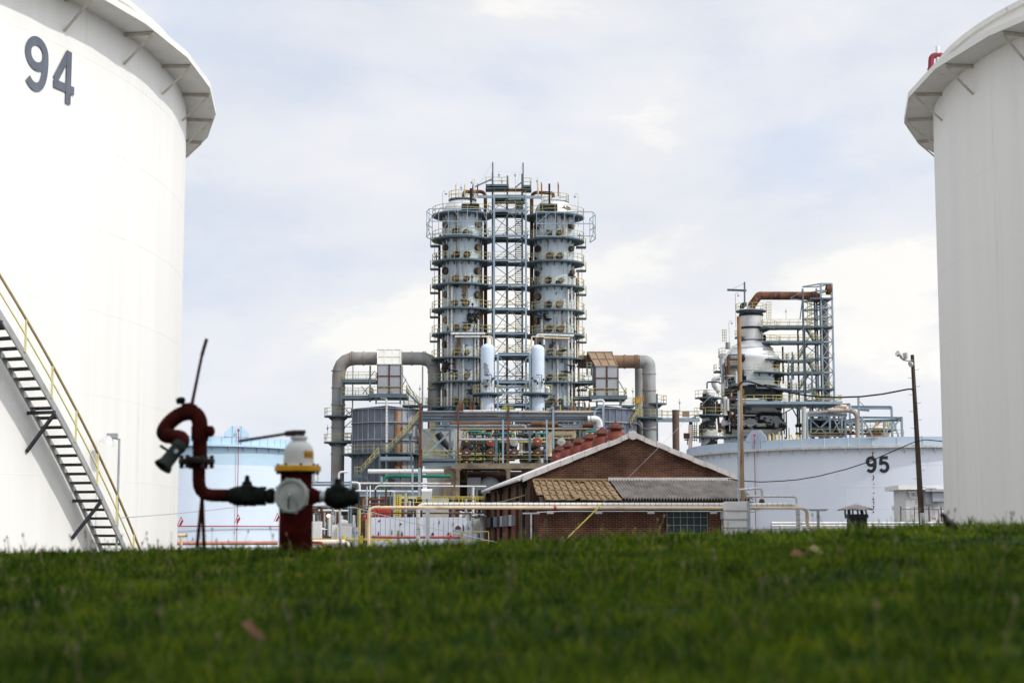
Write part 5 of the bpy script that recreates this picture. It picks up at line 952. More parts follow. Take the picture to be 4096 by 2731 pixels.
for i, z in enumerate([rA(1, 520, YF1).z]+tz):
    m = MB(); m.ibeam((XL, YF1, z), (XR, YF1, z), .2, .34); m.bar((XL, YF1+2.5, z), (XR, YF1+2.5, z), .15, .25); m.bar((XL, YB1, z), (XR, YB1, z), .2, .3); m.bar((XL, YF1, z), (XL, YB1, z), .15, .25); m.bar((XR, YF1, z), (XR, YB1, z), .15, .25)
    m.build('floor_beam', steel_l, tw)
    m = MB(); m.box(((XL+XM)/2, (YF1+YB1)/2, z+.15), (XM-XL, YB1-YF1-.4, .06)); m.box(((XL+XR)/2, YF1+.7, z+.15), (XR-XL-.3, 1.2, .06)); m.box(((XL+XR)/2, YB1-.5, z+.15), (XR-XL-.3, .9, .06)); pf = m.build('platform', steel_d, tw)
    g = MB(); rail(g, [(XL, YF1-.02, z+.18), (XR, YF1-.02, z+.18)], sp=1.6, w=.06); rail(g, [(XL, YB1+.1, z+.18), (XR, YB1+.1, z+.18)], sp=1.6, w=.06); g.build('railing', yel, pf)
    if i:   # bridges to the columns
        m = MB()
        for (xa, xb) in ((colL[1][0]+DR-.6, XL), (XR, colR[1][0]-DR+.6)): m.box(((xa+xb)/2, YF1+1.2, z+.05), (xb-xa, 1.3, .2)); m.bar((xa, YF1+.5, z-.1), (xb, YF1+.5, z-.1), .12, .25)
        bp = m.build('walkway', steel_l, tw); g = MB()
        for (xa, xb) in ((colL[1][0]+DR-.6, XL), (XR, colR[1][0]-DR+.6)): rail(g, [(xa, YF1+.55, z+.15), (xb, YF1+.55, z+.15)], sp=.9, w=.06)
        g.build('railing', yel, bp)
al = [rA(1, 520, YF1).z]+tz
for i in range(len(al)-1):
    z1, z0 = al[i], al[i+1]; m = MB(); xbr(m, XL+.1, XR-.1, z0+.2, z1-.15, YB1-.1, .09); 
    if i < 2 or i > 3: m.bar((XL, YF1+.1, z0+.2), ((XL+XR)/2, YF1+.1, z1-.1), .09); m.bar((XR, YF1+.1, z0+.2), ((XL+XR)/2, YF1+.1, z1-.1), .09)
    else: m.bar((XL, YF1+.1, z0+.2), (XR-.1, YF1+.1, z1-.1), .08)
    m.build('bracing', steel, tw)
    m = MB(); xs_ = rA(1236, 900, YC).x; wd = .5; ns = 11; ya, yb = (YF1+1.3, YB1-.9)
    for s in (-1, 1): m.bar((xs_+s*wd, ya, z0+.2), (xs_+s*wd, yb, z1+.1), .06, .26)
    for k in range(ns): t = (k+.5)/ns; m.bar((xs_-wd, ya+(yb-ya)*t, z0+.2+(z1-z0-.1)*t), (xs_+wd, ya+(yb-ya)*t, z0+.2+(z1-z0-.1)*t), .24, .08)
    fl_ = m.build('stair_flight', steel_d, tw); g = MB()
    for s in (-1, 1): g.bar((xs_+s*wd, ya, z0+1.1), (xs_+s*wd, yb, z1+1.0), .05)
    g.build('stair_rail', yel, fl_)
# top platforms and davits
for (xa, xb, y, lab) in ((825, 1112, 385, 0), (1288, 1395, 395, 1)):
    z = rA(1, y, YF1).z; X0, X1 = rA(xa, y, YF1).x, rA(xb, y, YF1).x; m = MB(); m.box(((X0+X1)/2, YF1+1.0, z), (X1-X0, 2.6, .3)); m.box(((X0+X1)/2, YF1+1.0, z-.45), (X1-X0+.1, 2.7, .12)); pf = m.build('top_platform', steel, tw); g = MB(); rail(g, [(X0, YF1+2.2, z+.1), (X0, YF1-.3, z+.1), (X1, YF1-.3, z+.1), (X1, YF1+2.2, z+.1)], sp=1.2, w=.06); rail(g, [(X0, YF1+2.2, z+.1), (X1, YF1+2.2, z+.1)], sp=1.2, w=.06); g.build('railing', yel, pf)
m = MB(); z = rA(1, 437, YF1).z; m.bar((rA(1110, 1, YF1).x, YF1+.4, z), (rA(1300, 1, YF1).x, YF1+.4, z), .3, .45); m.build('cross_beam', rustm, tw); m = MB(); m.bar((rA(720, 1, YF1).x, YF1+.1, rA(1, 522, YF1).z), (rA(1530, 1, YF1).x, YF1+.1, rA(1, 530, YF1).z), .3, .4); m.build('cross_beam', steel_l, tw)
for (x, y0, y1, ax, ay, ax0, ay0, lab, sd) in ((912, 92, 380, 695, 398, 900, 305, 'left hoist mast with slanted boom on top of the stair tower', 1), (1293, 100, 380, 1195, 410, 1285, 335, 'right hoist mast with short slanted boom on top of the stair tower', 2)):
    a, b = rA(x, y1, YF1-.4), rA(x, y0, YF1-.4); t = thing('hoist_mast', lab, 'hoist', (a.x, a.y, a.z)); m = MB(); m.ibeam((a.x, a.y, a.z), (a.x, a.y, b.z), .2, .24); m.build('mast', steel, t)
    m = MB(); m.ibeam(rA(ax0, ay0, YF1-.5), rA(ax, ay, YF1-1.2), .14, .2); m.build('boom', steel, t)
    m = MB(); m.tube([rA(x-12, y0+25, YF1-.5), rA((ax+ax0)/2-30, (ay+ay0)/2-0, YF1-1)], .02, 4); m.tube([rA(x-18, y0+30, YF1-.5), rA(ax+20, ay-10, YF1-1.1)], .02, 4); m.build('stay_wire', gal, t)
def finial(fn, x, y0, y1, Y, lb):
    a, b = fn(x, y1, Y), fn(x, y0, Y); m = MB(); m.tube([(a.x, Y, a.z), (a.x, Y, b.z)], .035, 5); q = Vector((a.x, Y, b.z-.55)); m.lathe(q, [(.03,.25),(.12,.1),(.22,0),(.10,-.05),(.08,-.25),(.02,-.3)], 8); top(m, 'platform_lamp', gal, lb, 'lamp', 'upright lamps over the platforms')
finial(rA, 991, 205, 350, YF1-.3, 'upright lamp between the two hoist masts, the left one'); finial(rA, 1031, 280, 360, YF1-.3, 'low upright lamp on the left tower top platform rail'); finial(rA, 1194, 208, 420, YF1+.6, 'tallest upright lamp right of centre on the tower top'); finial(rA, 1470, 282, 500, YC-1.5, 'upright lamp beside the right top ring platform'); finial(rA, 516, 365, 520, YC-1.8, 'upright lamp in the middle of the left top ring platform')
goose(rA, 285, 452, YC-1, 5, 'gooseneck lamp at the far left of the left column dome', 1); goose(rA, 1985, 485, YC-1, 5, 'gooseneck lamp at the far right of the right column dome', -1); goose(rA, 690, 308, YC-2, 4, 'gooseneck lamp above the left ring platform near the mast', -1)
# two white drums in front
def drum(x0, x1, ytop, lab, plx, mt=vesm):
    Yd = 243.5; xc = (x0+x1)/2; X = rB(xc, 1000, Yd).x; R = S_(x1-x0, 2.8)/2*Yd/YC; zt = rB(1, ytop, Yd).z; t = thing('pressure_vessel', lab, 'vessel', (X, Yd, 0)); m = MB()
    prof = [(R, 0), (R, 9)]
    for z in np.arange(zt-9.4, zt-1.2, 2.3): prof += [(R, z-.03), (R+.02, z), (R, z+.03)]
    prof += [(R*math.cos(a), zt-R*.75+R*.75*math.sin(a)) for a in np.linspace(0, pi/2*.98, 8)]; m.lathe((X, Yd, 0), prof, 32); m.build('vessel_shell', mt, t)
    zp = rB(1, 1312, Yd-R-1).z; deck(t, (X, Yd), R, R+1.15, zp, 0, 2*pi, (r_(-200), r_(20)), post=1.1, n=24)
    m = MB(); g0 = random.Random(x0)
    for k in range(9): q = Vector((X+g0.uniform(-1, 1.2), Yd-R-.1, zp+g0.uniform(.9, 2.2))); m.lathe(q, [(.02, -.2), (.13, -.1), (.13, .1), (.02, .2)], 7)
    m.tube([(X-.2, Yd-R-.15, zp+2.6), (X+.6, Yd-R-.15, zp+2.6), (X+.6, Yd-R-.15, zp+.9)], .06, 6); m.build('valve_cluster', steel_d, t); return t, X, Yd, zt
dl = drum(678, 838, 768, 'white peeling drum vessel standing before the left column', 0); dr_ = drum(1238, 1395, 778, 'white peeling drum vessel standing before the right column', 0)
part_tube(dl[0], 'outlet_pipe', [(dl[1], dl[2], dl[3]-.2), rB(762, 690, dl[2])], .19, galw); part_tube(dl[0], 'outlet_pipe', [rB(690, 690, dl[2]+.4), rB(805, 688, dl[2]+.4), rB(806, 790, dl[2]+.4)], .13, cream, br=.4)
part_tube(dr_[0], 'outlet_pipe', [(dr_[1], dr_[2], dr_[3]-.2), rB(1312, 700, dr_[2])], .15, rustm); part_tube(dr_[0], 'outlet_pipe', [rB(1388, 780, dr_[2]+.5), rB(1388, 720, dr_[2]+.5)], .15, galw)
part_tube(dr_[0], 'outlet_pipe', [rB(1400, 1390, dr_[2]), rB(1440, 1375, dr_[2]), rB(1440, 1265, dr_[2]), rB(1405, 1255, dr_[2])], .22, galw, br=.4)
m = MB(); q = rB(735, 1130, dl[2]); g0 = random.Random(5); Rv = S_(80, 2.8)*.974
def patch_on(cx, cy, R, a, z, w, h, seed):
    g0 = random.Random(seed); n = 16; vs = [Vector((cx+(R+.012)*math.cos(a), cy+(R+.012)*math.sin(a), z))]
    for k in range(n): s = g0.uniform(.6, 1.1); aa_ = a+w*s*math.cos(2*pi*k/n)/R; vs.append(Vector((cx+(R+.012)*math.cos(aa_), cy+(R+.012)*math.sin(aa_), z+h*s*math.sin(2*pi*k/n))))
    return vs, [(0, 1+k, 1+(k+1) % n) for k in range(n)]
for j in range(9): v_, f_2 = patch_on(dl[1], dl[2], Rv, r_(-90-12+g0.uniform(-14, 12)), q.z+g0.uniform(-1.9, 1.4), g0.uniform(.2, .45), g0.uniform(.4, .9), j); m.add(v_, f_2)
m.build('bare_patch', mat('bare_grey_metal', (.24,.26,.29), .7, var=.3, vs=2), dl[0])
# front portal frame
pf_ = thing('portal_frame', 'tall pale blue portal frame between the two white drums', 'frame', (rB(1050, 1500, 243).x, 243, 0)); YP3 = 243.
xa, xb = rB(872, 1200, YP3).x, rB(1230, 1200, YP3).x; zt = rB(1, 885, YP3).z; m = MB(); m.ibeam((xa, YP3, 0), (xa, YP3, zt), .3, .34); m.build('post', steel_l, pf_); m = MB(); m.ibeam((xb, YP3, 0), (xb, YP3, zt), .3, .34); m.build('post', steel_l, pf_)
m = MB(); m.ibeam((xa, YP3, zt), (xb, YP3, zt), .25, .45)
for y in (1195, 1255, 1320, 1450): z = rB(1, y, YP3).z; m.ibeam((xa, YP3, z), (xb, YP3, z), .2, .35)
m.build('cross_beam', steel_l, pf_); m = MB(); z0, z1 = rB(1, 1195, YP3).z, zt; xm = (xa+xb)/2
for (p, q) in (((xa, z1), (xm, z1-3.2)), ((xb, z1), (xm, z1-3.2)), ((xm, z1-3.2), (xa, z0)), ((xm, z1-3.2), (xb, z0)), ((xa, rB(1,1450,YP3).z), (xm, z0)), ((xb, rB(1,1450,YP3).z), (xm, z0))): m.bar((p[0], YP3+.05, p[1]), (q[0], YP3+.05, q[1]), .11)
m.build('bracing', steel_l, pf_); m = MB(); m.box((xm, YP3+2, zt), (xb-xa, 4, .2)); pg = m.build('platform', steel, pf_); g = MB(); rail(g, [(xa, YP3, zt+.2), (xb, YP3, zt+.2)], sp=1.5); g.build('railing', yel, pg)
# ------------------------------------------------------------------ furnaces and ducts
def furnace(xc, lab, yt, ysky, n=30, seed=1):
    X = P(xc, 1750, YC).x; R = px2m(131, YC); zt = P(xc, yt, YC-R).z; t = thing('furnace', lab, 'furnace', (X, YC, 0)); m = MB(); m.lathe((X, YC, 0), [(R, 0), (R, zt), (R-.1, zt), (.1, zt+.6)], 60); m.build('furnace_shell', furn, t)
    m = MB()
    for k in range(n): a = 2*pi*k/n+.05; d = Vector((math.cos(a), math.sin(a), 0)); m.bar(Vector((X, YC, 0))+d*(R+.06), Vector((X, YC, zt))+d*(R+.06), .14, .12)
    for z in (zt-.05, zt-(P(xc, 1676, YC).z-P(xc, 1744, YC).z)*.82, zt-(P(xc, 1620, YC).z-P(xc, 1744, YC).z)): m.ring((X, YC), R, R+.28, z, .18, n=60)
    m.build('stiffeners', furns, t); return t, X, R, zt
rsm_ = mat('rust_washed_panel', (.30,.24,.20), .7, var=.3, vs=.5, rust=.5, rustc=(.30,.14,.06), rs=.5, rz=.4, rsoft=.15)
fL = furnace(1543, 'grey ribbed round furnace left of the twin columns', 1628, 0)
def hang(fn, pts, **k): return [fn(*p) for p in pts]
zpl = rC(1, 1105, YC-6).z; deck(fL[0], (fL[1], YC), fL[2]+.1, fL[2]+1.5, zpl, 0, 2*pi, (r_(-190), r_(10)), post=1.6)
ztop = fL[3]; g = MB(); rail(g, arcpts((fL[1], YC), fL[2]-.1, ztop, r_(-60), r_(10), 12), sp=1.5); g.build('railing', yel, fL[0])
def wrap(par, X, R, a0, a1, z0, z1, mt, name, off=.03):
    n = 6; m = MB(); m.add([(X+(R+off)*math.cos(a0+(a1-a0)*i/n), YC+(R+off)*math.sin(a0+(a1-a0)*i/n), z) for z in (z0, z1) for i in range(n+1)], [(i, i+1, n+2+i, n+1+i) for i in range(n)]); return m.build(name, mt, par)
zz = [fL[3], fL[3]-4.3, fL[3]-9.2, 3.5]; dA_ = 2*pi/30
for k in range(24, 30):
    for j in (0, 1): wrap(fL[0], fL[1], fL[2], 2*pi*k/30+.075, 2*pi*(k+1)/30+.025, zz[j+1]+.2, zz[j]-.25, furnp if k > 24 else rsm_, 'pale_panel')
wrap(fL[0], fL[1], fL[2]+.15, 2*pi*24/30+.03, 2*pi*24/30+.10, zz[2], zz[0]-.3, orust, 'rusty_strip'); wrap(fL[0], fL[1], fL[2]+.15, 2*pi*25/30+.02, 2*pi*25/30+.07, zz[2]-1, zz[1]+1.6, orust, 'rusty_strip')
fR = furnace(2412, 'grey ribbed round furnace right of the twin columns', 1628, 0)
def ductbox(x0, x1, yh0, yh1, yb1, fn, Y, hood, lab, slant):
    a, b = fn(x0, yh1, Y), fn(x1, yb1, Y); zh = fn(1, yh0, Y).z; D = 4.2; X0, X1 = a.x, b.x; t = thing('duct_box', lab, 'duct box', ((X0+X1)/2, Y+D/2, b.z))
    m = MB(); m.box(((X0+X1)/2, Y+D/2, (a.z+b.z)/2), (X1-X0, D, a.z-b.z)); m.build('box_panel', furnp, t)
    m = MB(); xm = (X0+X1)/2; m.box((xm, Y-.03, (a.z+b.z)/2), (.22, .1, a.z-b.z)); zc = b.z+(a.z-b.z)*.6
    m.box((xm, Y-.03, zc), (X1-X0, .11, .16)); m.box((xm, Y-.03, b.z+(a.z-b.z)*.22), (X1-X0, .11, .14)); m.box((X0+.06, Y-.03, (a.z+b.z)/2), (.12, .12, a.z-b.z)); m.box((X1-.06, Y-.03, (a.z+b.z)/2), (.12, .12, a.z-b.z)); m.build('rusty_seams', crust, t)
    m = MB(); s = slant; ex = .1; p = [Vector((X0-ex-s, Y+1.6, zh)), Vector((X1-ex-s*.75, Y+1.6, zh)), Vector((X1+ex*0-.1, Y-.05, a.z)), Vector((X0-ex*0+.0, Y-.05, a.z))]
    m.add(p+[v+Vector((0, D-1.6, 0)) if i < 2 else v+Vector((0, D, 0)) for i, v in enumerate(p)], [(3,2,1,0), (4,5,6,7), (0,1,5,4), (1,2,6,5), (3,0,4,7)]); m.build('hood', hood, t)
    m = MB(); L = lambda u, v: (p[0].lerp(p[1], u)).lerp(p[3].lerp(p[2], u), v)+Vector((0, -.06, .03))
    for u in (.02, .33, .67, .98): m.bar(L(u, 0), L(u, 1), .08, .08)
    for v in (.01, .5, .99): m.bar(L(-.02, v), L(1.02, v), .10, .10)
    m.build('hood_ribs', white_trim if hood is hoodw else hoodb, t); return t
ductbox(552, 782, 104, 258, 540, rC, YC-3.5, hoodw, 'grey duct box with chalky white hood on the left furnace', .1)
ductbox(285, 556, 150, 328, 662, rD, YC-3.5, hoodb, 'grey duct box with tan rusted hood on the right furnace', .95)
def big_duct(fn, pts, r, mt, lab, Y=YC):
    m = MB(); m.pipe([fn(*p, Y) if len(p) == 2 else fn(*p) for p in pts], r, br=2.2, n=24, flange=4.2); return m
dm = px2m(26.5, YC)
m = MB(); q = [rC(182, 1600, YC+.5), rC(182, 202, YC+.5), rC(700, 202, YC+.5)]; q[0] = Vector((q[1].x, q[1].y, 0)); m.pipe(q, dm, br=2.6, n=24)
def flanges(m, pts, r, w=.10, k=1.1):
    for a, d in pts: m.tube([Vector(a)-Vector(d)*w, Vector(a)+Vector(d)*w], r*k, 24)
Xd = q[1].x; flanges(m, [((Xd, YC+.5, rC(1, y, YC).z), (0,0,1)) for y in (318, 482, 645, 865, 1120)]+[((rC(x, 1, YC).x, YC+.5, q[1].z), (1,0,0)) for x in (300, 318, 420)], dm)
top(m, 'flue_duct', duct, 'big stained grey duct bending over at the far left of the furnace', 'duct')
m = MB(); q = [rC(740, 202, YC+.5), rC(1105, 202, YC+.5), rC(1105, 1600, YC+.5)]; q[2] = Vector((q[1].x, q[1].y, 0)); m.pipe(q, dm, br=2.2, n=24); flanges(m, [((rC(x, 1, YC).x, YC+.5, q[1].z), (1,0,0)) for x in (885, 995, 1015)]+[((q[1].x, YC+.5, rC(1, y, YC).z), (0,0,1)) for y in (330, 490, 700)], dm); top(m, 'flue_duct', duct, 'stained grey duct running from the left duct box down behind the left column', 'duct')
m = MB(); q = [rD(100, 275, YC+.5), rD(270, 275, YC+.5)]; m.tube(q, dm, 24); q = [rD(400, 275, YC+.5), rD(790, 275, YC+.5)]; m.tube(q, dm, 24); flanges(m, [((rD(x, 1, YC).x, YC+.5, q[1].z), (1,0,0)) for x in (200, 622, 745, 770)], dm); top(m, 'flue_duct', ductr, 'rust brown level duct passing behind the tan hooded duct box', 'duct')
m = MB(); q = [rD(782, 275, YC+.5), rD(899, 275, YC+.5), rD(899, 1600, YC+.5)]; q[2] = Vector((q[1].x, q[1].y, 0)); m.pipe(q, dm, br=2.3, n=24); flanges(m, [((q[1].x, YC+.5, rD(1, y, YC).z), (0,0,1)) for y in (408, 600, 790, 1045)], dm); top(m, 'flue_duct', duct, 'pale stained duct elbow dropping to the ground right of the furnace', 'duct')
m = MB(); a = rD(781, 340, YC+3.5); m.tube([(a.x, a.y, a.z), (a.x, a.y, 0)], px2m(15.5, YC), 20); top(m, 'flue_duct', duct, 'narrower grey duct half hidden behind the right duct elbow', 'duct')
m = MB(); a, b = rC(318, 268, YC-1), rC(318, 640, YC-1); m.tube([a, Vector((a.x, a.y, 0))], .10, 8); top(m, 'drain_pipe', gal, 'thin vertical pipe hanging under the left duct bend', 'pipe')
m = MB(); a = rC(990, 275, YC-1); m.tube([a, Vector((a.x, a.y, 6))], .12, 8); top(m, 'drain_pipe', gal, 'thin vertical pipe under the duct between furnace and left column', 'pipe')
# furnace steelwork left
fs_ = thing('furnace_platforms', 'blue steel platforms and yellow stairs round the left furnace', 'platforms', rC(500, 1480, YC-6)*1.0)
def level(par, fn, x0, x1, y, Y, D, th=.35, rl=True, rmat=None, sides=True, mt=None):
    a, b = fn(x0, y, Y), fn(x1, y, Y); z = a.z; m = MB(); m.box(((a.x+b.x)/2, Y+D/2, z-th/2), (b.x-a.x, D, th)); m.box(((a.x+b.x)/2, Y+.0, z-th/2), (b.x-a.x+.2, .12, th+.1)); pf = m.build('platform', mt or steel, par)
    if rl:
        g = MB(); pts = [(a.x, Y+D, z), (a.x, Y, z), (b.x, Y, z), (b.x, Y+D, z)] if sides else [(a.x, Y, z), (b.x, Y, z)]; rail(g, pts, sp=1.6, w=.065); rail(g, [(a.x, Y+D, z), (b.x, Y+D, z)], sp=1.6, w=.06); g.build('railing', rmat or yel, pf)
    return pf
level(fs_, rC, 212, 535, 402, YC-4, 4, th=.4); level(fs_, rC, 212, 490, 558, YC-4, 4, th=.45); level(fs_, rC, 485, 832, 545, YC-5.5, 6, th=.45)
def posts(par, fn, lst, w=.2, mt=None):
    for (x, y0, y1, Y) in lst: a, b = fn(x, y0, Y), fn(x, y1, Y); m = MB(); m.ibeam((a.x, Y, b.z), (a.x, Y, a.z), w, w); m.build('post', mt or steel, par)
posts(fs_, rC, [(210, 400, 650, YC-4), (485, 270, 620, YC-4), (542, 560, 640, YC-5.3), (775, 560, 640, YC-5.3), (575, 1130, 1480, YC-8), (885, 1130, 1480, YC-8), (570, 1030, 1130, YC-7.2), (870, 935, 1130, YC-7.2)], .24)
def brs(par, fn, lst, w=.11, mt=None):
    for (x0, y0, x1, y1, Y) in lst: m = MB(); m.bar(fn(x0, y0, Y), fn(x1, y1, Y), w); m.build('brace', mt or steel, par)
brs(fs_, rC, [(215, 650, 330, 790, YC-3.5), (240, 860, 330, 780, YC-3.5), (400, 470, 470, 555, YC-3.8), (410, 545, 470, 470, YC-3.8), (470, 400, 528, 320, YC-3.8), (785, 340, 960, 640, YC-4.5), (555, 590, 590, 560, YC-5.2), (745, 560, 770, 590, YC-5.2), (230, 760, 325, 700, YC-3), (555, 600, 770, 600, YC-5.3), (555, 632, 770, 632, YC-5.3), (785, 480, 830, 400, YC-4.5)])
def stairs(par, fn, a, b, Y, wd=.9, n=12, rm=None):
    p, q = fn(*a, Y), fn(*b, Y); m = MB(); q.y = p.y
    for dy in (0, wd): m.bar(p+Vector((0, dy, 0)), q+Vector((0, dy, 0)), .06, .22)
    for k in range(n): t = (k+.5)/n; c = p.lerp(q, t); m.box(c+Vector((0, wd/2, .03)), (.28, wd, .05))
    f = m.build('stair_flight', steel, par); g = MB()
    for dy in (0, wd):
        for h in (.5, 1.0): g.bar(p+Vector((0, dy, h)), q+Vector((0, dy, h)), .065)
        for k in range(5): c = p.lerp(q, k/4)+Vector((0, dy, 0)); g.bar(c, c+Vector((0,0,1.0)), .06)
    g.build('stair_rail', rm or yel, f)
stairs(fs_, rC, (395, 1315), (562, 1125), YC-8.2); stairs(fs_, rC, (655, 1110), (820, 935), YC-7.6); stairs(fs_, rC, (830, 930), (955, 775), YC-7.6, rm=yel); stairs(fs_, rC, (835, 520), (960, 650), YC-4)
level(fs_, rC, 330, 400, 1320, YC-8.2, 1.2); level(fs_, rC, 825, 885, 925, YC-7.6, 1.2); level(fs_, rC, 590, 895, 1150, YC-8, 2, th=.5, rl=False, mt=steel_l); level(fs_, rC, 800, 1030, 652, YC-3, 3, th=.2)
brs(fs_, rC, [(585, 1185, 890, 1185, YC-8), (420, 1330, 480, 1390, YC-8), (600, 1015, 875, 1015, YC-7.2)], .16)
m = MB(); a = rC(642, 600, YC-5.3); b = rC(642, 1400, YC-5.6); m.pipe([rC(585, 582, YC-5.3), rC(642, 582, YC-5.3), Vector((b.x, YC-5.6, b.z))], .16, n=8, band=.5, br=.4); m.build('steam_line', [galw, steel_d], fs_)
def duct_deck(X, Y, r, z, lab, a0=-200, a1=20): 
    t = thing('duct_platform', lab, 'platform', (X, Y, z)); deck(t, (X, Y), r, r+1.1, z, 0, 2*pi, (r_(a0), r_(a1)), post=1.1, n=20); return t
duct_deck(Xd, YC+.5, dm, rC(1, 748, YC-1).z, 'round platform high on the far left duct'); duct_deck(Xd, YC+.5, dm, rC(1, 1000, YC-1).z, 'round platform low on the far left duct')
t = thing('walkway', 'short yellow railed walkway between the far left duct and furnace', 'walkway', rC(280, 1000, YC)*1.0); level(t, rC, 240, 330, 990, YC-.5, 1.2, th=.2); brs(t, rC, [(260, 990, 320, 1070, YC), (240, 860, 330, 860, YC)], .08)
finial(rC, 72, 838, 950, YC, 'upright lamp on the low platform of the far left duct'); finial(rC, 962, 455, 650, YC-3, 'upright lamp at the right edge of the left furnace top')
# furnace steelwork right
fr = thing('furnace_platforms', 'blue steel platforms round the right furnace', 'platforms', rD(500, 1200, YC-6)*1.0)
level(fr, rD, 235, 645, 662, YC-5.2, 6, th=.45); level(fr, rD, 100, 270, 490, YC-3, 4, th=.35); level(fr, rD, 60, 245, 670, YC-3, 4, th=.35); level(fr, rD, 600, 740, 770, YC-4, 3, th=.2)
posts(fr, rD, [(305, 680, 780, YC-5), (572, 680, 780, YC-5), (268, 330, 680, YC-3), (195, 280, 430, YC-3), (245, 280, 430, YC-3), (990, 640, 1180, YC-3)], .26)
brs(fr, rD, [(305, 725, 340, 690, YC-5), (540, 690, 570, 720, YC-5), (305, 728, 572, 728, YC-5), (305, 770, 572, 770, YC-5), (555, 495, 640, 640, YC-4), (110, 530, 260, 600, YC-1), (110, 600, 260, 530, YC-1), (770, 905, 1000, 905, YC-2.5), (830, 1030, 990, 1045, YC-2.5), (750, 950, 830, 1040, YC-2.5)], .13)
g = MB(); 
for y in (285, 320, 355, 390, 420): g.bar(rD(195, y, YC-3.1), rD(245, y, YC-3.1), .07)
g.build('cage_ladder', yelb if False else yel, fr)
g = MB()
for y in range(680, 900, 22): g.bar(rD(752, y, YC-2.6), rD(815, y, YC-2.6), .06)
for x in (750, 783, 817): g.bar(rD(x, 675, YC-2.6), rD(x, 905, YC-2.6), .07)
g.build('cage_ladder', yel, fr); m = MB(); m.box(rD(780, 715, YC-2.4), (.75, .6, .9)); m.box(rD(832, 695, YC-2.4), (.22, .5, .9)); m.build('orange_box', mat('amber_plate', (.42,.22,.04), .6, var=.3, vs=2, rust=.3), fr)
stairs(fr, rD, (690, 1020), (775, 880), YC-4); duct_deck(P(2280+899/2.85, 1600, YC).x, YC+.5, dm, rD(1, 905, YC-1).z, 'round platform on the right duct beside the bridge', -180, 0)
duct_deck(rD(995, 745, YC).x, YC, .3, rD(1, 742, YC-1).z, 'small platform on the dark pole right of the furnace duct', -100, 60)
finial(rD, 718, 568, 760, YC-2, 'upright lamp between the right furnace and its duct'); 
# right furnace boiler pipe
m = MB(); m.pipe([rD(250, 720, YC-5.5), rD(385, 710, YC-5.5), rD(385, 780, YC-5.5)], .16, n=8, br=.4); m.build('steam_line', galw, fr)
# bridge and stack
brd = thing('pipe_bridge', 'long railed footbridge from the furnace to the right refinery unit', 'bridge', rD(1200, 930, 262)*1.0); level(brd, rD, 1000, 1470, 918, 262, 1.5, th=.5, mt=steel_l, sides=False)
m = MB(); q = rD(1320, 872, 261.9); m.box(q, (1.1, .06, .9)); top(m, 'notice_board', hoodb, 'tan square board fixed on the footbridge railing', 'board')
m = MB(); q = rD(1204, 825, 259); r_s = px2m(14, 259); m.lathe((q.x, 259, 0), [(r_s, 0), (r_s, q.z-.2), (r_s*1.06, q.z-.2), (r_s*1.06, q.z), (r_s*.85, q.z), (r_s*.85, q.z-3)], 24); top(m, 'smokestack', mat('brown_stack', (.14,.095,.075), .8, var=.2, vs=.3, rust=.3, rustc=(.09,.05,.04), rs=.3, rz=.4), 'plain brown steel stack passing in front of the footbridge', 'stack')
finial(rD, 1252, 700, 850, 262, 'upright lamp over the footbridge right of the brown stack')
# ------------------------------------------------------------------ right refinery unit
YE = 290.; EX = rE(690, 900, YE).x; mE = YE/FPX/2.24; cE = (EX, YE)
re_ = thing('reactor_tower', 'bottle shaped refinery tower with burnt black lower cladding and bright cone, right of centre', 'tower', (EX, YE, 0)); ez = lambda y: rE(690, y, YE).z
for nm_, mt_, prof in (('lower_shell', regl, [(262, 1800), (262, 1400)]), ('lower_shell', regm, [(262, 1400), (300, 1372), (306, 1355), (296, 1335), (268, 1290), (260, 1252)]), ('shell_band', regl, [(260, 1252), (258, 1245), (266, 1240), (258, 1234), (258, 1185), (266, 1180), (250, 1172), (250, 1128)]), ('shell_band', regd, [(250, 1128), (266, 1124), (269, 1060), (252, 1052), (251, 1010)]), ('shell_band', regl, [(251, 1010), (256, 1004), (250, 998), (250, 960), (256, 955), (250, 950), (250, 925)])):
    m = MB(); m.lathe((EX, YE, 0), [(r*mE, max(0, ez(y))) for r, y in prof], 72); m.build(nm_, mt_, re_)
m = MB(); prof = [(250, 926), (250, 870), (254, 868), (250, 864), (250, 760), (240, 748)]; m.lathe((EX, YE, 0), [(r*mE, ez(y)) for r, y in prof], 72); m.build('middle_shell', regm2, re_)
m = MB(); prof = [(240, 748), (196, 730), (183, 700), (158, 655), (128, 620), (108, 600), (106, 586)]; prof = [(248, 752), (246, 740), (215, 715), (190, 668), (196, 664), (186, 656), (150, 625), (112, 600), (106, 590)]; m.lathe((EX, YE, 0), [(r*mE, ez(y)) for r, y in prof], 72); m.build('cone', alum, re_)
m = MB(); prof = [(106, 590), (106, 485), (108, 484), (108, 470), (106, 469), (106, 372)]; m.lathe((EX, YE, 0), [(r*mE, ez(y)) for r, y in prof], 48); m.build('neck', regm2, re_)
m = MB(); m.lathe((EX, YE, 0), [(r*mE, ez(y)) for r, y in [(110, 488), (111, 484), (109, 470), (107, 468)]], 48); m.lathe((EX, YE, 0), [(r*mE, ez(y)) for r, y in [(107, 372), (112, 368), (108, 350), (100, 345)]], 48); m.lathe((EX, YE, 0), [(r*mE, ez(y)) for r, y in [(108, 600), (110, 588), (108, 584)]], 48); m.build('burnt_band', black, re_)
m = MB(); m.lathe((EX, YE, 0), [(r*mE, ez(y)) for r, y in [(104, 350), (92, 335), (75, 320), (55, 312), (35, 300), (35, 280)]], 48); m.build('head', alum, re_)
m = MB(); g0 = random.Random(3)
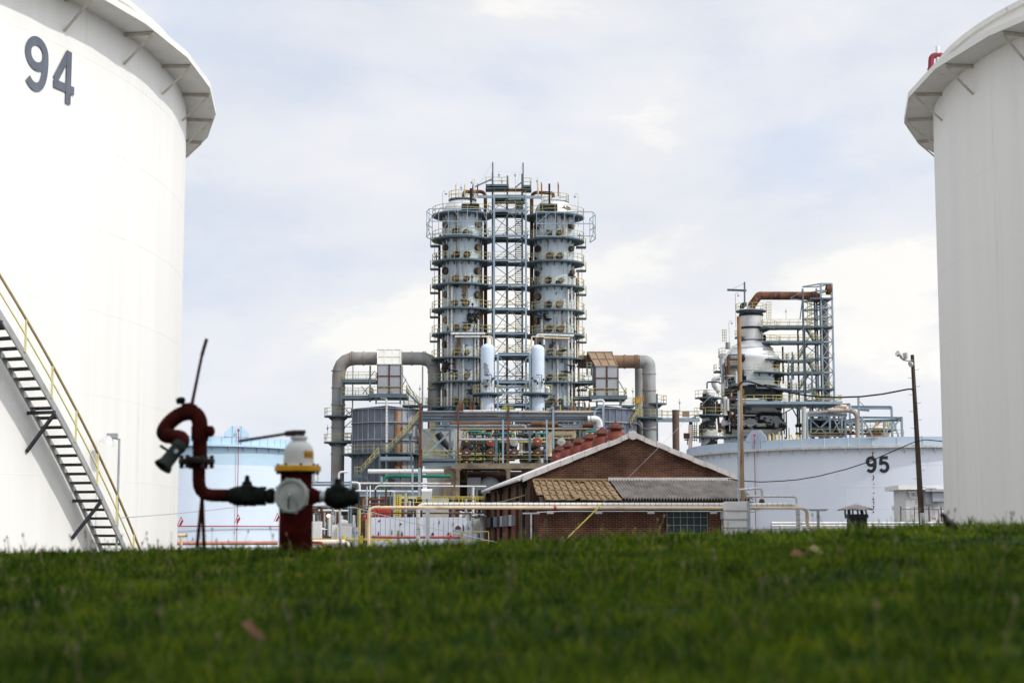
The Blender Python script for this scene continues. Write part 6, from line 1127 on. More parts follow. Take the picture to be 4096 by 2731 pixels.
for k in range(26):
    a = r_(g0.uniform(-150, -20)); y = g0.choice([930, 945, 1010, 1030, 1045, 1140, 1200, 1215, 1260, 1275, 1300]); v_, f_2 = patch_on(EX, YE, 262*mE*(1 if y < 1230 else 1.02), a, ez(y), g0.uniform(.5, 2.0), g0.uniform(.2, .6), k); m.add(v_, f_2)
m.build('burnt_patch', black, re_)
def edeck(r1, y, a0, a1, r0=250, rr=None): return deck(re_, cE, r0*mE, r1*mE, rE(690, y, YE-r1*mE).z, r_(a0), r_(a1), rr, post=2.0, n=36)
edeck(138, 302, -180, 180, 60); edeck(350, 858, -95, -5); edeck(300, 800, -178, -118); edeck(355, 1003, -92, -5); edeck(300, 938, -178, -118); edeck(330, 1130, -95, 0); edeck(310, 1078, -178, -112); edeck(310, 1240, -178, -112); edeck(300, 1440, -180, 0); edeck(150, 540, -200, -130, 106); edeck(235, 455, -60, 0, 106); edeck(260, 590, -60, 0, 106); edeck(300, 690, -200, -150, 185); edeck(320, 740, -70, 5, 225); edeck(345, 830, -190, -165); edeck(340, 1190, -178, -100); edeck(150, 470, -60, 20, 106); edeck(290, 875, -180, -120)
for a, y, r in ((-42, 820, 256), (-40, 962, 256), (-118, 770, 256), (-120, 895, 256), (-40, 1092, 268), (20, 560, 112)):
    o = Vector((EX, YE, 0)); d = Vector((math.cos(r_(a)), math.sin(r_(a)), 0)); manholes(re_, cE, r*mE, ez(y), [(r_(a), 0, .52)])
part_tube(re_, 'overhead_pipe', [rE(682, 300, YE), rE(690, 268, YE), rE(752, 185, YE), rE(1262, 187, YE), rE(1300, 235, YE)], 37*mE, rustm, n=20, br=.5, band=6.5)
part_tube(re_, 'small_bend', [rE(600, 300, YE-1.5), rE(600, 262, YE-1.5), rE(640, 262, YE-1.5)], .35, black)
hm = thing('hoist_mast', 'lone hoist mast with a level arm on top of the right tower', 'hoist', rE(624, 290, YE-4)*1.0); m = MB(); m.ibeam(rE(624, 290, YE-4), rE(623, 62, YE-4), .25, .28); m.build('mast', steel, hm); m = MB(); m.ibeam(rE(468, 133, YE-4), rE(640, 140, YE-4), .25, .35); m.build('boom', steel, hm); m = MB(); m.tube([rE(500, 132, YE-4), rE(615, 78, YE-4)], .04, 5); m.build('stay_wire', gal, hm)
m = MB()
for x in (425, 441, 458):
    m.bar(rE(x, 488, YE-2), rE(x, 600, YE-2), .09)
for y in range(490, 600, 24): m.bar(rE(420, y, YE-2), rE(462, y, YE-2), .07)
for x in (822, 842, 860): m.bar(rE(x, 240, YE-1), rE(x, 390, YE-1), .08)
for y in range(242, 390, 24): m.bar(rE(818, y, YE-1), rE(862, y, YE-1), .07)
m.build('cage_ladder', yel, re_)
part_tube(re_, 'riser_pipe', [rE(426, 700, YE-3), rE(428, 1080, YE-3)], .32, regm2, band=1.5); part_tube(re_, 'riser_pipe', [rE(400, 700, YE-2), rE(412, 860, YE-2)], .15, gal)
m = MB(); a, b = rE(530, 640, YE-5), rE(440, 750, YE-5); m.tube([a, b], .3, 8); m.build('riser_pipe', regm2, re_); m = MB(); q = rE(474, 630, YE-4); m.axis(q-Vector((0,0,.6)), q+Vector((0,0,.5)), [(0, .42), (1.1, .42), (1.1, 0)], 14); m.build('top_drum', duct, re_)
# lattice tower with riser
lt = thing('lattice_tower', 'tall narrow lattice steel tower holding a pipe at the right refinery unit', 'tower', rE(1365, 1110, YE)*1.0); YL, YL2 = YE-1.5, YE+2.2
X0, X1 = rE(1314, 500, YL).x, rE(1414, 500, YL).x; Z1 = rE(1, 78, YL).z; Z0 = 0
pr = ((X0, YL), (X1, YL), (X0-2.5, YL2), (X1-2.0, YL2))
for (x, y) in pr: m = MB(); m.ibeam((x, y, Z0), (x, y, Z1 if y == YL else Z1-.3), .3, .32); m.build('post', steel_l, lt)
lv = [rE(1, y, YL).z for y in (78, 140, 212, 292, 375, 465, 598, 740, 870, 1020, 1110, 1250, 1400)]
m = MB()
for i, z in enumerate(lv):
    m.bar((X0, YL, z), (X1, YL, z), .16, .26); m.bar(pr[2]+(z,), pr[3]+(z,), .16, .2); m.bar(pr[0]+(z,), pr[2]+(z,), .16, .2); m.bar(pr[1]+(z,), pr[3]+(z,), .16, .2)
m.build('frame_beam', steel_l, lt); m = MB()
for a, b in zip(lv[2:], lv[3:]):
    xbr(m, X0, X1, b, a, YL, .11); m.bar(pr[0]+(b,), pr[2]+(a,), .11); m.bar(pr[2]+(b,), pr[3]+(a,), .11)
m.build('bracing', steel_l, lt)
for i in (2, 5, 9): m = MB(); m.box(((X0+X1)/2-1, YE, lv[i]), (X1-X0+2, 4, .25)); pf = m.build('platform', steel, lt); g = MB(); rail(g, [(X0, YL-.1, lv[i]+.1), (X1, YL-.1, lv[i]+.1)], sp=1.6); g.build('railing', yel, pf)
m = MB(); m.tube([rE(1297, 240, YE), rE(1330, 262, YE), rE(1345, 310, YE)], 36*mE, 18); m.tube([rE(1345, 300, YE), Vector((rE(1350, 300, YE).x, YE, 0))], 27*mE, 18); m.build('riser_pipe', mat('blotchy_riser', (.30,.28,.26), .75, var=.2, vs=.3, rust=.5, rustc=(.10,.06,.05), rs=.25, rz=.5, rsoft=.1), lt)
m = MB(); m.tube([rE(1305, 260, YE+.5), Vector((rE(1305, 300, YE).x, YE+.5, 0))], 13*mE, 12); m.build('riser_pipe', rustm, lt); m = MB(); m.axis(rE(1345, 130, YE-1), rE(1375, 130, YE-1), [(0, .2), (.2, .9), (1, .9), (1.3, .3)], 10); m.build('motor', rustm, lt)
# stair structure between
sw = thing('stair_tower', 'open steel stair tower with railed walkways beside the burnt tower', 'tower', rE(1160, 1130, YE)*1.0); Ys = YE-2.5
posts(sw, rE, [(1145, 140, 1500, Ys), (1100, 485, 1500, Ys+3), (1250, 235, 1130, Ys+3), (1225, 812, 1460, Ys-1.5), (1160, 490, 1120, Ys)], .26)
brs(sw, rE, [(1035, 212, 1145, 225, Ys), (1035, 205, 1145, 148, Ys), (1120, 395, 1140, 230, Ys), (1105, 500, 1150, 480, Ys)], .16)
for (x0, x1, y, D) in ((790, 1237, 455, 3.5), (792, 1325, 592, 3.5), (1010, 1245, 760, 2.5), (1040, 1325, 866, 3.5), (1030, 1220, 1030, 2.5)):
    level(sw, rE, x0, x1, y, Ys, D, th=.32, mt=steel)
level(sw, rE, 640, 1495, 1133, YE-12.5, 10, th=.35, mt=steel_l)
for (a, b) in (((1185, 490), (1250, 592)), ((1118, 735), (1195, 612)), ((1185, 760), (1255, 866)), ((1118, 1020), (1205, 885)), ((1230, 1030), (1290, 1130))):
    stairs(sw, rE, *((a, b) if a[1] > b[1] else (b, a)), Ys+.8, n=14)
brs(sw, rE, [(1010, 1145, 1110, 1210, YE-12), (1210, 1145, 1110, 1210, YE-12), (1230, 1145, 1300, 1200, YE-12), (1380, 1145, 1300, 1200, YE-12), (1110, 1140, 1110, 1210, YE-12), (1050, 1190, 1110, 1300, YE), (950, 1250, 1060, 1190, YE)], .18)
m = MB()
for x in (1188, 1208, 1224):  m.bar(rE(x, 225, YE-1), rE(x, 440, YE-1), .09)
for y in range(230, 440, 26): m.bar(rE(1183, y, YE-1), rE(1228, y, YE-1), .08)
m.build('cage_ladder', yel, sw)
# left burnt vessel and platforms
lvx = rE(303, 1200, YE-8).x; lv_ = thing('burnt_vessel', 'small burnt grey vessel with two round platforms left of the tan pole', 'vessel', (lvx, YE-8, 0)); rl_ = 55*mE; m = MB(); zt = rE(303, 1065, YE-8).z
m.lathe((lvx, YE-8, 0), [(rl_*1.3, 0), (rl_*1.3, rE(1, 1400, YE-8).z), (rl_*1.15, rE(1, 1390, YE-8).z), (rl_*1.1, rE(1, 1260, YE-8).z), (rl_, rE(1, 1250, YE-8).z), (rl_, zt), (rl_*.8, zt+.7), (.1, zt+1)], 28); m.build('vessel_shell', regm, lv_)
for (r1, y, a0, a1) in ((120, 1088, -190, 10), (130, 1243, -190, 0), (140, 1440, -190, 10)): deck(lv_, (lvx, YE-8), rl_, r1*mE, rE(303, y, YE-8-r1*mE).z, r_(a0), r_(a1), post=1.7, n=24)
g0 = random.Random(8)
for k in range(16):
    x = g0.uniform(215, 540); y0 = g0.uniform(1080, 1350); L = g0.uniform(60, 220); Yk = YE-g0.uniform(2, 9); a, b = rE(x, y0, Yk), rE(x+g0.choice([0, 0, 0, g0.uniform(-40, 40)]), min(1500, y0+L), Yk); part_tube(lv_, 'service_pipe', [a, b], g0.uniform(.12, .45), g0.choice([black, black, brownv, regm, galw, rustm]), 8)
for k in range(10): x, y = g0.uniform(350, 560), g0.uniform(1090, 1420); q = rE(x, y, YE-5); m = MB(); m.box(q, (g0.uniform(.5, 1.3), 1, g0.uniform(.5, 1.3))); m.build('burnt_box', g0.choice([black, black, regm]), lv_)
part_tube(lv_, 'bent_pipe', [rE(287, 1050, YE-8), rE(287, 958, YE-8), rE(400, 958, YE-8)], .12, black); part_tube(lv_, 'jacketed_bend', [rE(400, 920, YE-4), rE(345, 930, YE-4), rE(345, 985, YE-4), rE(400, 1050, YE-4)], .42, regm2, n=14, br=1.8, band=1.6)
part_tube(lv_, 'bent_pipe', [rE(140, 1350, YE-8), rE(140, 1290, YE-8), rE(190, 1282, YE-8)], .28, black, br=1.5, n=12); part_tube(lv_, 'riser_pipe', [rE(137, 1340, YE-8), rE(137, 1800, YE-8)], .34, pinkp); m = MB(); q = rE(110, 1440, YE-8); m.box(q, (1.2, .6, .9)); m.bar(rE(85, 1475, YE-8), rE(125, 1475, YE-8), .2); m.bar(rE(110, 1440, YE-8), rE(112, 1520, YE-8), .15); m.build('instrument_box', brownv, lv_)
g = MB()
for y in range(1350, 1480, 18): g.bar(rE(155, y, YE-7), rE(195, y, YE-7), .12)
for x in (155, 175, 195): g.bar(rE(x, 1320, YE-7), rE(x, 1490, YE-7), .12)
g.build('cage_ladder', yel, lv_); finial(rE, 42, 1108, 1250, 270, 'upright lamp at the left of the burnt vessel over the footbridge end'); finial(rE, 996, 295, 400, YE-3, 'upright lamp on the highest walkway right of the tower neck'); goose(rE, 540, 160, YE-3, 6, 'gooseneck lamp left of the tower head', 1); goose(rE, 483, 408, YE-3, 4, 'gooseneck lamp on the small left platform of the tower neck', 1)
# right frames
fg = thing('pump_structure', 'low pale blue steel frame crowded with pipes right of the burnt tower', 'frame', rE(1360, 1450, YE-14)*1.0); Yg = YE-14
posts(fg, rE, [(1183, 1235, 1600, Yg), (1525, 1235, 1600, Yg), (1212, 1180, 1600, Yg+4), (1382, 1140, 1600, Yg+4), (1490, 1130, 1600, Yg+4), (1565, 1160, 1600, Yg+8)], .32, steel_l)
m = MB(); 
for (x0, x1, y, Y) in ((1183, 1525, 1255, Yg), (1210, 1520, 1290, Yg+4), (1200, 1520, 1440, Yg+4), (1220, 1380, 1370, Yg+6)): m.ibeam(rE(x0, y, Y), rE(x1, y, Y), .3, .34)
m.build('beam', steel_l, fg); brs(fg, rE, [(1222, 1300, 1375, 1440, Yg+4), (1222, 1440, 1375, 1300, Yg+4), (1385, 1440, 1480, 1300, Yg+5), (1430, 1300, 1490, 1440, Yg+4)], .22, steel_l)
g = MB(); rail(g, [rE(1210, 1442, Yg+1), rE(1520, 1442, Yg+1)], sp=2.5, w=.09); g.build('railing', yel, fg)
m = MB(); a, b = rE(1215, 1308, Yg+7), rE(1500, 1400, Yg+7); g0 = random.Random(4)
for k in range(34):
    x, y = g0.uniform(1215, 1530), g0.uniform(1300, 1430); q = rE(x, y, Yg+g0.uniform(5, 9)); v = Vector(g0.choice([(1, 0, 0), (0, 0, 1), (1, 0, 0)])); L = g0.uniform(.8, 3); part_tube(fg, 'process_pipe', [q-v*L, q+v*L], g0.uniform(.08, .25), g0.choice([brownv, black, black, rustm, duct, yel]), 8)
for k in range(4): q = rE(1240+k*75, 1345+12*(k % 2), Yg+8); m = MB(); m.axis(q-Vector((0, 2, 0)), q+Vector((0, 2, 0)), [(0, 0), (0, 1.0), (4, 1.0), (4, 0)], 14); m.build('pump_body', black, fg)
part_tube(fg, 'header_pipe', [rE(1370, 1212, Yg-1), rE(1630, 1212, Yg-1), rE(1638, 1500, Yg-1)], .36, mat('brown_white_header', (.36,.31,.27), .75, var=.3, vs=.3, rust=.45, rustc=(.07,.045,.04), rs=.3, rz=1, rsoft=.05), n=16, br=1.5); part_tube(fg, 'header_pipe', [rE(1435, 1195, Yg+2), rE(1450, 1172, Yg+2), rE(1535, 1178, Yg+2)], .3, cream, n=12)
part_tube(fg, 'riser_pipe', [rE(1155, 1180, Yg), rE(1155, 1560, Yg)], .38, greyv, n=14); part_tube(fg, 'header_pipe', [rE(1190, 1240, Yg+1), rE(1400, 1225, Yg+1), rE(1540, 1250, Yg+1)], .35, duct, 10)
part_tube(fg, 'rust_line', [rE(1080, 1418, Yg+2), rE(1850, 1422, Yg+2)], .18, rustm)
fh = thing('beam_frame', 'bare pale blue braced frame standing alone at the right of the refinery unit', 'frame', rE(1850, 1450, Yg)*1.0)
posts(fh, rE, [(1675, 1265, 1600, Yg), (2030, 1268, 1600, Yg), (1872, 1310, 1600, Yg+5), (1940, 1180, 1600, Yg+9), (1643, 1098, 1600, Yg+9)], .32, steel_l); m = MB(); m.ibeam(rE(1675, 1275, Yg), rE(2030, 1280, Yg), .3, .36); m.ibeam(rE(1525, 1310, Yg), rE(1675, 1275, Yg), .3, .4); m.ibeam(rE(1530, 1310, Yg+5), rE(2030, 1300, Yg), .3, .38); m.ibeam(rE(1580, 1185, Yg+9), rE(1940, 1187, Yg+9), .4, .6); m.ibeam(rE(1490, 1165, Yg+7), rE(1570, 1160, Yg+7), .4, .5); m.ibeam(rE(1640, 1205, Yg+9), rE(1742, 1215, Yg+9), .3, .3); m.bar(rE(1655, 1135, Yg+9), rE(1730, 1205, Yg+9), .12); m.build('beam', steel_l, fh)
brs(fh, rE, [(1688, 1300, 1770, 1440, Yg), (1680, 1440, 1860, 1300, Yg+2), (1880, 1440, 1935, 1320, Yg+5), (1955, 1310, 2005, 1450, Yg+5), (2015, 1290, 1945, 1380, Yg), (1540, 1320, 1660, 1420, Yg+3), (1590, 1310, 1570, 1430, Yg+3), (1610, 1310, 1645, 1450, Yg+3)], .22, steel_l)
g = MB(); rail(g, [rE(1640, 1445, Yg+8), rE(2050, 1445, Yg+8)], sp=2.2, w=.08); g.build('railing', yel, fh)
kd = thing('small_drum', 'small pale drum with yellow platform seen inside the bare blue frame', 'vessel', rE(1815, 1450, YE)*1.0); q = rE(1815, 1360, YE); m = MB(); m.lathe((q.x, YE, 0), [(2.0, 0), (2.0, rE(1, 1372, YE).z), (1.5, rE(1, 1362, YE).z), (.5, rE(1, 1350, YE).z), (.4, rE(1, 1310, YE).z), (.1, rE(1, 1310, YE).z)], 20); m.build('drum_shell', cream, kd); deck(kd, (q.x, YE), 1.8, 3.2, rE(1, 1375, YE-3).z, r_(-190), r_(10), post=1.2, n=20)
g = MB(); 
for x in (1885, 1902, 1920): g.bar(rE(x, 1315, YE-1), rE(x, 1375, YE-1), .12)
for y in range(1318, 1375, 12): g.bar(rE(1880, y, YE-1), rE(1925, y, YE-1), .12)
g.build('cage_ladder', yelb, kd)
sk = thing('yellow_handrails', 'pair of curved yellow handrails showing over the rim of tank 95', 'handrail', rE(1070, 1470, 250)*1.0)
for x in (1025, 1085): m = MB(); m.tube([rE(x, 1475, 250), rE(x+6, 1440, 250), rE(x+14, 1428, 250), rE(x+34, 1470, 250)], .09, 8); m.build('rail', yelb, sk)
g0 = random.Random(12); up = thing('pipe_cluster', 'cluster of white and yellow pipes and valves behind the foam shield of tank 95', 'pipes', rE(900, 1480, 255)*1.0)
for k in range(11): x = 840+k*13+g0.uniform(-4, 4); y0 = g0.uniform(1395, 1440); m = MB(); m.tube([rE(x, y0, 255), rE(x, 1490, 255)], g0.uniform(.10, .24), 8); m.build('riser_pipe', g0.choice([galw, yel, yel, white_p, rustm]), up)
# ------------------------------------------------------------------ exchanger deck
YG = 222.; tb = thing('concrete_table', 'stained concrete table frame carrying the row of exchangers', 'structure', rG(900, 800, YG)*1.0); a, b = rG(455, 680, YG), rG(2350, 745, YG)
m = MB(); m.box(((a.x+b.x)/2, YG+4, (a.z+b.z)/2), (b.x-a.x, 8, a.z-b.z)); m.build('slab', conc, tb)
for i in range(4):
    x = rG(535+i*592, 1, YG).x
    for dy in (0.1, 7.5): m = MB(); m.box((x, YG+dy, b.z/2), (.5, .6, b.z)); m.build('column', conc, tb)
    m = MB()
    for s in (-1, 1): m.prism([(x+s*.25, YG+.05, b.z), (x+s*.6, YG+.05, b.z), (x+s*.25, YG+.05, b.z-.35)], (0, .6, 0))
    m.build('haunch', conc, tb)
m = MB(); x0, x1 = rG(455, 1, YG).x, rG(520, 1, YG).x; m.box(((x0+x1)/2-.5, YG+4, b.z/2), (x1-x0+1, 7, b.z)); m.build('side_wall', conc, tb)
g = MB(); rail(g, [(rG(560, 1, YG).x, YG, a.z), (rG(2300, 1, YG).x, YG, a.z)], sp=5.2, w=.06, h=1.05); g.build('railing', yel, tb)
m = MB(); m.box(((a.x+b.x)/2, YG+9.2, b.z/2), (b.x-a.x, .4, b.z-.1)); m.build('shade_wall', brownv, tb)  # added dark wall stands in for the shade under the table
m = MB(); q = rV(932, 280, YG+3); m.box((q.x, YG+3.5, q.z/2), (1.8, 1.2, q.z)); o = top(m, 'switch_cabinet', grey_p, 'tall pale grey cabinet under the concrete table', 'cabinet')
m = MB(); q = rV(1230, 470, YG+3); m.axis(q-Vector((0, .4, 0)), q+Vector((0, 5, 0)), [(0, 0), (.05, .7), (.25, 1.15), (.6, 1.42), (5.4, 1.42), (5.4, 0)], 30); top(m, 'horizontal_drum', grey_p, 'big grey horizontal drum end under the concrete table', 'vessel')
exl = ['dark brown', 'orange red', 'pale grey', 'second orange red', 'whitish']; exx = [635, 915, 1195, 1475, 1752, 2030]
exm = [brownv, redv, greyv, redv, greyv, brownv]
for i, x in enumerate(exx):
    for lev, (y, r) in enumerate(((434, 49), (566, 55))):
        q = rG(x, y, YG+.2); R = r/2.94*YG/FPX; lb = (['dark brown upper exchanger at the left end of the row', 'orange red upper exchanger, second from the left', 'pale grey upper exchanger in the middle of the row', 'orange red upper exchanger, fourth from the left', 'whitish upper exchanger, fifth from the left', 'upper exchanger mostly hidden behind the smallest roof vents'] if lev == 0 else ['dark brown lower exchanger at the left end of the row', 'brown lower exchanger, second from the left', 'narrow brown lower exchanger in the middle of the row', 'brown lower exchanger, fourth from the left', 'brown lower exchanger beneath the whitish one', 'lower exchanger hidden behind the roof vents'])[i]
        t = thing('heat_exchanger', lb, 'heat exchanger', (q.x, YG+3, q.z-R), 'paired heat exchangers in a row'); d = Vector((-.06, 1, 0)).normalized(); m = MB(); m.axis(q+d*.25, q+d*6.5, [(0, 0), (0, R*.88), (6, R*.88), (6.2, R*.5), (6.25, 0)], 24); m.build('exchanger_shell', brownv if lev or i in (0, 1) else duct, t)
        m = MB(); m.axis(q, q+d*.32, [(0, 0), (.0, R*.86), (.03, R), (.14, R), (.15, R*.93), (.2, R*.93), (.21, R), (.32, R), (.33, R*.8)], 28); m.build('end_cover', exm[i] if lev == 0 else brownv, t)
        m = MB(); m.box(q+Vector((0, -.05, .1)), (.35, .03, .14)); m.build('name_plate', galw if (i+lev) % 2 else yelb, t)
        for yy in (1.2, 4.8): m = MB(); c = q+d*yy; m.box((c.x, c.y, c.z-R*1.05), (R*1.3, .25, R*.5)); m.build('saddle', steel_d, t)
        if lev == 0: m = MB(); m.tube([q+d*.9+Vector((0,0,-R)), q+d*.9+Vector((0,0,-R-1.0))], .25, 10); m.build('connector', steel_d, t)
    s = (1, -1, -1, 1, 1, 1)[i]; q = rG(x+(0 if s > 0 else 5), 380, YG+.9); m = MB(); p1 = Vector((q.x, q.y, rG(1, 328, YG).z)); m.pipe([q, Vector((q.x, q.y, rG(1, 303+(25 if i in (1, 2, 3, 4) else 0), YG).z)), Vector((q.x+s*1.8, q.y, rG(1, 303+(25 if i in (1, 2, 3, 4) else 0), YG).z)), Vector((q.x+s*2.1, q.y+3.5, rG(1, 330, YG).z))], .12, n=12, br=.4)
    part_tube(t, 'drop_pipe', [Vector((q.x+s*2.1, q.y+3.6, rG(1, 330, YG).z)), Vector((q.x+s*2.1, q.y+3.6, a.z+.1))], .13, green)
    top(m, 'green_pipe', green_l, ['mint green bent pipe over the left end exchanger', 'mint green bent pipe over the second exchanger, turning left', 'mint green bent pipe over the middle exchanger, turning left', 'mint green bent pipe over the fourth exchanger', 'mint green bent pipe over the fifth exchanger', 'mint green bent pipe just above the smallest roof vent'][i], 'pipe')
    m = MB(); q = rG(x-5, 310, YG+2); m.tube([q, Vector((q.x, q.y+.3, rG(1, 250, YG).z)), Vector((q.x, q.y+3, rG(1, 225, YG).z))], .36, 12); m.tube([q-Vector((0,0,2)), q], .3, 10); top(m, 'nozzle_pipe', [cream, orust, cream, duct, duct, duct][i], ['tan', 'orange', 'cream', 'grey', 'grey brown', 'grey'][i]+' nozzle pipe rising from exchanger number '+['one', 'two', 'three', 'four', 'five', 'six'][i]+' counted from the left', 'pipe')
# rack above the exchangers
YR = 216.; rk = thing('pipe_rack', 'long pale blue pipe rack with rusty edges across the foot of the twin columns', 'pipe rack', rG(1170, 680, YR)*1.0)
m = MB()
for (x0, x1, y, h, Y) in ((115, 2235, 112, .95, YR), (115, 2235, 160, .8, YR+.4), (200, 2150, 258, .55, YR+3), (115, 520, 645, .55, YR), (115, 500, 690, .55, YR), (1760, 2000, 240, .35, YR), (220, 490, 292, .3, YR+2)): m.ibeam(rG(x0, y, Y), rG(x1, y, Y), .4, h)
m.build('long_beam', steel_l, rk); m = MB()
for (x0, x1, y) in ((120, 1500, 92), (120, 1000, 128), (1140, 2230, 92), (350, 2100, 138)): m.bar(rG(x0, y, YR-.25), rG(x1, y, YR-.25), .2, .07)
m.build('rusty_edge', crust, rk)
for (x, y0, y1, mt, w) in ((92, -20, 1500, rustm, .36), (537, -20, 670, rustm, .22), (1128, 20, 680, rustm, .25), (495, 280, 660, steel_l, .26), (1065, 170, 680, steel_l, .22), (1578, 170, 640, steel_l, .2), (1655, 20, 540, steel_l, .24), (2243, 10, 400, steel_l, .3), (2140, 60, 300, steel_l, .26), (440, 280, 660, steel, .3), (985, 390, 660, steel, .3), (1380, 300, 660, steel, .3)):
    p, q = rG(x, y0, YR-.3), rG(x, y1, YR-.3); m = MB(); m.ibeam((p.x, p.y, max(q.z, 0)), (p.x, p.y, p.z), w, w); m.build('post', mt, rk)
m = MB(); m.pipe([rG(2060, 165, YR-.6), rG(2200, 160, YR-.6), rG(2200, 320, YR-.6)], .42, n=14, br=1.0, band=.8); m.build('jacketed_bend', [galw, steel_d], rk)
brs(rk, rG, [(120, 620, 480, 280, YR+.5), (120, 290, 500, 620, YR+1), (440, 200, 520, 110, YR+1), (2150, 45, 2230, 10, YR), (1590, 60, 1655, 20, YR)], .25, steel_l)
m = MB(); q = rG(1120, 60, YR+1); m.box(q, (2.0, 1, .45)); m.box(q+Vector((0, 0, .32)), (1.4, .8, .25)); m.tube([q+Vector((-.6, 0, .3)), q+Vector((.2, 0, .9))], .1, 8); top(m, 'winch', greenbot, 'mossy yellow winch housing sitting on the pipe rack between the white drums', 'winch')
m = MB(); m.tube([rG(540, 402, YR-.2), rG(1420, 405, YR-.2)], .16, 8); top(m, 'tie_rail', gal, 'rust speckled horizontal rail crossing in front of the upper exchangers', 'rail')
rp = [((600, 1240), 76, .20, YR, galw, 'white pipe lying on top of the rack, left half'), ((1250, 2160), 82, .20, YR, cream, 'cream pipe lying on top of the rack, right half'), ((440, 1160), 216, .30, YR+3, orust, 'orange rusted pipe inside the rack at left'), ((1395, 1710), 222, .36, YR+3, orust, 'orange rusted pipe inside the rack at right'), ((1990, 2150), 235, .34, YR+3, rustm, 'short dark rusty pipe behind the white bend'), ((440, 1330), 238, .12, YR+1, galw, 'thin white pipe ending in a bend in front of the rack'), ((560, 2080), 278, .10, YR+1, cream, 'thin cream pipe stretching across all exchangers'), ((560, 2080), 290, .07, YR+1.3, rustm, 'very thin dark pipe under the thin cream pipe'), ((1600, 1880), 335, .32, YR+1.5, cream, 'fat cream pipe right of the fourth exchanger')]
for (xx, y, r, Y, mt, lb) in rp:
    pts = [rG(xx[0], y, Y), rG(xx[1], y, Y)]
    if y == 238: pts.append(rG(xx[1], 275, Y))
    if y == 335: pts = [rG(1612, 600, Y), rG(1612, 335, Y), rG(1895, 335, Y), rG(1895, 380, Y)]
    m = MB(); m.pipe(pts, r, n=12, br=.5 if r > .2 else .3, band=1.6 if mt in (galw,) else None); top(m, 'rack_pipe', [mt, steel_d], lb, 'pipe')
g0 = random.Random(21); cl = thing('process_piping', 'dense jumble of small valves and thin pipes behind the exchanger row', 'pipes', rG(1170, 660, YG+8)*1.0)
for k in range(90):
    x = g0.uniform(470, 2100); y = g0.uniform(170, 640); Y = YG+g0.uniform(6.5, 12); v = g0.random(); L = g0.uniform(.7, 4)
    q = rG(x, y, Y); d = Vector((0,0,1)) if v < .62 else Vector((1,0,0)); part_tube(cl, 'process_pipe', [q-d*L, q+d*L], g0.uniform(.06, .26), g0.choice([steel, steel, brownv, rustm, galw, yel, steel_d, steel_d, cream, brownv]), 6)
for k, x in enumerate((1870, 1905, 2030, 2078, 560, 590, 680, 722)):
    q = rG(x, 76 if x > 1000 else 70, YR+.5); m = MB(); m.axis(q-Vector((0,0,.5)), q+Vector((0,0,1.4)), [(0, .13), (.55, .13), (.6, .2), (1.0, .2), (1.05, .13), (1.4, .1), (1.75, .04), (1.8, 0)], 10); top(m, 'relief_valve', rustm if x < 1000 else mat('tan_rust_valve', (.16,.10,.06), .8, var=.3, vs=2) if k == 0 else bpy.data.materials['tan_rust_valve'], ['relief valve on the rack, first of the right hand pair groups', 'relief valve on the rack, second of the right hand pair groups', 'relief valve on the rack, third of the right hand pair groups', 'relief valve on the rack nearest the right furnace', 'leftmost dark relief valve on the rack beside the rusty post', 'dark relief valve on the rack just right of the rusty post', 'dark relief valve on the rack, third from the left', 'dark relief valve on the rack left of the white drum'][k], 'valve', 'relief valves along the pipe rack')
# hidden hopper and duct left
m = MB(); m.axis(rG(330, 290, YG+8), rG(330, 660, YG+8), [(0, 3.2), (8, 1.6), (13, 1.5)], 20); top(m, 'hopper', greyv, 'grey tapering hopper behind the cross braces left of the exchangers', 'hopper')
m = MB(); q0, q1 = rG(300, 330, YG+5), rG(450, 560, YG+5); m.tube([q0, q1], .45, 10); top(m, 'slanted_chute', black, 'black slanted chute beside the grey hopper', 'chute')
g = MB()
for x in (205, 230, 255): g.bar(rG(x, 130, YR+2), rG(x, 590, YR+2), .10)
for y in range(140, 590, 26): g.bar(rG(200, y, YR+2), rG(260, y, YR+2), .09)
top(g, 'cage_ladder', yel, 'tall yellow caged ladder left of the exchanger row', 'ladder')
fr2 = thing('low_platform', 'yellow railed steel platform left of the concrete table', 'platform', rG(320, 645, YR)*1.0); level(fr2, rG, 115, 530, 632, YR-.5, 2, th=.2)
# ------------------------------------------------------------------ lower left plant
def kp(pts, Y, rpx, mt, lb, name='rack_pipe', band=None, br=None, fl=None, n=12):
    m = MB(); m.pipe([rK(x, y, Y) for x, y in pts], rpx/2.94*Y/FPX, n=n, br=br, band=band, flange=fl); return top(m, name, [mt, steel_d], lb, 'pipe')
kp([(800, 103), (1690, 103)], 212, 28, galw, 'fat grey white jacketed pipe before the left furnace foot', fl=9); kp([(985, 330), (985, 156), (1770, 160)], 208, 20, green, 'fat green pipe bending down before the left furnace', br=1.2)
kp([(610, 242), (1775, 246)], 190, 12, mat('white_pipe_rusty_belly', (.60,.55,.50), .6, var=.15, vs=.8, rust=.4, rustc=(.28,.12,.08), rs=.5, rz=2, rsoft=.1), 'white pipe with rusty belly under the green pipe'); kp([(610, 232), (700, 236), (700, 330)], 189, 14, galw, 'white pipe bend dropping between the rack beams', br=.7)
kp([(885, 385), (885, 272), (2190, 278)], 150, 9, galw, 'slim white pipe running right to the eave of the brick building', br=.4); kp([(610, 332), (1390, 340)], 188, 13, galw, 'white pipe along the lower rack beam')
kp([(215, 60), (215, 210), (150, 232)], 186, 12, galw, 'white upright pipe just right of the hydrant shoulder', br=.5); kp([(455, 200), (455, 108), (560, 108)], 184, 13, galw, 'white bent pipe with grey valve right of the hydrant', br=.5)
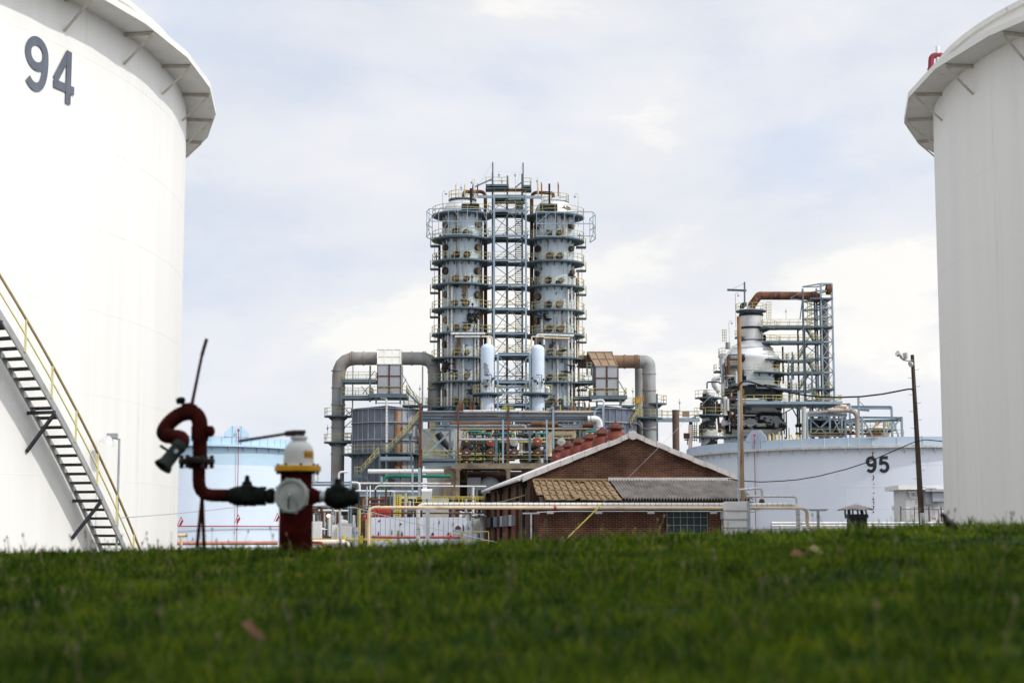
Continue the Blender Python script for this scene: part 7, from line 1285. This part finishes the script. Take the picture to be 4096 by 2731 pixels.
rk2 = thing('pipe_rack', 'low blue grey pipe rack right of the hydrant before the left furnace', 'pipe rack', rK(800, 600, 187)*1.0); m = MB()
for (x0, x1, y, h) in ((140, 600, 232, .16), (140, 600, 262, .22), (700, 1400, 375, .34), (130, 590, 598, .2), (1180, 1400, 490, .28)): m.ibeam(rK(x0, y, 187), rK(x1, y, 187), .25, h)
m.build('long_beam', steel_l, rk2)
for (x, y0, y1, w) in ((592, 215, 620, .3), (1405, 60, 420, .28), (960, 160, 240, .24), (850, 400, 520, .26), (930, 400, 520, .24), (150, 300, 900, .2), (1325, 30, 390, .22)):
    p, q = rK(x, y0, 187), rK(x, y1, 187); m = MB(); m.ibeam((p.x, 187, q.z), (p.x, 187, p.z), w, w); m.build('post', steel_l, rk2)
m = MB(); m.ibeam(rK(840, 408, 187), rK(940, 408, 187), .25, .3); m.ibeam(rK(940, 430, 187), rK(1000, 500, 187), .2, .25); m.build('beam', steel_l, rk2)
m = MB(); a, b = rK(1420, -160, 200), rK(1424, 260, 200); m.ibeam((a.x, 200, 0), a, .33, .33); top(m, 'rusty_post', rustm, 'tall rusty steel post in front of the left furnace', 'post')
q = rK(1490, 375, 92); jb = thing('junction_box', 'white tilted box on a stand above the long white pipe', 'box', q-Vector((0,0,.7))); m = MB(); w, h = .29, .24; m.box(q, (.54, .3, .42), M=Matrix.Rotation(.22, 3, 'X')@Matrix.Rotation(.07, 3, 'Y')); m.box(q+Vector((0, .05, .25)), (.58, .34, .05), M=Matrix.Rotation(.22, 3, 'X')); m.build('box_body', white_p, jb); m = MB(); m.tube([q+Vector((0,.1,-h)), Vector((q.x, q.y+.1, 0))], .05, 6); m.build('box_stand', gal, jb)
# yellow walkway
yw = thing('yellow_walkway', 'bright yellow railed walkway with a ladder left of the brick building', 'walkway', rK(1640, 470, 105)*1.0); Yy = 105; g = MB()
for y in (398, 420, 465): g.bar(rK(1190, y, Yy), rK(2170, y+2, Yy), .045 if y != 398 else .06)
for x in (1190, 1262, 1370, 1440, 1560, 1735, 1868, 1912, 2065, 2093): g.bar(rK(x, 398, Yy), rK(x, 470, Yy), .05)
g.build('railing', yelb, yw); g = MB()
for x in (1120, 1148, 1178): g.bar(rK(x, 370, Yy), rK(x, 640, Yy), .05 if x < 1170 else .13)
for y in range(385, 640, 22): g.bar(rK(1120, y, Yy), rK(1178, y, Yy), .06)
g.build('ladder', yelb, yw)
m = MB(); a, b = rK(1440, 412, Yy+4), rK(1735, 472, Yy+4); m.box(((a.x+b.x)/2, Yy+5, (a.z+b.z)/2-.6), (b.x-a.x, 2, a.z-b.z+1.2)); top(m, 'low_tank', greyv, 'pale box shaped tank behind the yellow walkway', 'tank')
# red manifold
rm_ = thing('valve_manifold', 'row of bright red upright valves behind the cream pipe elbow', 'valves', rK(960, 640, 102)*1.0); g0 = random.Random(2)
for k in range(12): x = 862+k*18; m = MB(); a = rK(x, 512+g0.uniform(-14, 12), 102+.3*(k % 3)); b = rK(x, 640, 102+.3*(k % 3)); m.tube([b, a], .035, 8); m.tube([a-Vector((.07, 0, .05)), a+Vector((.07, 0, -.05))], .025, 6); m.axis(a-Vector((0,0,.35)), a-Vector((0,0,.2)), [(0, .07), (.15, .07), (.15, 0)], 8); m.build('valve', redb, rm_)
m = MB(); m.tube([rK(850, 590, 101.6), rK(2150, 595, 101.6)], .05, 8); top(m, 'thin_pipe', rustm, 'thin rusty pipe running level above the peeling white wall', 'pipe')
# peeling white wall
Yw2 = 100; a, b = rK(832, 642, Yw2), rK(2085, 870, Yw2); pw = thing('plank_wall', 'low peeling white plank wall left of the brick building', 'wall', ((a.x+b.x)/2, Yw2+.2, 0)); n = 22; m = MB()
for k in range(n): x0 = a.x+(b.x-a.x)*k/n; w = (b.x-a.x)/n; m.box((x0+w/2, Yw2+.2+.012*(k % 2), a.z/2), (w-.02, .2, a.z+.01*((k*7) % 3)))
m.build('planks', whitepl, pw)
m = MB(); m.box(((a.x+b.x)/2, Yw2+.5, a.z/2-.1), (b.x-a.x, .2, a.z-.4)); m.build('backing', brownv, pw)
g0 = random.Random(9); m = MB()
for (x, y, s, t) in ((925, 835, .11, .34), (1082, 820, .08, .4), (1200, 838, .15, .32), (1858, 770, .5, .35), (1560, 840, .25, .2), (1920, 770, .12, .5), (2040, 700, .1, .3), (1745, 835, .2, .15), (930, 680, .2, .1), (1185, 720, .25, .12), (1985, 770, .07, .2), (1640, 695, .06, .25)):
    s *= .42; t *= .6; q = rK(x, y, Yw2+.07); pts = [q+Vector((s*g0.uniform(.5, 1.1)*math.cos(k), 0, t*g0.uniform(.5, 1.1)*math.sin(k))) for k in np.linspace(0, 2*pi, 13)[:-1]]; m.prism(pts, (0, .01, 0))
m.build('bare_patches', brownv, pw)
m = MB(); q = rK(1850, 835, Yw2-.4); m.box((q.x, Yw2-.3, q.z-.3), (.46, .3, 1.1)); m.build('small_door', grey_p, pw)
m = MB(); m.tube([rK(840, 880, 94), rK(850, 872, 94), rK(1060, 875, 94), rK(1900, 875, 94)], .07, 10); top(m, 'fire_main', redp, 'faded red pipe running low along the peeling white wall', 'pipe')
m = MB(); q = rK(1155, 835, Yw2-.2); m.box((q.x, Yw2-.3, q.z-.3), (.13, .15, 1.0)); top(m, 'wooden_post', conc, 'short tan wooden post before the peeling white wall', 'post')
m = MB(); q = rK(2090, 760, 93); m.box((q.x, 93.3, q.z+.1), (.5, .4, .85)); m.box((q.x+.1, 93.07, q.z+.25), (.12, .05, .2)); m.tube([(q.x, 93.3, 0), (q.x, 93.3, q.z)], .05, 6); top(m, 'control_cabinet', greyv, 'pale grey control cabinet at the left corner of the brick building', 'cabinet')
m = MB(); q = rK(2140, 600, 92); m.tube([Vector((q.x, 92, 0)), q], .11, 10); m.prism([rK(1960, 572, 91), rK(2190, 622, 91), rK(2190, 628, 91), rK(1960, 580, 91)], (0, 1.6, 0)); m.bar(rK(2050, 650, 92), rK(2140, 640, 92), .08); m.bar(rK(1985, 600, 92), rK(1890, 640, 92), .04); top(m, 'canopy', grey_p, 'small sloping grey canopy on a post beside the brick building', 'canopy')
m = MB(); q = rK(1985, 605, 91.5); m.tube([q, q-Vector((0,0,.35))], .14, 12); top(m, 'hanging_lamp', galw, 'small grey lamp hanging under the sloping canopy', 'lamp')
yr = MB(); pr_ = [(1895, 812), (2215, 805)]; a, b = rK(1895, 810, 86), rK(2218, 806, 86)
for zz in (0, .45): yr.bar(a-Vector((0,0,zz)), b-Vector((0,0,zz)), .05)
for x in (1895, 1925, 2218): q = rK(x, 808, 86); yr.bar(q, Vector((q.x, 86, .4)), .05)
top(yr, 'guard_rail', yel, 'dull yellow guard rail in front of the control cabinet', 'railing')
# transformer
q0, q1 = rQ(415, 510, 96), rQ(870, 800, 96); tr = thing('transformer', 'pale grey transformer with cooling fins right of the hydrant', 'transformer', ((q0.x+q1.x)/2, 96.6, 0)); m = MB(); x0, x1 = rQ(520, 1, 96).x, rQ(865, 1, 96).x; z1 = rQ(1, 480, 96).z; m.box(((x0+x1)/2, 96.7, z1/2+.25), (x1-x0, 1.2, z1-.5)); m.build('tank_body', grey_p, tr)
m = MB(); xa = rQ(415, 1, 96).x; z2 = rQ(1, 508, 96).z; m.box(((xa+x0)/2, 96.6, z2/2+.2), (x0-xa-.02, 1.2, z2-.4)); m.build('side_cabinet', white_p, tr)
for k in range(10): x = rQ(545+k*29, 1, 95.9).x; m = MB(); z3 = rQ(1, 535, 96).z; m.box((x, 95.8, z3-.95), (.07, .45, 1.9)); m.build('cooling_fin', galw, tr)
m = MB(); a, b = rQ(865, 560, 96), rQ(940, 665, 96); m.box(((a.x+b.x)/2, 96.3, (a.z+b.z)/2), (b.x-a.x, .5, a.z-b.z)); m.box(((a.x+b.x)/2+.08, 96.4, b.z-.55), ((b.x-a.x)*.9, .4, 1.0)); m.build('control_box', grey_p, tr)
# dark plant behind: brick pump house wall, vessels, pipes
m = MB(); a, b = rK(60, 500, 128), rK(830, 900, 128); m.box(((a.x+b.x)/2, 129, a.z/2), (b.x-a.x, 1.5, a.z)); top(m, 'pump_house', concgd, 'low dark brick pump house wall behind the transformer', 'wall')
m = MB(); a, b = rK(690, 402, 136), rK(2175, 900, 136); m.box(((a.x+b.x)/2, 137, a.z/2), (b.x-a.x, 1.5, a.z)); top(m, 'pump_house', mat('soot_brown_cladding', (.045,.035,.03), .9, var=.4, vs=.4), 'long dark brown shed wall behind the yellow walkway', 'wall')
m = MB(); a = rQ(1010, 350, 110); b = rQ(1080, 800, 110); m.box(((a.x+b.x)/2, 110.5, a.z/2), (b.x-a.x, 1, a.z)); top(m, 'brick_pier', brick_lo, 'narrow brick pier left of the cream pipe drop', 'pier')
for k, (x, y, r, Y) in enumerate(((545, 500, 105, 115), (60, 520, 105, 115), (80, 770, 85, 112))):
    q = rQ(x, y, Y); m = MB(); R = r/5.2267*Y/FPX; m.axis(q, q+Vector((0, 4, 0)), [(0, 0), (.02, R*.6), (.25, R), (4, R), (4, 0)], 24); top(m, 'horizontal_drum', [greyv, greyv, brownv][k], ['round grey drum end behind the transformer', 'round grey drum end just right of the hydrant barrel', 'lower dark drum end just right of the hydrant barrel'][k], 'vessel', 'drum ends behind the transformer')
g0 = random.Random(33); pp = thing('process_piping', 'crowded dark upright pipes and lines behind the transformer', 'pipes', rK(400, 900, 120)*1.0)
for k in range(70):
    x = g0.uniform(130, 830); Y = g0.uniform(104, 126); v = g0.random()
    if v < .6: a, b = rK(x, g0.uniform(500, 640), Y), rK(x, g0.uniform(760, 900), Y); b.x = a.x
    else: y = g0.uniform(500, 620); L = g0.uniform(60, 220); a, b = rK(x-L/2, y, Y), rK(min(840, x+L/2), y, Y)
    part_tube(pp, 'process_pipe', [b, a], g0.choice([.03, .05, .07, .12]), g0.choice([brownv, steel_d, rustm, gal, galw, steel, black, yel]), 6)
m = MB(); q = rQ(330, 325, 108); m.lathe(q, [(.01, -.12), (.1, -.06), (.12, 0), (.1, .06), (.01, .12)], 10); lampo = top(m, 'amber_lamp', emit, 'tiny glowing amber lamp between the dark pipes right of the hydrant', 'lamp')
m = MB(); m.box(q+Vector((0, .2, .2)), (.3, .2, .12)); m.build('lamp_bracket', steel_d, lampo)
m = MB(); q = rQ(60, 560, 100); m.axis(q+Vector((0,0,.1)), q-Vector((0,0,.15)), [(0, .05), (.1, .3), (.24, .75), (.25, .7), (.15, .0)], 16); top(m, 'dish_lamp', galw, 'white dish lamp beside the drum end right of the hydrant', 'lamp')
m = MB(); q = rQ(10, 440, 98); m.box((q.x, 98.4, q.z/2), (.9, .8, q.z)); top(m, 'white_locker', white_p, 'tall white locker right against the hydrant barrel in the photo', 'cabinet')
yb = thing('yellow_barrier', 'bright yellow pipe barrier low in front of the transformer', 'barrier', rK(600, 900, 76)*1.0); Yb2 = 76; m = MB(); m.bar(rK(60, 900, Yb2), rK(1085, 902, Yb2), .07, .09); m.build('top_bar', yelb, yb)
for x in (452, 630+(-155), 1070, 852): q = rK(x, 902, Yb2); m = MB(); m.bar(q, Vector((q.x, Yb2, 0)), .10); m.build('barrier_post', yelb, yb)
for x, y in ((512, 858), (713, 855)):
    q = rK(x, y, Yb2-.3); t = thing('bollard', 'yellow bollard with cross pipe, %s of the pair before the transformer' % ('left' if x == 512 else 'right'), 'bollard', (q.x, Yb2-.3, 0), 'yellow bollards'); m = MB(); m.tube([(q.x, Yb2-.3, 0), q], .11, 12); m.build('bollard_post', yelb, t); m = MB(); m.tube([q+Vector((-.3, -.05, -.16)), q+Vector((.5, -.05, -.16))], .035, 8); m.build('cross_pipe', yelb, t)
m = MB(); m.pipe([rQ(0, 885, 68), rQ(700, 880, 68), rQ(800, 1060, 68)], .115, n=14, br=.4); m.tube([rQ(-40, 885, 68), rQ(0, 885, 68)], .115, 14); top(m, 'pinkish_pipe', pinkp, 'thick pinkish white pipe curving down into the grass right of the hydrant', 'pipe')
m = MB(); m.pipe([rQ(-50, 880, 67.5), rQ(190, 880, 67.5), rQ(250, 1000, 67.5)], .055, n=12, br=.3); m.tube([rQ(-40, 880, 67.5), rQ(-5, 880, 67.5)], .10, 12); top(m, 'red_pipe', redv, 'short salmon red pipe end low beside the hydrant barrel', 'pipe')
m = MB(); a = rQ(570, 200, 66); m.tube([Vector((a.x+.1, 66, 0)), a], .052, 10); top(m, 'grey_post', gal, 'slim grey post in front of the transformer', 'post')
m = MB(); m.pipe([rH(262, 1438, 72), rH(925, 1436, 72)], .085, n=12, flange=4.5); top(m, 'salmon_pipe', mat('salmon_pipe', (.55,.26,.20), .5, var=.15, vs=1.2, rust=.3, rustc=(.62,.50,.46), rs=1.5, rz=2, rsoft=.05), 'salmon red pipe low before the light blue tank, left of the hydrant', 'pipe')
m = MB(); m.pipe([rH(288, 1470, 71), rH(288, 1388, 71), rH(330, 1384, 71)], .065, n=10, br=.12); m.tube([rH(268, 1388, 71), rH(322, 1386, 71)], .075, 10); top(m, 'vent_stub', cream, 'cream pipe stub sticking up beside the white tank edge', 'pipe')
m = MB(); m.tube([rH(262, 1470, 80), rH(925, 1466, 80)], .06, 8); top(m, 'thin_pipe', galw, 'thin white pipe below the salmon pipe left of the hydrant', 'pipe')
# top of right tank: white post and red goose pipe
r4 = reg(3500, 0, 2.24); m = MB(); YT4 = 66
m.tube([r4(563, 560, YT4), r4(562, 418, YT4)], .085, 10); top(m, 'white_mast', galw, 'short white post rising behind the rim of the shaded right tank', 'mast')
m = MB(); m.pipe([r4(492, 632, YT4), r4(502, 600, YT4), r4(504, 500, YT4), r4(590, 498, YT4), r4(650, 530, YT4)], .115, n=12, br=.28); top(m, 'goose_vent', mat('crimson_pipe', (.22,.03,.04), .5, var=.2, vs=3), 'crimson gooseneck pipe on the rim of the shaded right tank', 'pipe')
# far plant backdrop pieces so that gaps do not show bare horizon
m = MB()
for (x0, x1, y, Y) in ((1250, 1420, 2060, 330), (1900, 2120, 2000, 320)): a, b = P(x0, y, Y), P(x1, y, Y); m = MB(); m.box(((a.x+b.x)/2, Y+5, a.z/2), (b.x-a.x, 10, a.z)); top(m, 'far_building', grey_p, 'low grey building far behind the %s' % ('transformer' if x0 == 1250 else 'exchanger row'), 'building')
# second row of plant seen through the exchanger bay
g0 = random.Random(77); c2 = thing('process_piping', 'tall grey vessels and pipes seen dimly between the exchangers and the column skirts', 'pipes', rG(1170, 660, YG+16)*1.0)
for k, x in enumerate((520, 610, 760, 985, 1060, 1340, 1400, 1620, 1690, 1830, 1960, 2090)):
    p = rG(x, 300+g0.uniform(-160, 60), YG+15); m = MB(); R = g0.choice([.35, .6, .9, .5]); m.lathe((p.x, p.y, 0), [(R, 0), (R, p.z), (R*.6, p.z+R*.5), (.05, p.z+R*.6)], 16); m.build('vessel', g0.choice([steel, brownv, colm, steel_d, duct]), c2)
for y in (250, 330, 420, 540, 600):
    a, b = rG(470, y, YG+14), rG(2140, y, YG+14); m = MB(); m.bar(a, b, .2, .35); m.build('beam', steel, c2)
    m = MB(); m.box(((a.x+b.x)/2, YG+17, a.z), (b.x-a.x, 3, .12)); m.build('grating', steel_d, c2)
for k in range(70):
    x = g0.uniform(480, 2120); y = g0.uniform(180, 620); q = rG(x, y, YG+g0.uniform(12, 13.8)); L = g0.uniform(.6, 3); d = Vector((0,0,1)) if g0.random() < .6 else Vector((1,0,0)); part_tube(c2, 'process_pipe', [q-d*L, q+d*L], g0.uniform(.05, .22), g0.choice([steel, brownv, rustm, galw, yel, steel_d, duct]), 6)
g0 = random.Random(55); c3 = thing('process_piping', 'dark pipes and valves in front of the long brown shed wall', 'pipes', rK(1100, 640, 125)*1.0)
for k in range(60):
    x = g0.uniform(690, 1420) if k < 45 else g0.uniform(1750, 2120); y = g0.uniform(405, 620); q = rK(x, y, g0.uniform(112, 132)); L = g0.uniform(.2, 1.2); d = Vector((0,0,1)) if g0.random() < .5 else Vector((1,0,0)); part_tube(c3, 'process_pipe', [q-d*L, q+d*L], g0.uniform(.03, .12), g0.choice([steel, brownv, rustm, galw, gal, steel_d, black, orust]), 6)
g0 = random.Random(64)
for k in range(26):
    x = g0.uniform(395, 555); y0 = g0.uniform(700, 1350); L = g0.uniform(40, 200); Yk = YE-g0.uniform(5, 8); a = rE(x, y0, Yk)
    if g0.random() < .7: b = Vector((a.x, Yk, rE(x, min(1480, y0+L), Yk).z))
    else: b = a+Vector((g0.uniform(1, 4), 0, 0))
    part_tube(re_, 'service_pipe', [a, b], g0.uniform(.08, .26), g0.choice([steel, black, brownv, galw, galw, regm2, rustm]), 8)
for k in range(16):
    x = g0.uniform(955, 1100); y0 = g0.uniform(620, 1380); Yk = YE-g0.uniform(0, 3); a = rE(x, y0, Yk); part_tube(re_, 'service_pipe', [a, Vector((a.x, Yk, a.z-g0.uniform(2, 7)))], g0.uniform(.07, .16), g0.choice([steel, rustm, black, galw]), 8)
